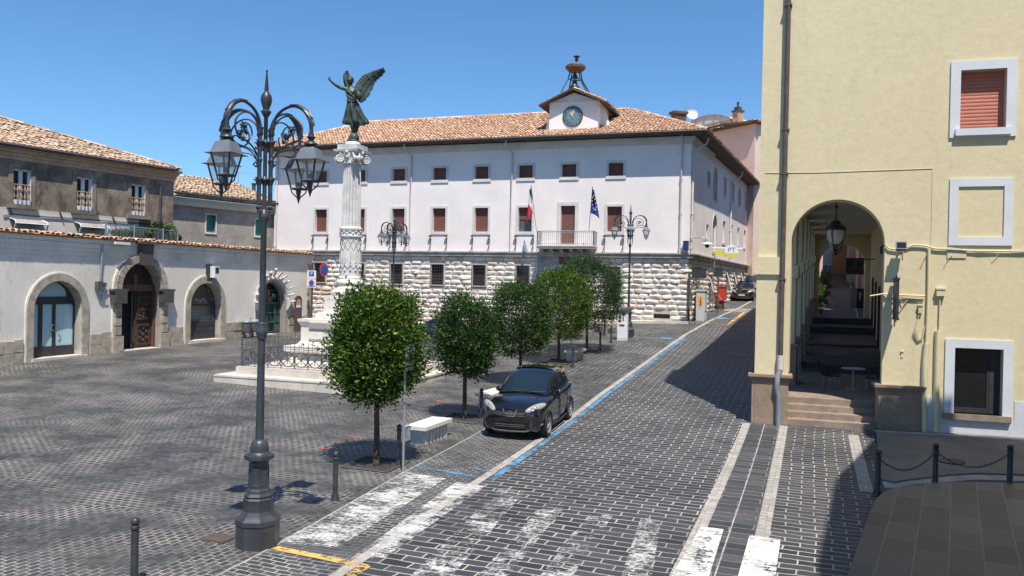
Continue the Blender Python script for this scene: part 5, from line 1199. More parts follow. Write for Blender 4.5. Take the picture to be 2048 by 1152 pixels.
# house with green shutters
G0 = at(330, 430, 53.6); G1 = at(549, 430, 61.3); Gf = Fr((G0.x-1, G0.y-.5), (G1.x, G1.y)); ZG = Gf.uv(450, 407)[1]
gh_ = thing('grey_rendered_house', 'grey rendered house with green roller shutters beside the white town hall', 'building', (G1.x, G1.y, gh(G1.x, G1.y)))
gw = [Gf.rect(412, 430, 431, 465), Gf.rect(510, 439, 529, 472)]
mb = MB(); mb.panel(Gf, rect_pg(0, Gf.L, 0, ZG), [rect_pg(*g) for g in gw], 0, .18); mb.fbox(Gf, 0, Gf.L-.02, 0, ZG-.02, -10, -.3); mb.build('wall', M['greypl'], gh_)
for g in gw: win(Gf, *g, gh_, M['green'], trim=.08, sill=.06)
mb = MB(); mb.fbox(Gf, -.5, Gf.L+.1, ZG-.45, ZG-.1, -.1, .22); mb.fbox(Gf, -.5, Gf.L+.1, ZG-.1, ZG+.08, -.1, .32); mb.fbox(Gf, -.5, Gf.L+.1, ZG+.2, ZG+.42, -.4, .35); mb.build('cornice', M['terr2'], gh_)
mb = MB(); mb.tube([Gf.P(-.5, ZG+.36, .62), Gf.P(Gf.L, ZG+.36, .62)], .07, 6); mb.build('gutter', M['gut'], gh_)
mb = MB(); tiled(mb, Gf.P(-.5, ZG+.1, .5), Gf.P(Gf.L+.1, ZG+.1, .5), Gf.P(-.5, ZG+.32, .1), Gf.P(Gf.L+.1, ZG+.32, .1), .27, .5, sd=20)
tiled(mb, Gf.P(1.8, ZG+.45, .55), Gf.P(Gf.L+.1, ZG+.45, .55), Gf.P(-3.0, ZG+2.5, -5.4), Gf.P(Gf.L+.1, ZG+2.2, -5.4), .27, .42, jit=.022, sd=21); mb.build('roof', M['roof2'], gh_, norm=False)
mb = MB(); p = Gf.P(1.5, ZG+2.45, -4.8); mb.box(p, (.9, .7, .5), .5); mb.box(p+V((0, 0, .42)), (1.1, .9, .1), .5); mb.box(p+V((0, 0, .55)), (.8, .6, .12), .5); mb.build('chimney', M['greypl'], gh_)
a = Gf.uv(507.5, 380, -5)[0]; z = Gf.uv(507.5, 384, -5)[1]; mb = MB(); mb.lathe([(.16, -.6), (.16, .5), (.2, .52), (.2, .62)], Gf.P(a, z+.1, -5), 10); mb.build('flue_pipe', M['gut'], gh_)
p = Gf.P(Gf.uv(476, 380, -5)[0], Gf.uv(476, 378, -5)[1]-.3, -5); antenna(p, 1.7, 'thin television antenna on the tan roof left of the tall lamp', ((.95, .05),))
mb = MB(); b_ = p+V((0, 0, 1.65)); mb.tube([b_, b_+V((1.4, .2, -.1))], .014, 4)
for k in range(7): mb.tube([b_+V((.2*k, .03*k-.15, -.015*k)), b_+V((.2*k, .03*k+.15, -.015*k))], .008, 3)
o = mb.build('antenna_boom', M['steel'], None); tag(o, 'horizontal boom of the television antenna on the tan roof', 'antenna')
# ------------------------------------------------------------------ yellow arcaded building
y0 = G(1503, 845); y1 = G(2040, 884)
ud = V((.952, -.306, 0)).normalized()
Yf = Fr((y0.x, y0.y), (y0.x+ud.x*14, y0.y+ud.y*14)); dA = V((math.sin(R(22)), math.cos(R(22)), 0))
ZG0 = gh(y0.x, y0.y)
yb = thing('arcade_building', 'pale yellow building with a tall arched arcade, brown stone pedestals and grey framed windows', 'building', (y0.x, y0.y, ZG0))
def Yc(a, z, dd):                                        # a along the front, dd metres back along the arcade
    return Yf.P(a, z) + dA*dd
al = Yf.uv(1512, 700)[0]; aj0 = Yf.uv(1579, 640)[0]; aj1 = Yf.uv(1766, 640)[0]; aw = Yf.uv(1854, 640)[0]
zat = Yf.uv(1672, 399)[1]; zsp = zat-(aj1-aj0)/2; TOP = 15.3
zpl = Yf.uv(1870, 793)[1]; zped = Yf.uv(1540, 748)[1]; zped2 = Yf.uv(1800, 770)[1]
W1 = Yf.rect(1920.5, 139, 2012.5, 257); B_o = Yf.rect(1898, 357, 2026, 491); W2 = Yf.rect(1908, 697, 2005, 829)
arch = arch_pg(aj0, aj1, -.3, zsp, 26)
mb = MB()
mb.panel(Yf, rect_pg(al, 14, -.5, TOP), [arch, rect_pg(*W1), rect_pg(*W2)], 0, .32)
for k in range(26):                                       # arch soffit, 0.9 m deep along the arcade
    (x0_, z0_), (x1_, z1_) = arch[k+2], arch[k+3] if k+3 < len(arch) else arch[0]
# pier faces on the street side and upper side wall
Yl = Fr(Yc(al, 0, 31.5)[:2], Yc(al, 0, 0)[:2])            # outer long side, seen from the road
LL = 31.5; sides = []
np_ = 6; pitch = LL/np_
ah = [arch_pg(LL-(i+1)*pitch+.55, LL-i*pitch-.75, -.5+min(2.3, .45*i), 6.1+.28*i-.9, 14) for i in range(np_)]
mb.panel(Yl, rect_pg(0, LL, -.5, TOP), ah, 0, .55)
mb.fbox(Yf, al+.001, 14, zat+1.2, TOP-.001, -3, -.33)
mb.build('wall', M['yellow'], yb)
mb = MB(); c_, r_ = (aj0+aj1)/2, (aj1-aj0)/2
sof = [(aj0, zsp-4)] + [(c_-r_*math.cos(PI*k/26), zsp+r_*math.sin(PI*k/26)) for k in range(27)] + [(aj1, zsp-4)]
mb.add([Yc(a, z, 0) for a, z in sof] + [Yc(a, z, .8) for a, z in sof], [(i, i+1, len(sof)+i+1, len(sof)+i) for i in range(len(sof)-1)])
mb.build('arch_soffit', M['yelin'], yb)
# interior of the arcade
WD = 3.45; ai0 = aj0-.05; ai1 = ai0+WD; CE = 7.75
mb = MB()
mb.add([Yc(aj0-.1, -.5, .8), Yc(aj1+.6, -.5, .8), Yc(aj1+.6, CE, .8), Yc(aj0-.1, CE, .8)], [(0, 1, 2, 3)]) if 0 else None
inner = Fr(Yc(ai1, 0, 0)[:2], Yc(ai1, 0, LL)[:2])         # right interior wall (faces the road)
I2 = Fr(Yc(ai1, 0, LL)[:2], Yc(ai1, 0, 0)[:2])
dh_ = [rect_pg(LL-x-1.5, LL-x, -.4, 3.4+.07*x) for x in (3.2, 6.4, 10.4, 14.2, 18.0, 22.0, 26.0)]
mb.panel(inner if inner.n.dot(-ud) > 0 else I2, rect_pg(0, LL, -.5, CE+.8), dh_, 0, .25)
# front and rear cross walls inside, left piers inner face
Li = Fr(Yc(ai0, 0, 0)[:2], Yc(ai0, 0, LL)[:2])
ahi = [arch_pg(i*pitch+.75, (i+1)*pitch-.55, -.5+min(2.3, .45*i), 6.1+.28*i-.9, 14) for i in range(np_)]
mb.panel(Li, rect_pg(0, LL, -.5, CE+.8), ahi, 0, .0)
xb = Fr(Yc(ai0, 0, LL-.01)[:2], Yc(ai1, 0, LL-.01)[:2]); wB = xb.L
mb.panel(xb, rect_pg(0, wB, -.5, CE+.8), [arch_pg(.32, wB-.3, 1.5, 6.05, 16)], 0, .5)
mb.build('arcade_wall', M['yelin'], yb)
mb = MB()                                                  # reveals of the side arches join inner and outer faces
for h1, h2 in zip(ahi, ah):
    n = len(h1); P1 = [Li.P(a, z) for a, z in h1]; P2 = [Yl.P(LL-a, z) for a, z in h1]
    mb.add(P1+P2, [(i, (i+1) % n, n+(i+1) % n, n+i) for i in range(n) if i != 0])
mb.build('pier_reveal', M['yelin'], yb)
mb = MB(); mb.add([Yc(ai0-.5, CE, .2), Yc(ai1+.3, CE, .2), Yc(ai1+.3, CE+.35, LL), Yc(ai0-.5, CE+.35, LL)], [(0, 1, 2, 3)]); mb.build('ceiling', M['ceil'], yb)
mb = MB(); mb.add([Yc(al, TOP, 0), Yc(14, TOP, 0), Yc(14, TOP, LL), Yc(al, TOP, LL)], [(0, 1, 2, 3)]); mb.build('roof_slab', M['soffit'], yb)
for x in (3.2, 6.4, 10.4, 14.2, 18.0, 22.0, 26.0):
    F_ = inner if inner.n.dot(-ud) > 0 else I2
    mb = MB(); zt_ = 3.4+.07*x; mb.fbox(F_, LL-x-1.5, LL-x, -.4, zt_, -.25, -.2); o = mb.build('shop_window', M['glass'], yb)
    mb = MB(); mb.ring(F_, rect_pg(LL-x-1.38, LL-x-.12, .2, zt_-.12), rect_pg(LL-x-1.5, LL-x, -.4, zt_), -.2, .05); mb.fbox(F_, LL-x-.8, LL-x-.7, .2, zt_-.1, -.2, -.1); mb.build('frame', M['greym'] if int(x) % 2 else M['dwood'], o)
# floor with steps
FL = [(1.55, .72), (10.2, 1.02), (18.4, 1.32), (19.0, 1.5), (23.0, 1.75), (23.4, 1.95), (23.8, 2.15), (27.0, 2.45), (27.4, 2.65)]
mb = MB(); rise = [(0.05, .18), (.42, .36), (.79, .54), (1.16, .72)]
for k, (dd, z) in enumerate(rise):
    z += ZG0; e = rise[k+1][0]+.02 if k < 3 else 10.25; q_ = .0015*k
    vs = [Yc(a, zz, d_) for zz in (z-.6, z) for d_ in (dd, e) for a in (aj0-.3+q_, aj1+.3-q_)]
    mb.add(vs, [(0, 2, 3, 1), (4, 5, 7, 6), (0, 1, 5, 4), (2, 6, 7, 3), (0, 4, 6, 2), (1, 3, 7, 5)])
mb.build('front_step', M['stepst'], yb)
mb = MB(); fl = [(9.9, .88), (10.3, 1.04), (18.2, 1.2), (18.6, 1.36), (22.6, 1.52), (23.0, 1.7), (23.4, 1.88), (23.8, 2.06), (28.0, 2.24), (28.4, 2.42)]
for k, (dd, z) in enumerate(fl):
    z += ZG0; e = fl[k+1][0]+.02 if k < len(fl)-1 else LL+.1
    vs = [Yc(a, zz, d_) for zz in (z-.5, z) for d_ in (dd, e) for a in (ai0-.45, ai1+.05)]
    mb.add(vs, [(0, 2, 3, 1), (4, 5, 7, 6), (0, 1, 5, 4), (2, 6, 7, 3), (0, 4, 6, 2), (1, 3, 7, 5)])
mb.build('arcade_floor', M['darkpave'], yb)
# pilasters, capitals and pedestals
zc0, zc1 = Yf.uv(1540, 549)[1], Yf.uv(1540, 514)[1]
ape = Yf.uv(1557, 700)[0]
mb = MB(); mb.fbox(Yf, al-.03, ape, zped-.02, zc0+.1, -.3, .05)
mb.fbox(Yf, al-.10, ape+.05, zc0, zc1, -.3, .13)
mb.build('pilaster', M['yellow'], yb)
def pedestal(F_, a0, a1, zb, zt, d0, d1):
    mb = MB(); mb.fbox(F_, a0, a1, zb, zt-.16, d0, d1); mb.fbox(F_, a0+.1, a1-.1, zb+.02, zt-.32, d1-.01, d1+.015)
    mb.fbox(F_, a0-.05, a1+.05, zt-.16, zt-.08, d0, d1+.05); mb.fbox(F_, a0-.11, a1+.11, zt-.08, zt, d0, d1+.11); return mb.build('pedestal', M['brownst'], yb)
pe0, pe1 = Yf.uv(1503, 800)[0], Yf.uv(1576, 800)[0]; pf0, pf1 = Yf.uv(1755, 820)[0], Yf.uv(1841, 820)[0]
pedestal(Yf, pe0, pe1, -.3, zped, -.6, .1); pedestal(Yf, pf0, pf1, -.3, zped2, -.6, .1)
for i in range(1, np_+1):
    zf = ZG0+[.75, 1.04, 1.04, 1.36, 2.06, 2.42, 2.5][i]
    a_ = i*pitch; mb = MB()
    mb.fbox(Li, a_-.62, a_+.8, zf-.8, zf+1.05, -.55, .07) ; mb.fbox(Li, a_-.68, a_+.86, zf+1.05, zf+1.15, -.6, .13); mb.build('pedestal', M['brownst'], yb)
    zz = 6.1+.28*(i-.5)-.9; mb = MB(); mb.fbox(Li, a_-.62, a_+.82, zz-.55, zz-.1, -.55, .08); mb.build('pier_capital', M['yelin'], yb)
# grey painted plinth, window frames
mb = MB(); aW0, aW1 = W2[0]-.32, W2[1]+.32
mb.fbox(Yf, pf1+.05, aW0+.01, -.4, zpl, -.1, .02); mb.fbox(Yf, aW1-.01, 14, -.4, zpl, -.1, .02); mb.fbox(Yf, aW0, aW1, -.4, W2[2]-.16, -.1, .018); mb.build('plinth', M['greypn'], yb)
def framewin(w, fw, sill, shut, nm):
    a0, a1, z0, z1 = w; mb = MB(); mb.ring(Yf, rect_pg(a0, a1, z0, z1), rect_pg(a0-fw, a1+fw, z0-fw*(.95 if shut else .55), z1+fw), -.02, .05); o = mb.build(nm, M['frame'], yb); return o
w = framewin(W1, .26, 0, 1, 'window')
mb = MB(); mb.fbox(Yf, W1[0]-.12, W1[1]+.12, W1[2]-.20, W1[2]+.0, -.3, .13); mb.build('sill', M['frame'], w)
mb = MB(); mb.fbox(Yf, W1[0]-.02, W1[1]+.02, W1[2], W1[3]+.02, -.3, -.22); mb.build('shutter', M['salmon'], w)
mb = MB(); mb.ring(Yf, rect_pg(B_o[0]+.23, B_o[1]-.23, B_o[2]+.24, B_o[3]-.23), rect_pg(*B_o), -.02, .045); mb.build('blind_window_frame', M['frame'], yb)
w = framewin(W2, .25, 0, 0, 'window')
mb = MB(); mb.fbox(Yf, W2[0]-.02, W2[1]-.28, W2[2], W2[3]+.02, -.32, -.27); mb.build('pane', M['glass'], w)
mb = MB(); mb.fbox(Yf, W2[1]-.30, W2[1]+.02, W2[2], W2[3]+.02, -.34, -.24); mb.ring(Yf, rect_pg(W2[0]+.05, W2[1]-.34, W2[2]+.15, W2[3]-.05), rect_pg(W2[0]-.01, W2[1]-.28, W2[2], W2[3]), -.29, -.24); mb.build('sash', M['darkfr'], w)
mb = MB(); mb.fbox(Yf, W2[0]-.28, W2[1]+.22, W2[2]-.17, W2[2]-.0, -.3, .12); mb.build('sill', M['stepst'], w)
# drain pipe
ap = Yf.uv(1568, 400)[0]; mb = MB(); zz = Yf.uv(1560, 712)[1]; mb.tube([Yf.P(ap, TOP, .14), Yf.P(ap, zz, .14)], .075, 10)
for z in (13.0, 9.2, Yf.uv(1565, 350)[1], Yf.uv(1562, 560)[1]): mb.fbox(Yf, ap-.11, ap+.11, z, z+.05, 0, .22)
mb.build('downpipe', M['bpipe'], yb, smooth=60)
mb = MB(); z3 = Yf.uv(1558, 738)[1]; mb.tube([Yf.P(ap, zz+.03, .14), Yf.P(ap, z3, .14)], .10, 10); mb.build('pipe_joint', M['pipe'], yb, smooth=60)
mb = MB(); mb.tube([Yf.P(ap, z3, .14), Yf.P(ap-.07, z3-.25, .22), Yf.P(ap-.09, z3-.5, .24), Yf.P(ap-.03, z3-.8, .2), Yf.P(ap-.02, ZG0-.1, .2)], .085, 10); mb.build('downpipe_foot', M['steel'], yb, smooth=60)
# cables, conduits and boxes on the facade
def ypx(px, py, d=.05): a, z = Yf.uv(px, py, d); return Yf.P(a, z, d)
def ycab(pts, r=.02, m='ltyel', name='cable', d=.05):
    mb = MB(); mb.tube([ypx(x, y, d) for x, y in pts], r, 6); return mb.build(name, M[m], yb, smooth=80)
ycab([(1530, 346), (1640, 345), (1750, 341), (1865, 337)], .008, 'ltyel', d=.01); ycab([(1865, 337), (1864, 400), (1862, 495)], .007, 'ltyel', d=.01)
ycab([(1770, 489), (1778, 497), (1800, 500), (1825, 490), (1850, 491), (1870, 497), (1940, 501), (2048, 503), (2150, 505)], .026)
ycab([(1862, 497), (1900, 496), (1960, 504), (2048, 500), (2150, 500)], .02, 'cable'); ycab([(1770, 491), (1785, 499), (1806, 499), (1808, 512)], .014, 'cable')
ycab([(1858, 498), (1857, 580), (1853, 686)], .045); ycab([(1853, 686), (1850, 720), (1848, 800), (1848, 868)], .085, 'ltyel', 'conduit'); ycab([(1880, 598), (1878, 662)], .018); ycab([(1876, 662), (1874, 760), (1871, 872)], .085, 'ltyel', 'conduit')
ycab([(1740, 592), (1765, 588), (1800, 590), (1850, 592)], .025); ycab([(1766, 590), (1780, 600), (1810, 596), (1848, 598)], .018, 'cable'); ycab([(1795, 588), (1805, 608), (1815, 600), (1800, 620)], .012, 'cable')
for k in range(4): ycab([(1838, 630), (1831-k*1.5, 655+k*4), (1836, 676+k*2), (1846, 668+k*3), (1850, 650)], .009, 'ltyel')
ycab([(1858, 500), (1850, 515), (1843, 530)], .01, 'cable'); ycab([(1905, 510), (1896, 518), (1890, 530)], .008, 'cable'); ycab([(1998, 508), (1985, 520)], .008, 'cable')
def ybox(px0, py0, px1, py1, dep, m, name='junction_box'):
    a0, a1, z0, z1 = Yf.rect(px0, py0, px1, py1); mb = MB(); mb.fbox(Yf, a0, a1, z0, z1, .0, dep); mb.fbox(Yf, a0-.015, a1+.015, z1-.03, z1+.01, 0, dep+.02); return mb.build(name, M[m], yb)
ybox(1872, 577, 1889, 592, .12, 'ltyel'); ybox(1836, 610, 1844, 626, .08, 'cable'); ybox(1894, 500, 1932, 516, .03, 'yellow', 'plaster_patch')
ybox(1802, 702, 1806, 715, .02, 'ltyel')
fl_ = thing('floodlight', 'small grey floodlight clamped to the yellow wall right of the big arch', 'lamp', ypx(1802, 496, .1)); a, z = Yf.uv(1801, 494, .2)
mb = MB(); mb.xf = Matrix.Translation(Yf.P(a, z, .28)) @ Matrix.Rotation(math.atan2(Yf.u.y, Yf.u.x), 4, 'Z') @ Matrix.Rotation(R(-25), 4, 'X'); mb.box((0, 0, 0), (.26, .16, .2)); mb.box((0, -.09, 0), (.3, .03, .24)); mb.xf = None; mb.tube([Yf.P(a, z-.02, 0), Yf.P(a, z-.02, .28)], .03, 6); mb.build('housing', M['ironf'], fl_)
mb = MB(); mb.xf = Matrix.Translation(Yf.P(a, z, .28)) @ Matrix.Rotation(math.atan2(Yf.u.y, Yf.u.x), 4, 'Z') @ Matrix.Rotation(R(-25), 4, 'X'); mb.box((0, -.108, 0), (.24, .006, .18)); mb.build('lens', M['glass'], fl_)
sg = thing('blade_sign', 'thin dark sign board set edge on to the yellow wall below the floodlight', 'sign', ypx(1792, 640, .05)); a, z1 = Yf.uv(1792, 557, .4); _, z0 = Yf.uv(1792, 638, .4)
mb = MB(); mb.fbox(Yf, a-.03, a+.03, z0, z1, .12, .85); mb.build('board', M['darkfr'], sg); mb = MB(); mb.fbox(Yf, a-.045, a+.045, z0-.02, z0+.04, .1, .87); mb.fbox(Yf, a-.045, a+.045, z1-.04, z1+.02, .1, .87); mb.tube([Yf.P(a, z1-.3, 0), Yf.P(a, z1-.3, .2)], .02, 5); mb.tube([Yf.P(a, z0+.3, 0), Yf.P(a, z0+.3, .2)], .02, 5); mb.tube([Yf.P(a+.07, z1+.1, .05), Yf.P(a+.07, z0-.1, .05)], .02, 5); mb.build('bracket', M['iron'], sg)
# hanging lanterns in the arcade
proto = None
for k, dd in enumerate((3.0, 9.6, 18.0)):
    am = (ai0+ai1)/2-.42; p = Yc(am, 0, dd); zl = 5.82+ZG0+.10*dd*.25
    p.z = zl
    lab = ['round glass lantern on a long rod, nearest in the arcade', 'middle hanging lantern, just behind the nearest one in the arcade', 'farthest of the three hanging lanterns under the arcade ceiling'][k]
    if proto: dup(proto, p, 0, lab); continue
    t = thing('hanging_lantern', lab, 'lantern', p, 0, 'arcade lanterns'); proto = t
    mb = MB(); mb.lathe([(.03, .62), (.12, .6), (.16, .52), (.17, .47), (.30, .40), (.33, .34), (.33, .28), (.27, .28)], n=16, cap=False); mb.build('lantern_cap', M['iron'], t, smooth=40, world=False); mb = MB(); mb.lathe([(.02, -.34), (.05, -.3), (.09, -.24), (.11, -.2), (.0, -.2)], n=12); mb.build('finial', M['iron'], t, smooth=40, world=False)
    mb = MB(); mb.lathe([(.10, -.2), (.20, -.12), (.27, .0), (.29, .15), (.28, .28)], n=16); mb.build('globe', glass_mat('opal_glass', (.62, .60, .54), .25, .15), t, smooth=60, world=False)
    mb = MB()
    for q in range(4): an = PI/4+q*PI/2; mb.tube([(r_*math.cos(an), r_*math.sin(an), z_) for r_, z_ in ((.31, .3), (.31, .1), (.24, -.08), (.1, -.22))], .018, 5)
    mb.build('rib', M['iron'], t, world=False)
    mb = MB(); mb.tube([(0, 0, .6), (0, 0, CE-zl+.1)], .022, 6); mb.lathe([(.12, CE-zl), (.06, CE-zl-.12)], n=10); mb.build('rod', M['iron'], t, world=False)
# square sign board hanging from the inner wall
p = at(1710, 531, 45); F_ = Fr((p-ud*.48)[:2], (p+ud*.6)[:2])
sb = thing('hanging_sign', 'square dark framed sign board on a bracket inside the arcade on the right', 'sign', p); z = p.z
Q_ = .86; mb = MB(); mb.fbox(F_, 0, .94, z-.5, z+.42, -.08, .06); mb.build('board', M['ironf'], sb)
mb = MB(); mb.ring(F_, rect_pg(.06, .88, z-.2, z+.36), rect_pg(0, .94, z-.5, z+.42), .06, .08); mb.fbox(F_, .12, .36, z-.1, z+.26, .06, .075); mb.fbox(F_, .58, .82, z-.1, z+.26, .06, .075); mb.tube([F_.P(.94, z+.36, 0), F_.P(1.5, z+.36, 0)], .03, 5); mb.build('dark_panel', M['darkfr'], sb)
mb = MB(); mb.fbox(F_, .03, .91, z-.47, z-.25, .081, .09); mb.build('red_band', M['rustred'], sb)
# wall lamps inside
for k, dd in enumerate((5.0, 9.0, 13.5)):
    p = Yc(ai1-.02, 6.0+.1*k, dd); t = thing('wall_lantern', ['nearest', 'second', 'third'][k]+' small dark lantern high on the right inner wall of the arcade', 'lantern', p, group='arcade wall lanterns')
    mb = MB(); mb.box(p-ud*.14, (.18, .18, .28), .3); mb.lathe([(.14, 0), (.07, .1), (.02, .14)], p-ud*.14+V((0, 0, .14)), 8); mb.tube([p-ud*.2, p+ud*.05], .025, 5); mb.build('housing', M['iron'], t); mb = MB(); mb.box(p-ud*.14-dA*.1, (.12, .01, .2), R(-22)); mb.build('pane', M['cglass'], t)
# table and chairs
tp = Yc((ai0+ai1)/2+.25, 0, 4.3); tp.z = ZG0+.72
t = thing('cafe_table', 'round pale topped cafe table on one leg inside the arcade', 'table', tp)
mb = MB(); mb.lathe([(.38, .715), (.40, .73), (.39, .745)], n=28); mb.build('tabletop', M['greym'], t, world=False); mb = MB(); mb.lathe([(.03, .02), (.03, .715)], n=10); mb.lathe([(.26, 0), (.24, .02), (.04, .035)], n=20); mb.build('pedestal_leg', M['steel'], t, world=False)
cp_ = None
def chair_at(x, y, rz, lab):
    global cp_
    p = tp + ud*x + dA*y
    if cp_: return dup(cp_, p, rz, lab)
    t = thing('cafe_chair', lab, 'chair', p, rz, 'arcade cafe chairs'); cp_ = t
    mb = MB(); mb.box((0, 0, .45), (.44, .44, .025)); mb.box((0, -.2, .44), (.42, .03, .03)); mb.build('seat', M['blackp'], t, world=False)
    mb = MB(); n = 8
    vs = [(-.21+.42*i/n, .21+.05*math.sin(PI*i/n)+dz*.12, .47+dz*.40) for dz in (0, .5, 1) for i in range(n+1)]; k_ = n+1
    mb.add(vs, [(j*k_+i, j*k_+i+1, (j+1)*k_+i+1, (j+1)*k_+i) for j in range(2) for i in range(n)]); mb.add([(x, y+.018, z) for x, y, z in vs], [(j*k_+i, j*k_+i+1, (j+1)*k_+i+1, (j+1)*k_+i) for j in range(2) for i in range(n)])
    mb.build('backrest', M['blackp'], t, world=False)
    for sx_ in (-1, 1):
        for sy_ in (-1, 1): mb = MB(); mb.tube([(sx_*.19, sy_*.19, .44), (sx_*.22, sy_*.22, 0)], .013, 6); mb.build('leg', M['steel'], t, world=False)
        mb = MB(); mb.tube([(sx_*.23, .2, .68), (sx_*.25, -.02, .66), (sx_*.22, -.18, .46)], .018, 6); mb.build('armrest', M['blackp'], t, world=False)
chair_at(-.72, -.15, R(105), 'black cafe chair left of the arcade table, nearest the steps'); chair_at(-.78, .55, R(70), 'black cafe chair behind the left one at the arcade table'); chair_at(.62, -.2, R(-110), 'black cafe chair on the right side of the arcade table')
# ------------------------------------------------------------------ street beyond the arcade
mb = MB(); a0, a1 = ai0+.2, ai1+.3
def gyc(a, dd, off): p = Yc(a, 0, dd); p.z = gh(p.x, p.y); return p
vs = []; NN = 60
for k in range(NN+1):
    dd = LL+.1+k*1.6
    for a in (ai0-1.2, ai1+1.5):
        p = gyc(a, dd, 0); p.z = max(p.z+.02, ZG0+2.42-.04 + k*1.6*.03 if k < 6 else p.z+.02); vs.append(p)
mb.add(vs, [(2*k, 2*k+1, 2*k+3, 2*k+2) for k in range(NN)]); structure(mb, 'far_pavement', M['darkpave'])
mb = MB()
for sgn in (0, 1):
    vs = []
    for k in range(NN):
        dd = LL+.3+k*1.6
        for a in ((ai0+.25, ai0+.37) if sgn == 0 else (ai1-.75, ai1-.63)):
            p = gyc(a, dd, 0); p.z = max(p.z+.032, ZG0+2.42-.028 + k*1.6*.03 if k < 6 else p.z+.032); vs.append(p)
    mb.add(vs, [(2*k, 2*k+1, 2*k+3, 2*k+2) for k in range(NN-1)])
structure(mb, 'far_pavement_edge', M['kerb'])
sp_ = [(ai1+.3, 33.0, 9, 11.0, 'cream', 'cream far house just beyond the arcade exit on the right'), (ai1+.1, 42.5, 10, 12.5, 'terr2', 'pale far house second beyond the arcade exit on the right'), (ai1-.25, 53, 12, 11.5, 'terr1', 'orange far house third along the street beyond the arcade'), (ai1-.9, 66, 14, 12.5, 'terr2', 'pale far house fourth along the street beyond the arcade'), (ai1-2.6, 81, 26, 15, 'terr1', 'orange far house closing the view at the end of the street')]
for a, dd, ln, hgt, m, lab in sp_:
    p0 = Yc(a, 0, dd); p1 = Yc(a, 0, dd+ln); g = gh(p0.x, p0.y)+.3
    F_ = Fr(p1[:2], p0[:2]); t = thing('far_townhouse', lab, 'building', (p0.x, p0.y, g), group='houses along the far street')
    hs = []; 
    for x in range(int(ln/2.4)):
        hs += [rect_pg(.7+x*2.4, 1.7+x*2.4, g-1, g+2.2), rect_pg(.75+x*2.4, 1.65+x*2.4, g+3.6, g+5.1)]
    hs = [h for h in hs if max(z for _, z in h) < g+hgt-.3]
    mb = MB(); mb.panel(F_, rect_pg(0, ln, g-2, g+hgt), hs, 0, .25); E_ = Fr(p0[:2], (p0+ud*7)[:2]); mb.panel(E_, rect_pg(0, 7, g-2, g+hgt), [], 0, 0); E2 = Fr((p1+ud*7)[:2], p1[:2]); mb.panel(E2, rect_pg(0, 7, g-2, g+hgt), [], 0, 0); mb.build('wall', M[m], t)
    for h in hs:
        x0, x1, z0, z1 = h[0][0], h[1][0], h[0][1], h[2][1]; mb = MB(); mb.fbox(F_, x0, x1, z0, z1, -.25, -.2); o = mb.build('window', M['glass'], t); mb = MB(); mb.ring(F_, rect_pg(x0, x1, z0, z1), rect_pg(x0-.12, x1+.12, z0-.1, z1+.12), -.05, .04); mb.build('frame', M['terr2'], o)
    mb = MB(); mb.add([F_.P(-.2, g+hgt, .5), F_.P(ln+.2, g+hgt, .5), F_.P(ln+.2, g+hgt+1.4, -4), F_.P(-.2, g+hgt+1.4, -4), F_.P(-.2, g+hgt-.12, .5), F_.P(ln+.2, g+hgt-.12, .5)], [(0, 1, 2, 3), (0, 1, 5, 4)]); mb.build('roof', M['roof1'], t)
for a, dd, ln, hgt, m, lab in ((ai0-.6, 62, 22, 11, 'terr1', 'orange far house on the left side of the street beyond the arcade'), (ai0-11.5, 40, 26, 11, 'pink', 'rosy far house across the road left of the arcade view'), (ai0+1.2, 100, 20, 16, 'terr2', 'pale far house on the left at the top of the street')):
    p0 = Yc(a, 0, dd); p1 = Yc(a, 0, dd+ln); g = gh(p0.x, p0.y)+.2; F_ = Fr(p0[:2], p1[:2]); t = thing('far_townhouse', lab, 'building', (p0.x, p0.y, g), group='houses along the far street')
    mb = MB(); hs = [rect_pg(1+x*3, 2+x*3, g+z, g+z+1.7) for x in range(int(ln/3)) for z in (.6, 3.8, 6.6) if z+2 < hgt]; mb.panel(F_, rect_pg(0, ln, g-2, g+hgt), hs, 0, .2); E_ = Fr((p0-ud*6)[:2], p0[:2]); mb.panel(E_, rect_pg(0, 6, g-2, g+hgt), [rect_pg(1.5, 2.5, g+4, g+5.6), rect_pg(3.5, 4.5, g+4, g+5.6)], 0, .2); mb.build('wall', M[m], t)
    mb = MB(); mb.panel(F_, rect_pg(0, ln, g, g+hgt-.1), [], -.18, 0); mb.panel(E_, rect_pg(0, 6, g, g+hgt-.1), [], -.18, 0); mb.build('window_glass', M['glass'], t)
    mb = MB(); mb.add([F_.P(-.3, g+hgt, .5), F_.P(ln+.3, g+hgt, .5), F_.P(ln+.3, g+hgt+1.4, -5), F_.P(-.3, g+hgt+1.4, -5)], [(0, 1, 2, 3)]); mb.add([F_.P(-.3, g+hgt-.12, .5), F_.P(ln+.3, g+hgt-.12, .5), F_.P(ln+.3, g+hgt, .5), F_.P(-.3, g+hgt, .5)], [(0, 1, 2, 3)]); mb.build('roof', M['roof1'], t)
p = gyc(ai1-.55, 39, 0); t = thing('grey_cabinet', 'grey cabinet with a pale notice on the pavement beyond the arcade', 'cabinet', p); mb = MB(); mb.box(p+V((0, 0, .6)), (.75, .6, 1.6), .35); mb.box(p+V((0, 0, 1.42)), (.85, .7, .06), .35); mb.build('body', M['ironf'], t); mb = MB(); mb.box(p+V((0, 0, .9))-dA*.305, (.4, .01, .5), R(-22)); mb.build('notice', M['signwhite'], t)
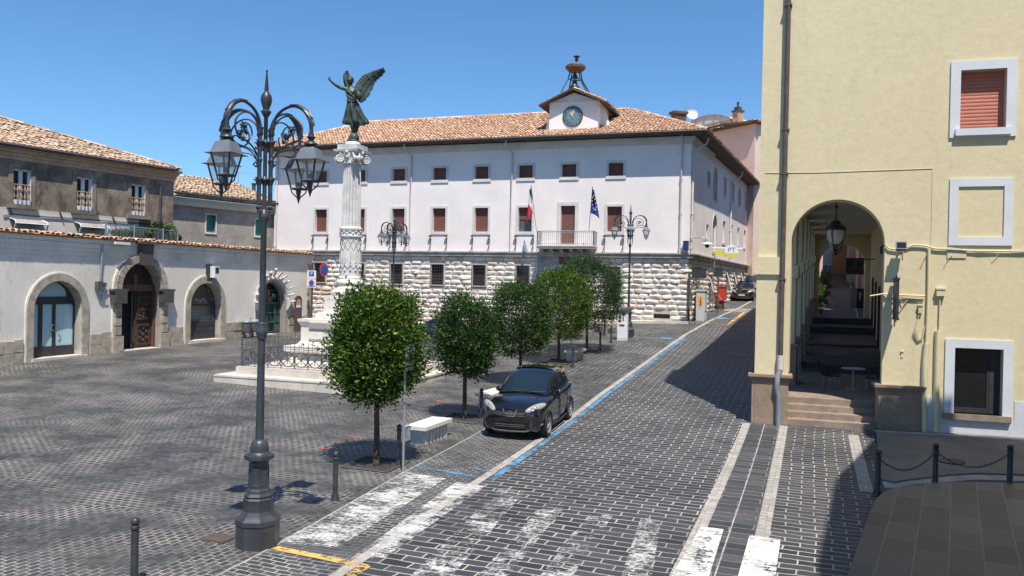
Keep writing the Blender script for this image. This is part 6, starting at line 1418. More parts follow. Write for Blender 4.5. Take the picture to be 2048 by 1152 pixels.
# invented building on the right, outside the view, added to shade the corner
cz = 15.0
ch_ = thing('added_shade_building', 'tall stone church beside the landing just outside the right edge, shading the corner', 'building', (8.5, 8, 0))
cpts = [(5.75, 2.6), (6.35, 5.2), (9.05, 11.1), (12.25, 16.1), (13.0, 16.1), (24, 12.6), (24, 1)]
mb = MB(); n = len(cpts); mb.add([(x, y, -.5) for x, y in cpts] + [(x, y, cz) for x, y in cpts], [tuple(range(n, 2*n))] + [(i, (i+1) % n, n+(i+1) % n, n+i) for i in range(n)]); mb.build('wall', M['trav'], ch_)
mb = MB()
mb.add([(x, y, z) for z in (cz-.1, cz+1.55) for x, y in ((12.2, 16.05), (14.3, 15.65), (14.0, 14.7), (11.9, 15.1))], [(0, 1, 5, 4), (1, 2, 6, 5), (2, 3, 7, 6), (3, 0, 4, 7), (4, 5, 6, 7)]); mb.build('shade_top_block', M['trav'], ch_)  # block added to raise the cast shadow on the yellow wall
for (x, y, s_, h) in ((12.6, 15.7, .35, .8), (13.2, 15.6, .4, 1.1), (13.85, 15.4, .35, .7)): mb = MB(); mb.lathe([(s_, 0), (s_, h*.3), (s_*.6, h*.6), (.05, h)], (x, y, cz+1.5), 8); mb.build('shade_spike', M['trav'], ch_)  # spikes added to make the shadow's upper edge jagged
# ------------------------------------------------------------------ monument with column and winged statue
MC = at(700, 560, 32.4); MC = V((MC.x, MC.y, 0)); MG = gh(MC.x, MC.y)
ma = math.atan2(-.32, .947)
mon = thing('war_memorial', 'white stone memorial column on stepped base with scroll capital, in the fenced square', 'monument', (MC.x, MC.y, MG), ma)
zpx = lambda y: at(700, y, 32.4).z
mpx = 32.4/FPX
def sq(mb, hw, z0, z1, hw2=None):
    h2 = hw2 or hw; mb.add([(sx*h, sy*h, z) for z, h in ((z0, hw), (z1, h2)) for sx, sy in ((-1, -1), (1, -1), (1, 1), (-1, 1))], [(3, 2, 1, 0), (4, 5, 6, 7), (0, 1, 5, 4), (1, 2, 6, 5), (2, 3, 7, 6), (3, 0, 4, 7)])
b = MG
Z = {k: zpx(k)-b for k in (760, 700, 690, 640, 625, 590, 570, 475, 460, 330, 300, 290)}
S1_ = 3.62
mb = MB(); sq(mb, S1_, -.6, .24); sq(mb, S1_+.02, .17, .22); mb.build('step', M['trav'], mon, world=False)
mb = MB(); sq(mb, S1_-.55, .2, .52); mb.build('step', M['trav'], mon, world=False)
mb = MB(); sq(mb, 2.05, .5, .66); sq(mb, 1.72, .66, .9, 1.5); sq(mb, 1.42, .9, Z[700]-.05); mb.build('lower_base', M['marble'], mon, world=False)
for sx, sy in ((-1, -1), (1, -1), (-1, 1), (1, 1)):
    mb = MB(); c = V((sx*1.42, sy*1.42, 0)); mb.box(c+V((0, 0, (Z[700]+.75)/2)), (.42, .42, Z[700]-.75), PI/4); mb.ball(c+V((0, 0, Z[700]-.42))*1.0, .3, 10, 8, (1, 1, .9)); mb.ball(c*1.08+V((0, 0, Z[700]-.75)), .2, 8, 6); mb.box(c*1.05+V((0, 0, .72)), (.55, .55, .25), PI/4); mb.build('carved_corner', M['marble'], mon, smooth=50, world=False)
for sx, sy, rz in ((0, -1, 0), (1, 0, PI/2), (0, 1, 0), (-1, 0, PI/2)):
    mb = MB()
    for dx in (-.18, 0, .18): mb.ball((sx*1.45+dx*(1 if sx == 0 else 0), sy*1.45+dx*(1 if sy == 0 else 0), Z[700]-.3), .14, 8, 6)
    mb.box((sx*1.45, sy*1.45, (Z[700]+.9)/2-.1), (.36, .12, Z[700]-1.2), rz); mb.build('carved_bracket', M['marble'], mon, smooth=50, world=False)
mb = MB(); sq(mb, 1.72, Z[700]-.05, Z[700]+.02, 1.82); sq(mb, 1.82, Z[700]+.02, Z[690]+.02); mb.build('ledge', M['marble'], mon, world=False)
h0 = Z[690]+.02; h1 = Z[640]+.05
mb = MB(); sq(mb, 1.5, h0, h0+.16, 1.38); sq(mb, 1.36, h0+.16, h1-.28); sq(mb, 1.36, h1-.28, h1-.1, 1.46); sq(mb, 1.46, h1-.1, h1); mb.build('die_block', M['marble'], mon, world=False)
mb = MB()
for rz in range(4):
    q = Matrix.Rotation(rz*PI/2, 4, 'Z'); mb.xf = q; mb.box((0, -1.40, (h0+h1)/2-.1), (1.9, .09, h1-h0-.75)); mb.add([(-1.0, -1.37, h1-.42), (1.0, -1.37, h1-.42), (.85, -1.60, h1-.12), (-.85, -1.60, h1-.12), (-1.0, -1.37, h1-.12), (1.0, -1.37, h1-.12)], [(0, 1, 2, 3), (3, 2, 5, 4), (0, 3, 4), (1, 5, 2)])
mb.xf = None; mb.build('panel_relief', M['marble'], mon, world=False)
g0 = h1; g1 = Z[625]+.02; g2 = Z[590]
mb = MB(); sq(mb, .98, g0, g0+.22); sq(mb, .98, g0+.22, g1, .78); sq(mb, .74, g1, g2-.03); mb.build('plinth', M['marble'], mon, world=False)
mb = MB(); r_s = .50
mb.lathe([(.70, g2-.03), (.75, g2+.04), (.75, g2+.12), (.69, g2+.2), (.55, g2+.25), (.50, g2+.38), (.54, g2+.42), (.56, g2+.5), (.53, g2+.57), (.47, g2+.62), (.47, g2+.72), (.43, g2+.76)], n=36); mb.build('torus_base', M['marble'], mon, smooth=40, world=False)
mb = MB(); zl0 = g2+.74; zl1 = Z[475]
mb.lathe([(.435, zl0), (.415, zl0+.15), (.40, zl1)], n=36)
for k in range(12):
    an = 2*PI*k/12; c = V((math.cos(an), math.sin(an), 0)); t_ = V((-c.y, c.x, 0))
    mb.tube([c*.405+V((0, 0, zl0+.55)), c*.40+V((0, 0, zl1-.55))], .034, 5)
    mb.tube([c*.405+t_*.09+V((0, 0, zl1-.5)), c*.42+V((0, 0, zl1-.28)), c*.405-t_*.09+V((0, 0, zl1-.5))], .016, 5); mb.tube([c*.405+t_*.09+V((0, 0, zl1-.08)), c*.415+V((0, 0, zl1-.28)), c*.405-t_*.09+V((0, 0, zl1-.08))], .015, 5)
    mb.tube([c*.415+t_*.09+V((0, 0, zl0+.35)), c*.43+V((0, 0, zl0+.5)), c*.415-t_*.09+V((0, 0, zl0+.35))], .02, 5); mb.ball(c*.42+V((0, 0, zl0+.26)), .05, 6, 5)
mb.build('lower_drum', M['oldstone'], mon, smooth=40, world=False)
mb = MB(); zr0 = Z[475]; zr1 = Z[460]+.0; mb.lathe([(.41, zr0-.02), (.46, zr0+.02), (.46, zr0+.07), (.425, zr0+.1), (.43, zr1-.04), (.465, zr1), (.465, zr1+.06), (.38, zr1+.12)], n=36)
for k in range(22): an = 2*PI*k/22; c = V((math.cos(an), math.sin(an), 0)); mb.ball(c*.43+V((0, 0, (zr0+zr1)/2+.03+.04*(-1)**k)), .055, 6, 5, (1, 1, .8))
mb.build('garland_ring', M['oldstone'], mon, smooth=40, world=False)
mb = MB(); zt_ = Z[330]; n = 80; vs = []; prof = [(.385, zr1+.1), (.38, zr1+1.0), (.36, zt_-.8), (.345, zt_+.02)]
for r, z in prof:
    for j in range(n): an = 2*PI*j/n; f = abs(math.sin(10*an)); vs.append(((r-.045*(f**.6))*math.cos(an), (r-.045*(f**.6))*math.sin(an), z))
mb.add(vs, [(i*n+j, i*n+(j+1) % n, (i+1)*n+(j+1) % n, (i+1)*n+j) for i in range(3) for j in range(n)]); mb.build('fluted_shaft', M['oldstone'], mon, smooth=60, world=False)
mb = MB(); zc_ = zt_; zt2 = Z[300]; mb.lathe([(.36, zc_), (.40, zc_+.04), (.38, zc_+.1), (.41, zc_+.28), (.47, zc_+.42), (.45, zc_+.46)], n=28)
for k in range(4):
    an = PI/4+k*PI/2; c = V((math.cos(an), math.sin(an), 0)); t_ = V((-c.y, c.x, 0)); o = c*.56+V((0, 0, zc_+.22))
    for s_ in (-.11, .11):
        pts = []
        for i in range(26): th = i*.5; rr = .185*(1-i/29); pts.append(o+t_*s_+c*(rr*math.cos(th+PI/2)*1.0)+V((0, 0, rr*math.sin(th+PI/2))))
        mb.tube(pts, [.055-.0012*i for i in range(26)], 6)
    mb.tube([o-t_*.12, o+t_*.12], .10, 10)
    mb.tube([c*.3+V((0, 0, zc_+.36)), c*.58+V((0, 0, zc_+.42))], .06, 6)
    an += PI/4; c = V((math.cos(an), math.sin(an), 0)); mb.ball(c*.40+V((0, 0, zc_+.28)), .09, 8, 6, (1, 1, 1.2)); mb.ball(c*.44+V((0, 0, zc_+.46)), .09, 8, 6)
mb.build('scroll_capital', M['oldstone'], mon, smooth=50, world=False)
mb = MB(); vs = []
for z, q_ in ((zc_+.46, .53), (zc_+.50, .58), (zc_+.58, .60)):
    for k in range(4):
        for j in range(6):
            a0 = -PI*.75+k*PI/2; p = V((math.cos(a0), math.sin(a0), 0)).lerp(V((math.cos(a0+PI/2), math.sin(a0+PI/2), 0)), j/6); p *= q_*1.32*(1-.13*math.sin(PI*j/6)); vs.append((p.x, p.y, z))
mb.add(vs, [(i*24+j, i*24+(j+1) % 24, (i+1)*24+(j+1) % 24, (i+1)*24+j) for i in range(2) for j in range(24)] + [tuple(range(48, 72)), tuple(range(23, -1, -1))])
zab = zc_+.58; sq(mb, .44, zab, zab+.20); mb.lathe([(.33, zab+.2), (.31, zab+.28), (.26, zab+.34)], n=20); mb.build('abacus', M['oldstone'], mon, world=False)
# statue (bronze), a thing standing on the column
top = MG+zab+.34; SD = 32.4
st_ = thing('winged_statue', 'green bronze winged woman with one arm raised on top of the column', 'statue', (MC.x, MC.y, top))
def sp3(px, py, d=0): return at(px, py, SD-d)
mb = MB(); mb.lathe([(.2, -.02), (.26, .04), (.2, .12)], (MC.x, MC.y, top), 16); gl = at(708, 276, SD); mb.ball(gl, .215, 18, 12); mb.build('globe', M['bronze'], st_, smooth=60)
def sect(c, rx, ry, n=20, fold=0, ph=0):
    return [c + rgt*(rx*(1+fold*math.sin(8*t+ph))*math.cos(t)) - fwd*(ry*(1+fold*math.sin(8*t+ph))*math.sin(t)) for t in [2*PI*k/n for k in range(n)]]
mb = MB(); n = 48
# dress and torso: (px,py,depth,rx px,ry px,fold)
L_ = [(709, 263, -.02, 6, 6, .05), (709.5, 255, 0, 7.5, 7, .1), (710, 250, 0, 9, 8, .14), (711.5, 248.5, 0, 22, 13, .16), (711.5, 245, 0, 24, 14, .18), (710.5, 239, .02, 21.5, 13, .18), (709, 231, .05, 18, 12, .16), (707, 221, .08, 15.5, 11, .13), (706, 210, .1, 12.5, 9.5, .09), (704.5, 203, .1, 10.5, 8, .04), (704, 197, .1, 9.6, 7.5, .03), (703.5, 190, .1, 11.5, 8.6, .02), (703, 184, .1, 12.2, 8.8, 0), (702.5, 178, .08, 11, 6.5, 0), (701.5, 174.5, .07, 6, 5, 0), (700.8, 171.5, .07, 3.6, 3.8, 0)]
vs = []
for px, py, d, rx, ry, f in L_: vs += sect(sp3(px, py, d), rx*mpx, ry*mpx, n, f, py*.06)
k_ = len(L_); mb.add(vs, [(i*n+j, i*n+(j+1) % n, (i+1)*n+(j+1) % n, (i+1)*n+j) for i in range(k_-1) for j in range(n)] + [tuple(range(n)), tuple(range((k_-1)*n, k_*n))])
for dx in (-4.5, 4.5): mb.ball(sp3(703+dx, 184.5, .2), 4.6*mpx, 10, 8, (1, .8, .8))
hc = sp3(700, 161.5, .12); mb.ball(hc, 6.6*mpx, 16, 12, (.9, 1.05, 1.22))
mb.tube([sp3(700.9, 172, .07), sp3(700.4, 167, .09)], 3.8*mpx, 10)
fc = hc-fwd*.145; mb.tube([fc+V((0, 0, .02)), fc-fwd*.035+V((0, 0, -.035))], [.012, .022], 6)
for s_ in (-1, 1): mb.ball(fc+rgt*(s_*.05)+V((0, 0, .02))+fwd*.01, .02, 6, 5)
mb.tube([fc-rgt*.035+V((0, 0, -.075))+fwd*.005, fc+rgt*.035+V((0, 0, -.075))+fwd*.005], .014, 5)
# raised arm, viewer's left
mb.tube([sp3(694, 179, .1), sp3(690, 177.5, .12), sp3(681, 175.5, .2), sp3(672, 170.5, .26), sp3(664, 164.5, .3), sp3(660, 160.5, .31)], [5*mpx, 4.4*mpx, 3.6*mpx, 3.0*mpx, 2.4*mpx, 2.2*mpx], 10)
hp = sp3(659.3, 159, .31); mb.ball(hp, 2.7*mpx, 10, 8, (1, .6, 1.1))
for q, (dx, dy, l) in enumerate(((-3.0, -1.6, 5), (-2.2, -4.2, 6), (-.8, -5.4, 6.3), (.7, -5.2, 5.6), (2.6, -2.0, 4))):
    u_ = V((dx, dy)).normalized(); mb.tube([hp+rgt*(u_.x*1.8*mpx)-upv*(u_.y*1.8*mpx), hp+rgt*(u_.x*l*.65*mpx)-upv*(u_.y*l*.65*mpx)-fwd*.01, hp+rgt*(u_.x*l*mpx)-upv*(u_.y*l*mpx)-fwd*.03], [.017, .014, .010], 6)
# bent arm at the side
mb.tube([sp3(712, 179, .1), sp3(715.5, 184, .1), sp3(718, 190, .16), sp3(715, 193, .32), sp3(711, 190, .44)], [5*mpx, 4.3*mpx, 3.6*mpx, 3*mpx, 2.3*mpx], 10); mb.ball(sp3(710, 188.5, .46), 2.6*mpx, 8, 6)
for k in range(5): mb.tube([sp3(710+.5*k-1.5, 188, .46), sp3(709.5+.7*k-1.8, 184.5, .50), sp3(709.5+.7*k-1.6, 183.5, .53)], [.017, .014, .01], 5)
# feet
for px in (705.5, 712.5): mb.tube([sp3(px, 261, 0), sp3(px-.3, 265, .02), sp3(px-1, 268.3, .14)], [3.4*mpx, 3.0*mpx, 2.0*mpx], 8)
body = mb.build('figure', M['bronze'], st_, smooth=180)
rm = body.modifiers.new('fuse', 'REMESH'); rm.mode = 'VOXEL'; rm.voxel_size = .018; rm.use_smooth_shade = True
mb = MB(); mb.ball(hc+fwd*.03+V((0, 0, .03)), 7.4*mpx, 14, 10, (1, 1, 1.1)); mb.ball(hc+fwd*.17+V((0, 0, -.02)), 4*mpx, 10, 8)
for dx, dy, h in ((-1.5, -7, 10), (-3, -6, 7.5), (-4.5, -4.5, 6)): mb.tube([hc-rgt*.05+V((0, 0, .08)), hc+rgt*(dx*mpx)+V((0, 0, .08+h*.6*mpx)), hc+rgt*((dx-1.5)*mpx)+V((0, 0, .08+h*1.2*mpx))], [.05, .04, .008], 6)
mb.build('hair', M['bronze'], st_, smooth=60)
# drapery folds over the skirt
mb = MB()
for pts, r in (([(701, 200), (698, 215), (694, 232), (691, 246)], 3), ([(705, 203), (707, 220), (706, 238), (704, 254)], 3.2), ([(709, 203), (716, 220), (725, 236), (733, 246)], 3), ([(707, 205), (713, 225), (718, 240), (722, 250)], 2.6), ([(699, 205), (693, 222), (689, 236), (688, 243)], 2.4)):
    mb.tube([sp3(x, y, .24-.03*i) for i, (x, y) in enumerate(pts)], [r*mpx*(.6+.25*i) for i in range(4)], 8)
mb.tube([sp3(x, y, .27) for x, y in ((694, 199), (700, 203), (707, 203), (713, 199))], 2.2*mpx, 8)
for pts in (((695, 181), (700, 187), (707, 192), (713, 195)), ((693, 189), (698, 194), (705, 195), (712, 192)), ((711, 178), (707, 184), (701, 190), (695, 195)), ((694, 193), (701, 198), (709, 197), (714, 193))): mb.tube(crv([sp3(x, y, .27+.02*(i % 2)) for i, (x, y) in enumerate(pts)]), 1.7*mpx, 7)
mb.build('drapery', M['bronze'], st_, smooth=60)
def wing(arm, trail, d0, d1, name):
    mb = MB(); A_ = [sp3(x, y, d0+(d1-d0)*i/(len(arm)-1)) for i, (x, y) in enumerate(arm)]; T_ = [sp3(x, y, d0+(d1-d0)*i/(len(trail)-1)-.05) for i, (x, y) in enumerate(trail)]
    def alongp(P, t):
        f = t*(len(P)-1); i = min(int(f), len(P)-2); return P[i].lerp(P[i+1], f-i)
    for layer, (cnt, ln, wd, th) in enumerate(((16, 1.0, .105, .0), (14, .66, .10, .045), (12, .38, .10, .08))):
        for i in range(cnt):
            t = (i+.3)/cnt; a_ = alongp(A_, t*.98); e = alongp(T_, min(1, t+.02)); e = a_.lerp(e, ln*(1+.03*((i*7) % 3-1))); d = e-a_; L = d.length; u = d/L; w_ = u.cross(fwd).normalized(); pts = []
            prof = [(0, .35), (.25, .8), (.6, 1), (.88, .85), (1, .25)]
            o_ = -fwd*(th+.012*(i % 2))
            vs = [a_+u*(L*f)+w_*(s_*wd*g)+o_-fwd*(.02*(1-abs(s_))) for f, g in prof for s_ in (-1, 0, 1)]; vb = [v+fwd*.03 for v in vs]; N_ = len(vs)
            fs = [(r*3+c, r*3+c+1, r*3+c+4, r*3+c+3) for r in range(4) for c in range(2)]
            mb.add(vs+vb, fs+[tuple(N_+q for q in f) for f in fs]+[(r*3, r*3+3, N_+r*3+3, N_+r*3) for r in range(4)]+[(r*3+2, r*3+5, N_+r*3+5, N_+r*3+2) for r in range(4)]+[(12, 13, N_+13, N_+12), (13, 14, N_+14, N_+13)])
    mb.tube(A_, [.10, .09, .075, .06, .05][:len(A_)] if len(A_) <= 5 else .07, 8)
    mb.build(name, M['bronze'], st_)
wing([(711, 181), (717, 168), (727, 154), (745, 145), (768, 137)], [(722, 208), (735, 196), (743, 181), (746, 169), (771, 144)], -.15, -.5, 'wing')
wing([(699, 180), (695, 170), (691, 158), (691, 150), (692.5, 143)], [(697, 185), (694.5, 178), (692.5, 170), (693, 160), (695, 146)], -.2, -1.4, 'wing')
# iron fence round the memorial
fe = thing('iron_fence', 'low grey wrought iron fence of circles and crosses on the memorial steps', 'fence', (MC.x, MC.y, MG+.52), ma)
FHW = 2.92; FH = .98
for side in range(4):
    q = Matrix.Rotation(side*PI/2, 4, 'Z'); mb = MB(); mb.xf = q; n = 10; w = 2*FHW/n; y = -FHW
    for z, r in ((.10, .014), (.62, .014), (.82, .012)): mb.tube([(-FHW, y, z), (FHW, y, z)], r, 5)
    for i in range(n+1):
        x = -FHW+i*w; mb.tube([(x, y, 0), (x, y, FH+(.12 if i % 2 == 0 else .03))], .014, 6)
        if i == n: break
        c = x+w/2; zc_ = .36; r = .27
        mb.tube([(c+r*math.cos(t), y, zc_+r*math.sin(t)) for t in [2*PI*k/16 for k in range(17)]], .021, 5, cap=False)
        for s_ in (-1, 1): mb.tube([(x, y, zc_-s_*.25), (x+w, y, zc_+s_*.25)], .018, 5)
        mb.tube([(c, y, zc_-.16), (c, y, zc_+.16)], .018, 5); mb.tube([(x, y, zc_), (x+w, y, zc_)], .009, 4)
        for s_ in (-1, 1): mb.tube([(c+s_*.1, y, .62), (c+s_*.1, y, .92)], .011, 4)
        mb.tube([(c-.1, y, .92), (c+.1, y, .92)], .011, 4); mb.tube([(c, y, .70), (c, y, 1.02)], .010, 4)
        mb.tube([(c+.1, y, .74), (x+w, y, .74)], .010, 4); mb.tube([(c-.1, y, .74), (x, y, .74)], .010, 4)
    mb.build('fence_panel', M['ironf'], fe, world=False)
for sx, sy in ((-1, -1), (1, -1), (1, 1), (-1, 1)): mb = MB(); mb.lathe([(.035, 0), (.035, 1.12), (.05, 1.14), (.02, 1.2)], (sx*FHW, sy*FHW, 0), 8); mb.build('corner_post', M['ironf'], fe, world=False)
# ------------------------------------------------------------------ street lamps
LB = G(515, 1090)
lamp = thing('street_lamp', 'tall ornate grey four lantern street lamp nearest to the camera, on an octagonal base', 'street lamp', LB, 0, 'ornate square lamps')
mb = MB(); o8 = PI/8
mb.lathe([(.345, -.1), (.345, .36), (.36, .38), (.36, .45), (.33, .49), (.27, .53), (.24, .58), (.235, .74), (.245, .77)], n=8, rot=o8)
mb.lathe([(.245, .77), (.22, .80), (.235, .83), (.20, .87), (.19, .92), (.165, .94)], n=8, rot=o8)
mb.lathe([(.165, .94), (.155, 1.36), (.17, 1.38)], n=8, rot=o8); mb.lathe([(.17, 1.38), (.235, 1.42), (.235, 1.48), (.18, 1.50)], n=8, rot=o8)
for k in range(8):
    an = k*PI/4; c = V((math.cos(an), math.sin(an), 0)); t_ = V((-c.y, c.x, 0))
    if k % 2 == 0:
        for s_ in (-1, 1): mb.tube([c*.153+t_*(s_*.045)+V((0, 0, 1.0)), c*.147+t_*(s_*.045)+V((0, 0, 1.3))], .007, 4)
        for z, r in ((1.0, .153), (1.3, .147)): mb.tube([c*r-t_*.045+V((0, 0, z)), c*r+t_*.045+V((0, 0, z))], .007, 4)
mb.build('base', M['lampm'], lamp, smooth=25, world=False)
mb = MB(); mb.lathe([(.18, 1.50), (.15, 1.53), (.148, 1.6), (.13, 1.68), (.10, 1.72), (.068, 1.73), (.066, 1.9), (.056, 3.36)], n=20); mb.lathe([(.056, 3.36), (.078, 3.38), (.078, 3.42), (.092, 3.45), (.092, 3.5), (.075, 3.54), (.075, 3.62), (.054, 3.64), (.046, 5.24), (.085, 5.33), (.09, 5.37), (.07, 5.42), (.045, 5.47)], n=20)
mb.lathe([(.045, 5.47), (.034, 5.6), (.032, 7.1), (.045, 7.12), (.082, 7.2), (.082, 7.22), (.05, 7.24), (.055, 7.28), (.08, 7.36), (.093, 7.44), (.08, 7.52), (.045, 7.58), (.03, 7.6), (.035, 7.62), (.012, 7.96), (.018, 7.98), (.018, 8.0), (.002, 8.03)], n=16)
mb.build('pole', M['lampm'], lamp, smooth=40, world=False)
ANG = [R(a) for a in (-22, 68, 158, 248)]
for z in (5.94, 6.60):
    mb = MB(); mb.lathe([(.033, z-.09), (.05, z-.04), (.075, z+.01), (.045, z+.035), (.033, z+.07)], n=12)
    for an in ANG:
        c = V((math.cos(an), math.sin(an), 0)); mb.lathe([(.025, z-.09), (.04, z-.04), (.06, z+.015), (.035, z+.035), (.03, z+.07)], c*.125, 10); mb.tube([c*.03+V((0, 0, z)), c*.13+V((0, 0, z))], .02, 6); mb.tube([c*.15+V((0, 0, z+.02)), c*.24+V((0, 0, z+.03))], [.03, .004], 5)
    mb.build('collar', M['lampm'], lamp, smooth=40, world=False)
def arm(an):
    c = V((math.cos(an), math.sin(an), 0)); Pp = lambda r, z, o=0: c*r+V((-c.y*o, c.x*o, z))
    mb = MB(); mb.tube([Pp(.125, 5.55), Pp(.125, 6.85)], .026, 10); mb.ball(Pp(.125, 5.5), .035, 8, 6); mb.ball(Pp(.125, 5.44), .022, 8, 6)
    mb.lathe([(.026, 6.78), (.045, 6.82), (.038, 6.90), (.052, 6.96), (.025, 6.97)], c*.125, 10)
    P_ = [(.125, 6.9), (.15, 7.05), (.22, 7.22), (.34, 7.34), (.50, 7.40), (.64, 7.38), (.77, 7.28), (.86, 7.12), (.89, 6.95), (.89, 6.72)]
    mb.tube(crv([Pp(*p) for p in P_]), rep([.028, .027, .026, .026, .030, .042, .046, .044, .033, .030]), 10)
    for k in range(4, 8):
        for o_ in (-.04, 0, .04):
            a_, b_ = P_[k], P_[k+1]; ex = .045-abs(o_)*.5; mb.tube([Pp(a_[0], a_[1]+ex*.6, o_), Pp((a_[0]+b_[0])/2+ex*.6, (a_[1]+b_[1])/2+ex*.7, o_), Pp(b_[0]+ex*1.25, b_[1]+ex*.25, o_*1.2)], [.016, .022, .006], 5)
    sc1 = [(.16, 6.95), (.2, 7.06), (.32, 7.17), (.47, 7.19), (.60, 7.12), (.70, 6.98), (.71, 6.82), (.63, 6.66), (.48, 6.60), (.36, 6.68), (.33, 6.82), (.40, 6.95), (.52, 6.96), (.58, 6.86), (.53, 6.78)]
    mb.tube(crv([Pp(*p) for p in sc1]), rep([.016]*9+[.015, .014, .013, .012, .010, .010]), 7)
    for r_, z_, q_ in ((.52, 6.90, .085), (.46, 6.78, .06)):
        for o_ in (-.02, .02): mb.ball(Pp(r_, z_, o_), q_*.40, 8, 6)
        for k in range(7): t_ = 2*PI*k/7; mb.tube([Pp(r_+q_*.25*math.cos(t_), z_+q_*.25*math.sin(t_)), Pp(r_+q_*.7*math.cos(t_), z_+q_*.7*math.sin(t_)), Pp(r_+q_*1.1*math.cos(t_+.2), z_+q_*1.1*math.sin(t_+.2))], [q_*.12, q_*.26, q_*.08], 5)
    mb.tube(crv([Pp(.17, 6.28), Pp(.2, 6.38), (Pp(.32, 6.52)), Pp(.46, 6.60), Pp(.63, 6.66), Pp(.80, 6.62)]), rep([.013, .013, .015, .019, .019, .012]), 7); mb.tube(crv([Pp(.17, 6.3), Pp(.28, 6.42), Pp(.45, 6.47), Pp(.62, 6.48), Pp(.76, 6.54), Pp(.84, 6.66)]), rep([.009, .010, .013, .024, .026, .010]), 7)
    mb.lathe([(.026, 6.22), (.038, 6.25), (.038, 6.29), (.026, 6.32)], c*.125, 8); mb.tube([Pp(.19+.05*math.cos(t)*(1-t/8), 6.2+.06*math.sin(t)*(1-t/8)) for t in [k*.55 for k in range(13)]], .013, 5)
    mb.build('arm', M['lampm'], lamp, smooth=50, world=False)
    mb = MB(); lc = c*.89; rot = an+PI/4+R(8)
    mb.lathe([(.045, 6.74), (.045, 6.70), (.075, 6.67), (.04, 6.63), (.045, 6.60), (.105, 6.555), (.11, 6.535), (.05, 6.50), (.06, 6.47)], lc, 14)
    o = mb.build('lantern', M['lampm'], lamp, smooth=40, world=False)
    mb = MB(); mb.lathe([(.09, 6.485), (.17, 6.44), (.245, 6.255)], lc, 4, rot=rot); mb.lathe([(.245, 6.255), (.325, 6.235), (.32, 6.225), (.22, 6.23)], lc, 4, rot=rot); mb.build('lantern_roof', M['lamptop'], o, world=False)
    mb = MB(); zt_, zb_, rt, rb = 6.23, 5.91, .225, .135
    cs = [(math.cos(rot+k*PI/2), math.sin(rot+k*PI/2)) for k in range(4)]
    for k in range(4):
        x, y_ = cs[k]; mb.tube([lc+V((x*rt, y_*rt, zt_)), lc+V((x*rb, y_*rb, zb_))], .015, 4); x2, y2 = cs[(k+1) % 4]; mb.tube([lc+V((x*rb, y_*rb, zb_)), lc+V((x2*rb, y2*rb, zb_))], .016, 4); mb.tube([lc+V((x*rb, y_*rb, zb_)), lc+V((x*rb*.9, y_*rb*.9, zb_-.06)), lc+V((x*.06, y_*.06, zb_-.12)), lc+V((x*.02, y_*.02, zb_-.15))], .012, 5)
    mb.lathe([(.03, zb_-.0), (.035, zb_-.16), (.02, zb_-.2), (.003, zb_-.26)], lc, 8); mb.lathe([(.03, zb_+.01), (.05, zb_+.05), (.04, zb_+.1), (.02, zb_+.12)], lc, 8); mb.build('lantern_cage', M['lampm'], o, world=False)
    mb = MB(); vs = [lc+V((x*r_*.97, y_*r_*.97, z)) for z, r_ in ((zt_, rt), (zb_, rb)) for x, y_ in cs]; mb.add(vs, [(k, (k+1) % 4, 4+(k+1) % 4, 4+k) for k in range(4)]); mb.build('pane', M['cglass'], o, world=False)
for an in ANG: arm(an)
def squash(o):
    for c in o.children:
        for v in c.data.vertices:
            if v.co.z > 6.235: v.co.z = 6.235 + (v.co.z-6.235)*(.76 if c.name.startswith('arm') else .85)
        squash(c)
squash(lamp)
p = G(1256, 674); dup(lamp, p, R(14), 'ornate four lantern street lamp right behind the grey ticket machine', sc=(1, 1, .97))
p = at(785, 640, 47.5); p.z = gh(p.x, p.y); hh = (at(789, 416, 47.5).z-p.z)/8.03; dup(lamp, p, R(60), 'ornate four lantern street lamp rising behind the nearest tree', sc=(hh*.98, hh*.98, hh))
# ------------------------------------------------------------------ bollards, benches, signs, machines
def bollard_proto(label, p, chain=False):
    t = thing('bollard', label, 'bollard', p, 0, 'black ball topped bollards')
    mb = MB(); mb.lathe([(.085, -.05), (.085, .03), (.075, .05), (.075, .09), (.062, .11), (.06, .14), (.052, .16), (.05, .80), (.065, .81), (.065, .84), (.04, .86)], n=16); mb.build('shaft', M['iron'], t, smooth=40, world=False)
    mb = MB(); mb.ball((0, 0, .905), .062, 14, 10); mb.build('ball_top', M['iron'], t, smooth=180, world=False)
    return t
bl_ = [(268, 1172, 'black bollard at the bottom left edge of the picture, left of the tall lamp'), (670, 1000, 'black bollard with chipped paint right of the tall lamp base'), (797, 930, 'black bollard beside the thin sign pole at the first tree'), (962, 838, 'black bollard in front of the black car beside the second tree'), (1145, 735, 'black bollard in front of the stone bench behind the black car'), (1200, 702, 'black bollard between the last tree and the ticket machine, standing nearest'), (1209, 671, 'black bollard farthest back, left of the ticket machine'), (1222, 686, 'black bollard just left of the grey ticket machine')]
P0 = [G(x, y) for x, y, _ in bl_]; bp = bollard_proto(bl_[0][2], P0[0])
for p, (x, y, l) in list(zip(P0, bl_))[1:]: dup(bp, p, 0, l)
cb = [(1754.5, 990, 'black chained bollard at the left corner of the shaded stone landing'), (1870, 974, 'middle black chained bollard behind the shaded stone landing'), (2019, 977, 'rightmost black chained bollard behind the shaded stone landing')]
CP = [G(x, y) for x, y, _ in cb]
for p, (x, y, l) in zip(CP, cb): dup(bp, p, 0, l, 'chained bollards by the landing', sc=(1.15, 1.15, 1.02))
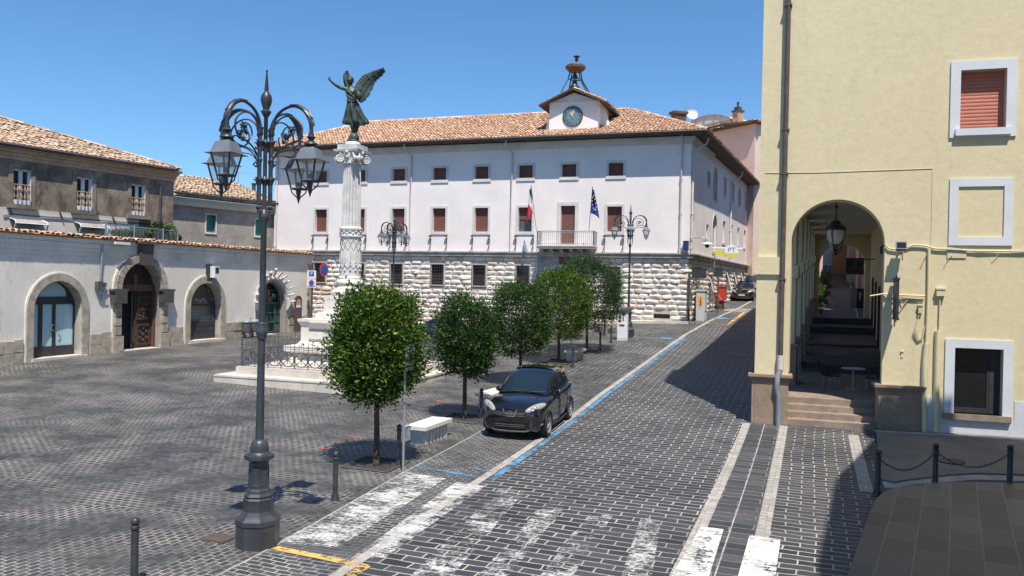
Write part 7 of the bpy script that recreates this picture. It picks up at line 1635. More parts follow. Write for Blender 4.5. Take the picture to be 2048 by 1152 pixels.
for k in range(2):
    a, b = CP[k]+V((0, 0, .8)), CP[k+1]+V((0, 0, .8)); d = b-a; L = d.length
    t = thing('chain', ['black chain hanging between the left and middle bollards by the landing', 'black chain hanging between the middle and right bollards by the landing'][k], 'chain', (a+b)/2, group='bollard chains')
    mb = MB(); n = int(L/.055)
    for i in range(n):
        f = (i+.5)/n; c = a.lerp(b, f)+V((0, 0, -.34*4*f*(1-f)+.0)); tx = (d/L+V((0, 0, -.34*4*(1-2*f)/L))).normalized(); up_ = V((0, 0, 1)) if i % 2 else tx.cross(V((0, 0, 1))).normalized()
        mb.tube([c+tx*(.038*math.cos(q))+up_*(.02*math.sin(q)) for q in [2*PI*j/8 for j in range(9)]], .008, 4, cap=False)
    mb.build('links', M['iron'], t)
def bench(px, py, label, L=1.65, first=None):
    p = G(px, py) if py else px
    if first: return dup(first, p, -RD, label)
    t = thing('stone_bench', label, 'bench', p, -RD, 'white stone benches')
    mb = MB(); mb.add([(x*.31, y*L/2, z) for z, in ((.40,), (.47,), (.50,)) for x, y in ((-1, -1), (1, -1), (1, 1), (-1, 1))], [(3, 2, 1, 0), (0, 1, 5, 4), (1, 2, 6, 5), (2, 3, 7, 6), (3, 0, 4, 7), (8, 9, 10, 11), (4, 5, 9, 8), (5, 6, 10, 9), (6, 7, 11, 10), (7, 4, 8, 11)]); mb.build('seat_slab', M['marble'], t, world=False)
    mb = MB(); mb.box((0, 0, .2), (.36, L-.42, .41)); n = 6
    for i in range(n):
        for s_ in (-1, 1): mb.box((s_*.19, -L/2+.3+i*(L-.6)/(n-1), .2), (.05, .11, .4))
    mb.box((0, -L/2+.19, .2), (.46, .05, .4)); mb.box((0, L/2-.19, .2), (.46, .05, .4)); mb.build('bench_base', M['oldstone'], t, world=False)
    return t
BP = G(858, 880); b1 = bench(V((BP.x, BP.y, BP.z)), 0, 'white stone bench between the first tree and the black car'); B2 = G(985, 812); bench(B2, 0, 'white stone bench half hidden behind the front of the black car', first=b1); B3 = G(1150, 720); bench(B3, 0, 'white stone bench behind the black car, between the fourth and last trees', first=b1)
p = at(992, 665, 46); p.z = gh(p.x, p.y)
bench(p, 0, 'small far white stone bench glimpsed between the second and third trees', first=b1)
p = G(806, 944); t = thing('sign_pole', 'thin grey steel pole with a small sign turned edge on, beside the first tree', 'sign', p); zt_ = at(806, 690, p.y).z
mb = MB(); mb.tube([p-V((0, 0, .1)), V((p.x, p.y, zt_))], .03, 10); mb.build('pole', M['steel'], t, smooth=60)
Fs = Fr((p.x, p.y), (p.x+.35, p.y+.95)); mb = MB(); z0 = at(806, 742, p.y).z; mb.fbox(Fs, -.06, .36, z0, zt_, .035, .05); mb.build('sign_plate', M['greym'], t)
mb = MB(); mb.fbox(Fs, -.08, .08, z0+.08, z0+.12, -.045, .055); mb.fbox(Fs, -.08, .08, zt_-.12, zt_-.08, -.045, .055); mb.fbox(Fs, .12, .15, z0+.15, z0+.35, .05, .056); mb.fbox(Fs, .12, .15, z0+.35, z0+.45, .05, .056); mb.build('clamp', M['darkfr'], t)
p = G(1244, 681); t = thing('ticket_machine', 'tall grey parking ticket machine with dark top in front of the right street lamp', 'ticket machine', p); F_ = Fr((p.x-.3, p.y+.08), (p.x+.3, p.y-.08)); zt_ = at(1244, 619, p.y).z; h = zt_-p.z; w = F_.L
mb = MB(); mb.fbox(F_, .03, w-.03, p.z-.1, zt_-.12, -.45, 0); mb.fbox(F_, .06, w-.06, p.z+.1, zt_-.75, 0, .015); mb.build('cabinet', M['whitem'], t)
mb = MB(); mb.fbox(F_, 0, w, zt_-.13, zt_, -.5, .06); mb.fbox(F_, .1, .25, zt_-.5, zt_-.35, 0, .02); mb.fbox(F_, .32, .38, zt_-.62, zt_-.32, 0, .02); mb.fbox(F_, .08, .24, zt_-.68, zt_-.56, 0, .02); mb.fbox(F_, .15, .42, zt_-.92, zt_-.82, 0, .025); mb.build('control_panel', M['gut'], t)
mb = MB(); mb.fbox(F_, .28, .44, zt_-.29, zt_-.2, 0, .02); mb.fbox(F_, .1, .5, zt_-.3, zt_-.28, 0, .02); mb.build('screen', M['glass'], t)
# along the side of the town hall
def scab(px0, px1, pyb, pyt, d, dep, nm, label, cat, m):
    a0, z0 = Ws.uv(px0, pyb, d); a1, _ = Ws.uv(px1, pyb, d); z1 = Ws.uv(px0, pyt, d)[1]; g = Ws.gz((a0+a1)/2, d)
    t = thing(nm, label, cat, Ws.P((a0+a1)/2, g, d-dep/2)); return t, a0, a1, g, z1
t, a0, a1, g, z1 = scab(1411, 1420, 628, 579, .8, .5, 'utility_cabinet', 'tall pale grey utility cabinet with an orange sticker beside the rusticated side wall', 'cabinet', 'greym')
mb = MB(); mb.fbox(Ws, a0-.4, a0+.45, g-.1, z1-.12, .25, .8); mb.fbox(Ws, a0-.45, a0+.5, z1-.12, z1, .2, .86); mb.fbox(Ws, a0-.37, a0+.42, g+.55, z1-.2, .8, .82); mb.build('cabinet_body', M['greym'], t)
mb = MB(); mb.box(Ws.P(a0-.41, z1-.75, .55), (.02, .3, .45), 0); Fc = Fr(Ws.P(a0-.405, 0, .25)[:2], Ws.P(a0-.405, 0, .8)[:2]); mb.fbox(Fc, .15, .42, z1-1.0, z1-.45, .0, .012) if Fc.n.y < 0 else mb.fbox(Fc, .15, .42, z1-1.0, z1-.45, -.012, 0); mb.build('sticker', M['orange'], t)
a0, z0 = Ws.uv(1446, 609, .7); g = Ws.gz(a0, .7); z1 = Ws.uv(1450, 573, .7)[1]
t = thing('post_box', 'red post box on a dark stand beside the side wall of the town hall', 'post box', Ws.P(a0+.6, g, .5))
mb = MB(); mb.fbox(Ws, a0, a0+.9, z1-1.05, z1-.06, .25, .8); mb.fbox(Ws, a0-.04, a0+.94, z1-.06, z1, .22, .84); mb.fbox(Ws, a0+.1, a0+.8, z1-.3, z1-.24, .8, .83); mb.build('box_body', M['red'], t); mb = MB(); mb.fbox(Ws, a0+.1, a0+.25, g-.1, z1-1.05, .4, .65); mb.fbox(Ws, a0+.65, a0+.8, g-.1, z1-1.05, .4, .65); mb.build('stand', M['rustred'], t)
def wallboard(px0, px1, py0, py1, label, m, post):
    a0, z1 = Ws.uv(px0, py0, .5); a1, z0 = Ws.uv(px1, py1, .5); t = thing('notice_board', label, 'notice board', Ws.P(a0, z0, .3)); F_ = Fr(Ws.P(a0, 0, .5)[:2], (Ws.P(a0, 0, .5)+V((.62, -.12, 0)))[:2])
    mb = MB(); mb.fbox(F_, 0, .62, z0, z1, -.06, .0); mb.fbox(F_, -.03, .65, z1, z1+.05, -.08, .02); mb.fbox(F_, -.03, .65, z0-.05, z0, -.08, .02); mb.build('board', m, t)
    mb = MB(); mb.tube([F_.P(.31, (z1 if not post else z1), -.1), F_.P(.31, Ws.gz(a0, .5)-.1 if post else z0, -.1)], .04, 6); mb.tube([F_.P(.31, (z0+z1)/2, -.1), Ws.P(a0, (z0+z1)/2, 0)], .03, 5); mb.build('post', M['gut'], t)
wallboard(1384, 1391.5, 535, 555, 'dark notice board on the side wall near the town hall corner', M['darkfr'], False); wallboard(1393, 1401, 538, 555, 'blue grey notice board beside the dark one on the side wall', M['lampm'], False); wallboard(1428, 1437, 538, 552, 'dark notice board farther along the side wall on a post', M['lampm'], True)
p = Wf.P(Wf.L+.08, 0, .2); p.z = gh(p.x, p.y); t = thing('corner_pipe', 'dark drain pipe at the foot of the town hall corner', 'pipe', p); mb = MB(); mb.tube([p-V((0, 0, .2)), p+V((0, 0, 3.2))], .07, 8); mb.tube([p+V((0, 0, 2.0)), p+V((.35, .4, 2.5)), p+V((.5, .8, 3.2))], .05, 6); mb.build('pipe', M['gut'], t)
mb = MB(); mb.tube([Ws.P(Ws.uv(1421, 560)[0], 2, .2), Ws.P(Ws.uv(1421, 560)[0], ZS+.3, .25)], .05, 6); o = mb.build('side_pipe', M['steel'], None); tag(o, 'thin pale pipe running up the rusticated side wall of the town hall', 'pipe')
# small dark tray by the low building corner
p = at(617, 662, 51); p.z = gh(p.x, p.y); t = thing('iron_tub', 'small dark tub standing at the right foot of the low building', 'tub', p); mb = MB(); mb.xf = Matrix.Translation(p); mb.lathe([(.32, 0), (.45, .5), (.47, .55), (.40, .55), (.38, .5), (.02, .45)], n=14); mb.xf = None; mb.build('tub_body', M['gut'], t)
# ------------------------------------------------------------------ trees
def tree(p, cw, z0, z1, N, leaf, lsz, label, seed, lean=0, trunk=.075):
    rg = random.Random(seed); t = thing('clipped_tree', label, 'tree', p, 0, 'clipped trees along the street')
    h = z1-z0; cz = (z0+z1)/2; rx = cw/2; mb = MB(); noff = V((seed*3.1, seed*1.7, seed))
    pts = [V((0, 0, -.15)), V((.01, 0, .5)), V((lean*.5, .02, z0*.7)), V((lean, .02, z0+.25)), V((lean, 0, cz))]
    mb.tube(pts, [trunk*1.35, trunk, trunk*.9, trunk*.85, trunk*.5], 10)
    for k in range(16):
        an = rg.uniform(0, 2*PI); e = V((math.cos(an)*rx*.75, math.sin(an)*rx*.75, rg.uniform(z0+.25, z1-.3))); s_ = V((lean, 0, rg.uniform(z0-.05, cz))); m_ = s_.lerp(e, .5)+V((0, 0, .12)); mb.tube([s_, m_, e], [trunk*.45, trunk*.3, .008], 6)
    mb.build('trunk', M['bark'], t, smooth=60, world=False)
    mb = MB(); vs, fs = mb.v, mb.f
    def surf(d):
        f = noise.noise(d*1.7+noff)*.22 + noise.noise(d*4.2+noff)*.19
        z = d.z; k = 1.0-.10*max(0, z)*0 
        s_ = (abs(d.x)**3+abs(d.y)**3+abs(d.z)**3)**(-1/3)      # slightly boxy clipped ball
        return (1+f)*s_
    clumps = []
    NC = int(N/26)
    for k in range(NC):
        d = V((rg.gauss(0, 1), rg.gauss(0, 1), rg.gauss(0, 1))).normalized(); r = surf(d)*rg.choice((1, 1, .98, .97, .95, .92, .85, .7))*rg.uniform(.93, 1.02)
        if rg.random() < .10: r *= rg.uniform(1.03, 1.13)
        clumps.append((d, V((d.x*r*rx+lean, d.y*r*rx, cz+d.z*r*h/2))))
    for d, c in clumps:
        tone = rg.random(); accent = rg.random(); m_ = rg.randint(18, 34); spread = lsz*rg.uniform(1.0, 1.7)  # random tone per clump and its share of the brightest leaf colour
        up_ = (V((d.x, d.y, d.z*.6))+V((0, 0, .55))).normalized()
        for q in range(m_):
            o = V((rg.gauss(0, 1), rg.gauss(0, 1), rg.gauss(0, .8)))*spread; b_ = c+o
            ax = (up_*.7+V((rg.gauss(0, 1), rg.gauss(0, 1), rg.gauss(0, .7)))*.65).normalized(); L = lsz*rg.uniform(.75, 1.25); wv = ax.cross(V((rg.gauss(0, 1), rg.gauss(0, 1), rg.gauss(0, 1)))).normalized(); nn = ax.cross(wv); w = L*rg.uniform(.17, .24)
            i = len(vs); vs.extend((b_, b_+ax*L*.5+wv*w-nn*.1*L, b_+ax*L, b_+ax*L*.5-wv*w-nn*.1*L, b_+ax*L*.5-nn*.02*L)); fs.extend(((i, i+1, i+4), (i+1, i+2, i+4), (i+2, i+3, i+4), (i+3, i, i+4)))
            uvv = (min(1, max(0, tone+rg.gauss(0, .2))), min(1, .35*accent+.75*rg.random())); mb.uv.extend([uvv]*4); mb.mi.extend([0]*4)
    o = mb.build('crown', M[leaf], t, world=False, norm=False)
    return t
TP = [G(752, 930), G(928, 838), G(1040, 767), G(1117, 724), G(1173, 705)]
def tz(py, p): return at(1000, py, p.y).z - p.z
specs = [(0, 156, 588, 808, 25000, 'leaf1', .112, 'clipped tree nearest to the camera, beside the thin sign pole', 1, -.02), (1, 106, 597, 752, 17000, 'leaf2', .10, 'clipped tree second from the camera, left of the black car', 2, .0), (2, 116, 562, 706, 19000, 'leaf2', .10, 'dark clipped tree third in the row, right behind the black car roof', 3, 0), (3, 122, 538, 676, 19000, 'leaf1', .10, 'bright green clipped tree fourth in the row, before the town hall door', 4, .0), (4, 132, 512, 652, 26000, 'leaf3', .10, 'tallest fine leaved tree, last in the row before the ticket machine', 5, .0)]
for i, wpx, yt, yb_, N, lf, ls, lab, sd_, ln in specs:
    p = TP[i]; tree(p, wpx*p.y/FPX*.93, tz(yb_, p)+.12, tz(yt, p)-.10, N, lf, ls, lab, sd_, ln, .07 if i else .07)
mb = MB(); mb2 = MB()
for p in TP:
    for a, b, c_, d_ in ((-.58, -.58, .58, .58),):
        q = Matrix.Rotation(-RD, 3, 'Z'); vs = [p+q @ V((x, y, 0)) for x, y in ((a, b), (c_, b), (c_, d_), (a, d_))]; mb.add([(v.x, v.y, gh(v.x, v.y)+.016) for v in vs], [(0, 1, 2, 3)])
        for (v, w_) in zip(vs, vs[1:]+vs[:1]): v = gz(v, .02); w_ = gz(w_, .02); mb2.tube([v, w_], .03, 4)
structure(mb, 'tree_pit_soil', M['soil']); structure(mb2, 'tree_pit_edge', M['gut'])
# shrubs on the terrace and planters up the street
def shrub(p, rx, h, N, lsz, label, m, seed, pot=False, nm='shrub', group=None):
    rg = random.Random(seed); t = thing(nm, label, 'plant', p, group=group); mb = MB(); vs, fs = mb.v, mb.f
    for k in range(N):
        d = V((rg.gauss(0, 1), rg.gauss(0, 1), rg.gauss(0, 1))).normalized(); f = 1+noise.noise(d*2.2+V((seed, 0, 0)))*.5; r = f*rg.random()**.4; b_ = V((d.x*r*rx, d.y*r*rx*.7, h/2+d.z*r*h/2)); ax = V((rg.gauss(0, 1), rg.gauss(0, 1), rg.gauss(.6, .8))).normalized(); L = lsz*rg.uniform(.7, 1.3); wv = ax.cross(V((rg.gauss(0, 1), rg.gauss(0, 1), rg.gauss(0, 1)))).normalized()*L*.22
        i = len(vs); vs.extend((b_, b_+ax*L*.5+wv, b_+ax*L, b_+ax*L*.5-wv)); fs.extend(((i, i+1, i+2), (i, i+2, i+3))); u = (rg.random(), rg.random()); mb.uv.extend([u]*2); mb.mi.extend([0]*2)
    if pot: mb.build('foliage', M[m], t, world=False, norm=False); mb = MB(); mb.box((0, 0, -.2), (rx*1.5, rx*1.2, .5)); mb.box((0, 0, .05), (rx*1.7, rx*1.35, .06)); mb.build('planter_box', M['gut'], t, world=False)
    else:
        mb.build('foliage', M[m], t, world=False, norm=False); mb = MB()
        for k in range(5): mb.tube([(rg.uniform(-.2, .2)*rx, 0, -.1), (rg.uniform(-.6, .6)*rx, rg.uniform(-.3, .3)*rx, h*.7)], .02, 5)
        mb.build('stem', M['bark'], t, world=False)
    return t
for px, pb_, pt_, wpx, lab, sd_ in ((243, 474, 460, 34, 'low green shrub behind the left part of the terrace railing', 1), (282, 477, 457, 48, 'wide green shrub behind the middle of the terrace railing', 2), (315, 478, 443, 34, 'taller leafy shrub behind the right part of the terrace railing', 3), (337, 479, 450, 28, 'yellowish green shrub at the right end of the terrace railing', 4), (352, 482, 470, 16, 'small green plant just right of the terrace railing', 6)):
    a, z0 = Lf.uv(px, pb_, -2.7); _, z1 = Lf.uv(px, pt_, -2.7); yy = Lf.P(a, z0, -2.7); shrub(V((yy.x, yy.y, zb_+.0 if 0 else min(z0, ztop+.35))), wpx/2*yy.y/FPX*1.1, z1-min(z0, ztop+.35), 900, .16, lab, 'leaf3' if sd_ != 4 else 'leaf1', sd_)
for k, (dd, a, lab) in enumerate(((34.0, ai0+.05, 'nearest bright green planter hedge beyond the arcade exit on the left'), (37.5, ai0+.15, 'second green planter hedge beyond the arcade exit on the left'), (41.5, ai0+.3, 'third green planter hedge along the left of the far pavement'))):
    p = gyc(a, dd, 0); p.z = max(p.z, ZG0+2.45)+.25; shrub(p, .55, 1.0+.15*k, 1200, .13, lab, 'leaf1', 30+k, True, 'planter_hedge', 'planters up the street')
for k, (dd, a, lab) in enumerate(((50, ai0+.4, 'dark planter shrub fourth along the far pavement'), (58, ai0+.5, 'dark planter shrub farthest along the far pavement'))):
    p = gyc(a, dd, 0); p.z += .25; shrub(p, .6, 1.7, 900, .14, lab, 'leaf2', 40+k, True, 'planter_hedge', 'planters up the street')
# ------------------------------------------------------------------ cars
def car(label, p, rz, dims, paint, suv=True, extra=True, nm='parked_car'):
    L, Wd, H, wb, wr = dims; hl, hw = L/2, Wd/2
    t = thing(nm, label, 'car', p, rz)
    k = H/1.61
    ST = [(hl, .66, .36, .62, .73), (hl-.06, .84, .24, .76, .87), (hl-.25, .95, .20, .83, .97), (hl-.6, .99, .19, .89, 1.03), (hl-1.0, 1.0, .19, .94, 1.07), (hl-1.35, 1.0, .19, .96, 1.06), (.4, .995, .19, .98, 1.02), (-.5, .995, .19, 1.01, 1.04), (-1.2, 1.0, .20, 1.05, 1.07), (-hl+.45, .985, .23, 1.08, 1.09), (-hl+.15, .93, .28, 1.06, 1.07), (-hl+.03, .84, .36, .98, 1.0), (-hl, .68, .45, .80, .88)]
    mb = MB(); vs = []; NP = 13
    for x, w, zb, zs, zt in ST:
        w *= hw; zs *= k; zt *= k
        half = [(0, zb), (w*.80, zb), (w*.95, zb+.08), (w*.985, zb+.25), (w, (zb+zs)*.55), (w*.985, zs-.04), (w*.93, zs+.03*k), (w*.78, zt*.55+zs*.45+.03), (w*.45, zt), (0, zt+.025)]
        ring_ = half + [(-a, z) for a, z in reversed(half[1:-1])]; NP = len(ring_)
        vs += [(x, a, z) for a, z in ring_]
    n_ = len(ST); mb.add(vs, [(i*NP+j, i*NP+(j+1) % NP, (i+1)*NP+(j+1) % NP, (i+1)*NP+j) for i in range(n_-1) for j in range(NP)] + [tuple(range(NP)), tuple(range((n_-1)*NP, n_*NP))])
    b = mb.build('body', M[paint], t, smooth=180, world=False); sub = b.modifiers.new('s', 'SUBSURF'); sub.levels = 1; sub.render_levels = 2
    # greenhouse: x, belt half width, belt z, roof half width, roof z
    wx = hl-1.28
    GS = [(wx, .84, 1.03, .83, 1.05), (wx-.40, .89, 1.03, .79, 1.30), (wx-.82, .90, 1.02, .73, 1.52), (wx-1.3, .90, 1.03, .70, 1.595), (-.35, .90, 1.04, .69, 1.61), (-1.0, .89, 1.06, .69, 1.60), (-hl+.50, .87, 1.08, .67, 1.56), (-hl+.30, .85, 1.08, .69, 1.42), (-hl+.08, .82, 1.07, .79, 1.10)] if suv else [(wx-.1, .84, .98, .83, 1.0), (wx-.55, .88, .98, .78, 1.28), (wx-1.0, .89, .98, .72, 1.50), (wx-1.5, .89, .98, .69, 1.58), (-.45, .89, .99, .68, 1.60), (-1.0, .88, 1.0, .68, 1.53), (-1.4, .87, 1.02, .70, 1.38), (-1.75, .85, 1.04, .78, 1.13)]
    vs = []; 
    for x, wb_, zb, wt, zt in GS:
        hb, ht = wb_*hw, wt*hw; zb *= k; zt *= k; zb -= .06
        half = [(hb, zb), (hb*.62+ht*.38, zb*.62+zt*.38), (hb*.2+ht*.8, zb*.18+zt*.82), (ht*.9, zt), (ht*.45, zt+.022), (0, zt+.03)]
        ring_ = half+[(-a, z) for a, z in reversed(half[:-1])]; NG = len(ring_); vs += [(x, a, z) for a, z in ring_]
    ng = len(GS); mb = MB(); mb.add(vs, [(i*NG+j, i*NG+j+1, (i+1)*NG+j+1, (i+1)*NG+j) for i in range(ng-1) for j in range(NG-1)]); mb.build('cabin', M[paint], t, smooth=55, world=False)
    def gs(x): 
        for q in range(ng-1):
            if GS[q][0] >= x >= GS[q+1][0]: f = (GS[q][0]-x)/(GS[q][0]-GS[q+1][0]); return [a+(b_-a)*f for a, b_ in zip(GS[q], GS[q+1])]
        return GS[-1] if x < GS[-1][0] else GS[0]
    def side(x, f, s_):
        _, wb_, zb, wt, zt = gs(x); hb, ht = wb_*hw, wt*hw; zb = zb*k-.06; zt *= k
        prof = [(0, hb, zb), (.4, hb*.62+ht*.38, zb*.62+zt*.38), (.8, hb*.2+ht*.8, zb*.18+zt*.82), (1, ht*.9, zt)]
        for (f0, a0, z0), (f1, a1, z1) in zip(prof, prof[1:]):
            if f <= f1: g = (f-f0)/(f1-f0); return V((x, s_*(a0+(a1-a0)*g+.008), z0+(z1-z0)*g))
    def pane(x0, x1, s_, f0=.16, f1=.90, nn=6, xt0=None, xt1=None):
        mb = MB(); rows = []
        for j in range(4):
            f = f0+(f1-f0)*j/3
            xa = x0+((xt0 if xt0 is not None else x0)-x0)*j/3; xb = x1+((xt1 if xt1 is not None else x1)-x1)*j/3
            rows.append([side(xa+(xb-xa)*i/nn, f, s_) for i in range(nn+1)])
        mb.add([p_ for r in rows for p_ in r], [(j*(nn+1)+i, j*(nn+1)+i+1, (j+1)*(nn+1)+i+1, (j+1)*(nn+1)+i) for j in range(3) for i in range(nn)]); return mb.build('side_window', M['carglass'], t, smooth=180, world=False)
    re = -hl+.62 if suv else -1.25
    for s_ in (-1, 1):
        pane(wx-.55, .02, s_, xt0=wx-1.0); pane(-.06, -.92, s_); pane(-1.0, re, s_, xt1=re+.12)
        mb = MB()
        pts = [side(x, .19, s_)+V((0, s_*.004, 0)) for x in (wx-.45, .5, 0, -.5, -.95, re)]; mb.tube(pts, .011, 5); mb.build('trim_strip', M['chrome'] if not suv else M['blackp'], t, world=False)
        mb = MB(); q = side(wx-.62, .16, s_); mb.ball(q+V((0, s_*.13, .02)), .1, 12, 8, (.8, 1.15, .85)); mb.tube([q+V((.02, -s_*.03, -.03)), q+V((0, s_*.1, -.02))], .03, 6); m_ = mb.build('mirror', M[paint], t, smooth=60, world=False)
        mb = MB(); mb.ball(q+V((-.035, s_*.13, .02)), .08, 10, 6, (.75, 1.1, .8)); mb.build('mirror_glass', M['chrome'], m_, smooth=60, world=False)
        for x in (.12, -.78): mb = MB(); yq = s_*hw*.992; mb.tube([(x-.09, yq, .86*k), (x-.05, yq+s_*.028, .865*k), (x+.05, yq+s_*.028, .865*k), (x+.09, yq, .86*k)], .013, 6); mb.build('door_handle', M[paint], t, smooth=60, world=False)
        mb = MB()
        for xq in (wx-.78, -.02, -.95): mb.tube([(xq, s_*hw*.999, .33), (xq, s_*(hw*1.0+.001), .62), (xq-.01, s_*hw*.985, .95*k)], .006, 4)
        mb.build('door_gap', M['black'], t, world=False)
        mb = MB(); mb.tube([(wb/2-.5, s_*(hw*.985), .27), (0, s_*(hw*.992), .25), (-wb/2+.5, s_*(hw*.985), .28)], .03, 6); mb.build('sill_trim', M['blackp'], t, smooth=60, world=False)
    # windscreen
    def front(f, g):            # f across -1..1, g along slope 0..1
        xa, xb = GS[0], GS[2]; x = xa[0]+(xb[0]-xa[0])*g; _, wb_, zb, wt, zt = gs(x); ht = wt*hw; af = abs(f)*.93; zz = zt*k+(.03 if af < .01 else .03-.008*af/.45 if af < .45 else .022-.022*(af-.45)/.45 if af < .9 else -.02*(af-.9)/.03); return V((x+.012, f*.93*ht, zz+.008))
    mb = MB(); NN_ = 8; vs = [front((-1+2*i/NN_)*1.0, .03+.93*j/5) for j in range(6) for i in range(NN_+1)]
    mb.add(vs, [(j*(NN_+1)+i, j*(NN_+1)+i+1, (j+1)*(NN_+1)+i+1, (j+1)*(NN_+1)+i) for j in range(5) for i in range(NN_)]); ws = mb.build('windscreen', glass_mat('windscreen_glass', (.012, .022, .034), .02), t, smooth=180, world=False)
    mb = MB()
    for y_ in (-.35, .25): mb.tube([front(y_/.72, .03)+V((0, 0, .015)), front((y_+.5)/.78, .10)+V((0, 0, .012))], .012, 4)
    mb.build('wiper', M['blackp'], ws, world=False)
    mb = MB(); ra, rb_ = GS[-1], GS[-3]; vs = []
    for g in (.12, .5, .88):
        x = ra[0]+(rb_[0]-ra[0])*g; _, wb_, zb, wt, zt = gs(x)
        for f in (-.85, 0, .85): vs.append((x-.012, f*wt*hw*.9, zt*k+.02))
    mb.add(vs, [(j*3+i, j*3+i+1, j*3+i+4, j*3+i+3) for j in range(2) for i in range(2)]); mb.build('rear_window', M['carglass'], t, smooth=180, world=False)
    # wheels
    for xw in (wb/2, -wb/2):
        for s_ in (-1, 1):
            q = Matrix.Rotation(-s_*PI/2, 4, 'X'); T_ = Matrix.Translation((xw+.02, s_*(hw-.19), wr)) @ q
            mb = MB(); mb.xf = T_; mb.lathe([(wr*.62, .0), (wr*.9, -.01), (wr, .03), (wr, .16), (wr*.94, .195), (wr*.68, .20), (wr*.66, .16)], n=28, cap=False); wl_ = mb.build('wheel', M['tyre'], t, smooth=40, world=False)
            mb = MB(); mb.xf = T_; mb.lathe([(wr*.69, .205), (wr*.63, .17), (wr*.6, .06)], n=28, cap=False); mb.lathe([(.001, .165), (.06, .165), (.075, .13)], n=14, cap=False)
            for q5 in range(10):
                an = 2*PI*(q5//2)/5+(.16 if q5 % 2 else -.16); c = V((math.cos(an), math.sin(an), 0)); u_ = V((-c.y, c.x, 0)); mb.add([c*.05-u_*.028+V((0, 0, .15)), c*.05+u_*.028+V((0, 0, .15)), c*wr*.66+u_*.02+V((0, 0, .185)), c*wr*.66-u_*.02+V((0, 0, .185)), c*.05-u_*.028+V((0, 0, .1)), c*.05+u_*.028+V((0, 0, .1)), c*wr*.66+u_*.02+V((0, 0, .14)), c*wr*.66-u_*.02+V((0, 0, .14))], [(0, 1, 2, 3), (0, 3, 7, 4), (1, 5, 6, 2)])
            mb.build('rim', M['alloy'], wl_, world=False)
            mb = MB(); mb.xf = T_; mb.lathe([(.0, .05), (wr*.62, .05)], n=20, cap=False); mb.build('brake_disc', M['gut'], wl_, world=False)
            mb = MB(); mb.tube([(xw+.02+(wr+.055)*math.cos(a), s_*(hw*.985+.012), wr+(wr+.055)*math.sin(a)) for a in [PI*(-.06+1.12*i/24) for i in range(25)]], .022, 6); wa = mb.build('wheel_arch', M['blackp'], t, smooth=60, world=False)
            mb = MB(); A_ = [PI*(-.12+1.24*i/20) for i in range(21)]
            mb.add([V((xw+.02+(wr+.05)*math.cos(a), s_*(hw+.004-.0*q_), wr+(wr+.05)*math.sin(a))) for q_ in (0,) for a in A_] + [V((xw+.02+wr*.9*math.cos(a), s_*(hw+.002), wr+wr*.9*math.sin(a))) for a in A_], [(i, i+1, 22+i, 21+i) for i in range(20)]); mb.build('arch_gap', M['black'], wa, world=False)
    # front end
    for s_ in (-1, 1):
        p0, p1 = V((hl-.03, s_*hw*.50, .77*k)), V((hl-.50, s_*hw*.965, .92*k)); d_ = (p1-p0); Lh = d_.length/2; d_.normalize(); nr = V((.55, s_*.42, .55)); nr = (nr-d_*nr.dot(d_)).normalized(); ub = nr.cross(d_)
        Mx = Matrix((d_, ub, nr)).transposed().to_4x4(); Mx.translation = (p0+p1)/2+nr*.022; mb = MB(); mb.xf = Mx; mb.ball((0, 0, 0), 1, 20, 14, (Lh*1.1, .10, .075)); h_ = mb.build('headlight', M['hlamp'], t, smooth=180, world=False)
        mb = MB(); mb.xf = Mx; mb.ball((-.03, 0, .045), .045, 12, 8, (1.2, 1, .8)); mb.ball((-.15, .0, .035), .04, 10, 6); mb.build('bulb_reflector', M['chrome'], h_, smooth=60, world=False)
        mb = MB(); mb.ball((hl-.10, s_*hw*.74, .40), .055, 12, 8, (.5, 1.2, .8)); mb.build('fog_light', M['chrome'], t, smooth=60, world=False)
        mb = MB(); mb.ball((-hl+.13, s_*hw*.82, .98*k), .07, 10, 8, (.6, .8, 1.2)); mb.build('tail_light', M['signred'], t, smooth=60, world=False)
    mb = MB(); mb.add([(hl-.02, -.44, .63*k), (hl+.012, 0, .63*k), (hl-.02, .44, .63*k), (hl-.03, .46, .78*k), (hl+.0, 0, .80*k), (hl-.03, -.46, .78*k)], [(0, 1, 4, 5), (1, 2, 3, 4)]); gr_ = mb.build('grille', M['blackp'], t, world=False)
    mb = MB()
    for z in (.66, .70, .74): mb.tube([(hl+.0, -.42, z*k), (hl+.025, 0, z*k), (hl+.0, .42, z*k)], .008, 4)
    mb.build('grille_bar', M['gut'], gr_, world=False)
    mb = MB(); mb.tube([(hl+.03+.0*i, .075*math.cos(a), .715*k+.075*math.sin(a)) for i, a in enumerate([2*PI*j/18 for j in range(19)])], .011, 6, cap=False); mb.box((hl+.033, 0, .715*k), (.012, .19, .028))
    if suv: mb.tube([(hl+.0, -.20, .83*k), (hl+.026, -.12, .645*k), (hl+.03, .12, .645*k), (hl+.0, .20, .83*k)], .016, 6)
    mb.build('emblem', M['chrome'], gr_, smooth=60, world=False)
    mb = MB(); mb.add([(hl+.0, -.42, .36), (hl+.03, 0, .36), (hl+.0, .42, .36), (hl+.005, .55, .50), (hl+.035, 0, .50), (hl+.005, -.55, .50)], [(0, 1, 4, 5), (1, 2, 3, 4)]); lg = mb.build('lower_grille', M['black'], t, world=False)
    mb = MB()
    for z in (.40, .45): mb.tube([(hl+.015, -.43, z), (hl+.045, 0, z), (hl+.015, .43, z)], .008, 4)
    mb.build('grille_bar', M['gut'], lg, world=False)
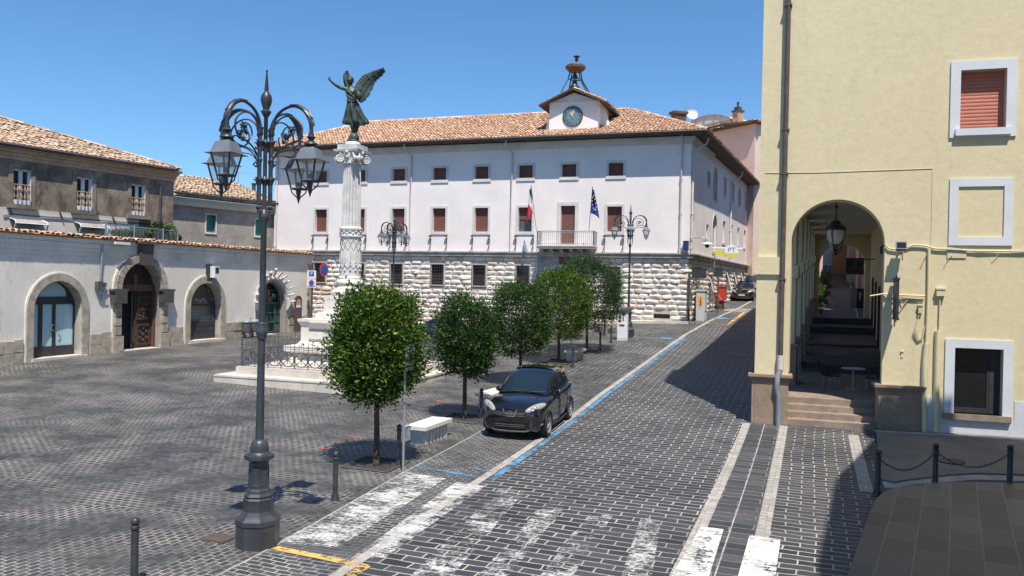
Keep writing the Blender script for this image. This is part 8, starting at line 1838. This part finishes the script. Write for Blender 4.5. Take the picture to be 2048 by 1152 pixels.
    mb = MB(); mb.tube([(hl-.32, -hw*.97, .46), (hl-.16, -hw*.8, .36), (hl-.02, -.45, .27), (hl+.02, 0, .26), (hl-.02, .45, .27), (hl-.16, hw*.8, .36), (hl-.32, hw*.97, .46)], .026, 8); mb.build('bumper_trim', M['gut'], t, smooth=60, world=False)
    if extra:
        mb = MB(); mb.tube([(-hl+1.2, 0, 1.62*k), (-hl+.95, 0, 1.62*k+.55)], .006, 4); mb.build('aerial', M['blackp'], t, world=False)
        mb = MB(); c = V((.55, hw*.42, 1.05)); mb.tube([c+V((.06*math.sin(a), .17*math.cos(a), .17*math.sin(a))) for a in [2*PI*j/20 for j in range(21)]], .014, 6, cap=False); mb.build('steering_wheel', M['blackp'], t, world=False)
    else:
        mb = MB(); mb.box((hl+.04, 0, .52), (.01, .5, .11)); mb.build('number_plate', M['signwhite'], t, world=False)
    return t
fw, rw = G(1090, 873), G(1143, 830); hd = (fw-rw); hd.z = 0; hd.normalize(); ang = math.atan2(hd.y, hd.x)
lft = V((-hd.y, hd.x, 0)); ctr_ = fw - hd*1.33 - lft*.79
ctr_.z = (fw.z+gh(*(fw-hd*2.63)[:2]))/2
cA = car('black compact crossover car parked on the setts beside the trees, facing the camera', ctr_, ang, (4.33, 1.80, 1.69, 2.65, .34), 'carpaint')
cA.rotation_euler = (0, math.asin((gh(*(fw-hd*2.63)[:2])-fw.z)/2.63), ang)
p = at(868, 650, 45.5); p.z = gh(p.x, p.y); car('dark navy hatchback parked side on behind the memorial fence, half hidden by trees', p, R(180-14), (4.2, 1.75, 1.48, 2.55, .31), 'carblue', False, False)
p = G(1494, 603); p = p+V((.4, 2.0, 0)); p.z = gh(p.x, p.y); c2 = car('black hatchback coming down the road past the side wall of the town hall', p, R(-90-23), (4.2, 1.78, 1.5, 2.6, .31), 'carpaint', False, False); c2.rotation_euler = (0, R(4.2), R(-90-23))
p = p+V((2.6, 6.6, 0)); p.z = gh(p.x, p.y); c3 = car('dark grey car higher up the road behind the black hatchback', p, R(-90-23), (4.2, 1.78, 1.55, 2.6, .31), 'carblue', False, False); c3.rotation_euler = (0, R(4.2), R(-90-23))
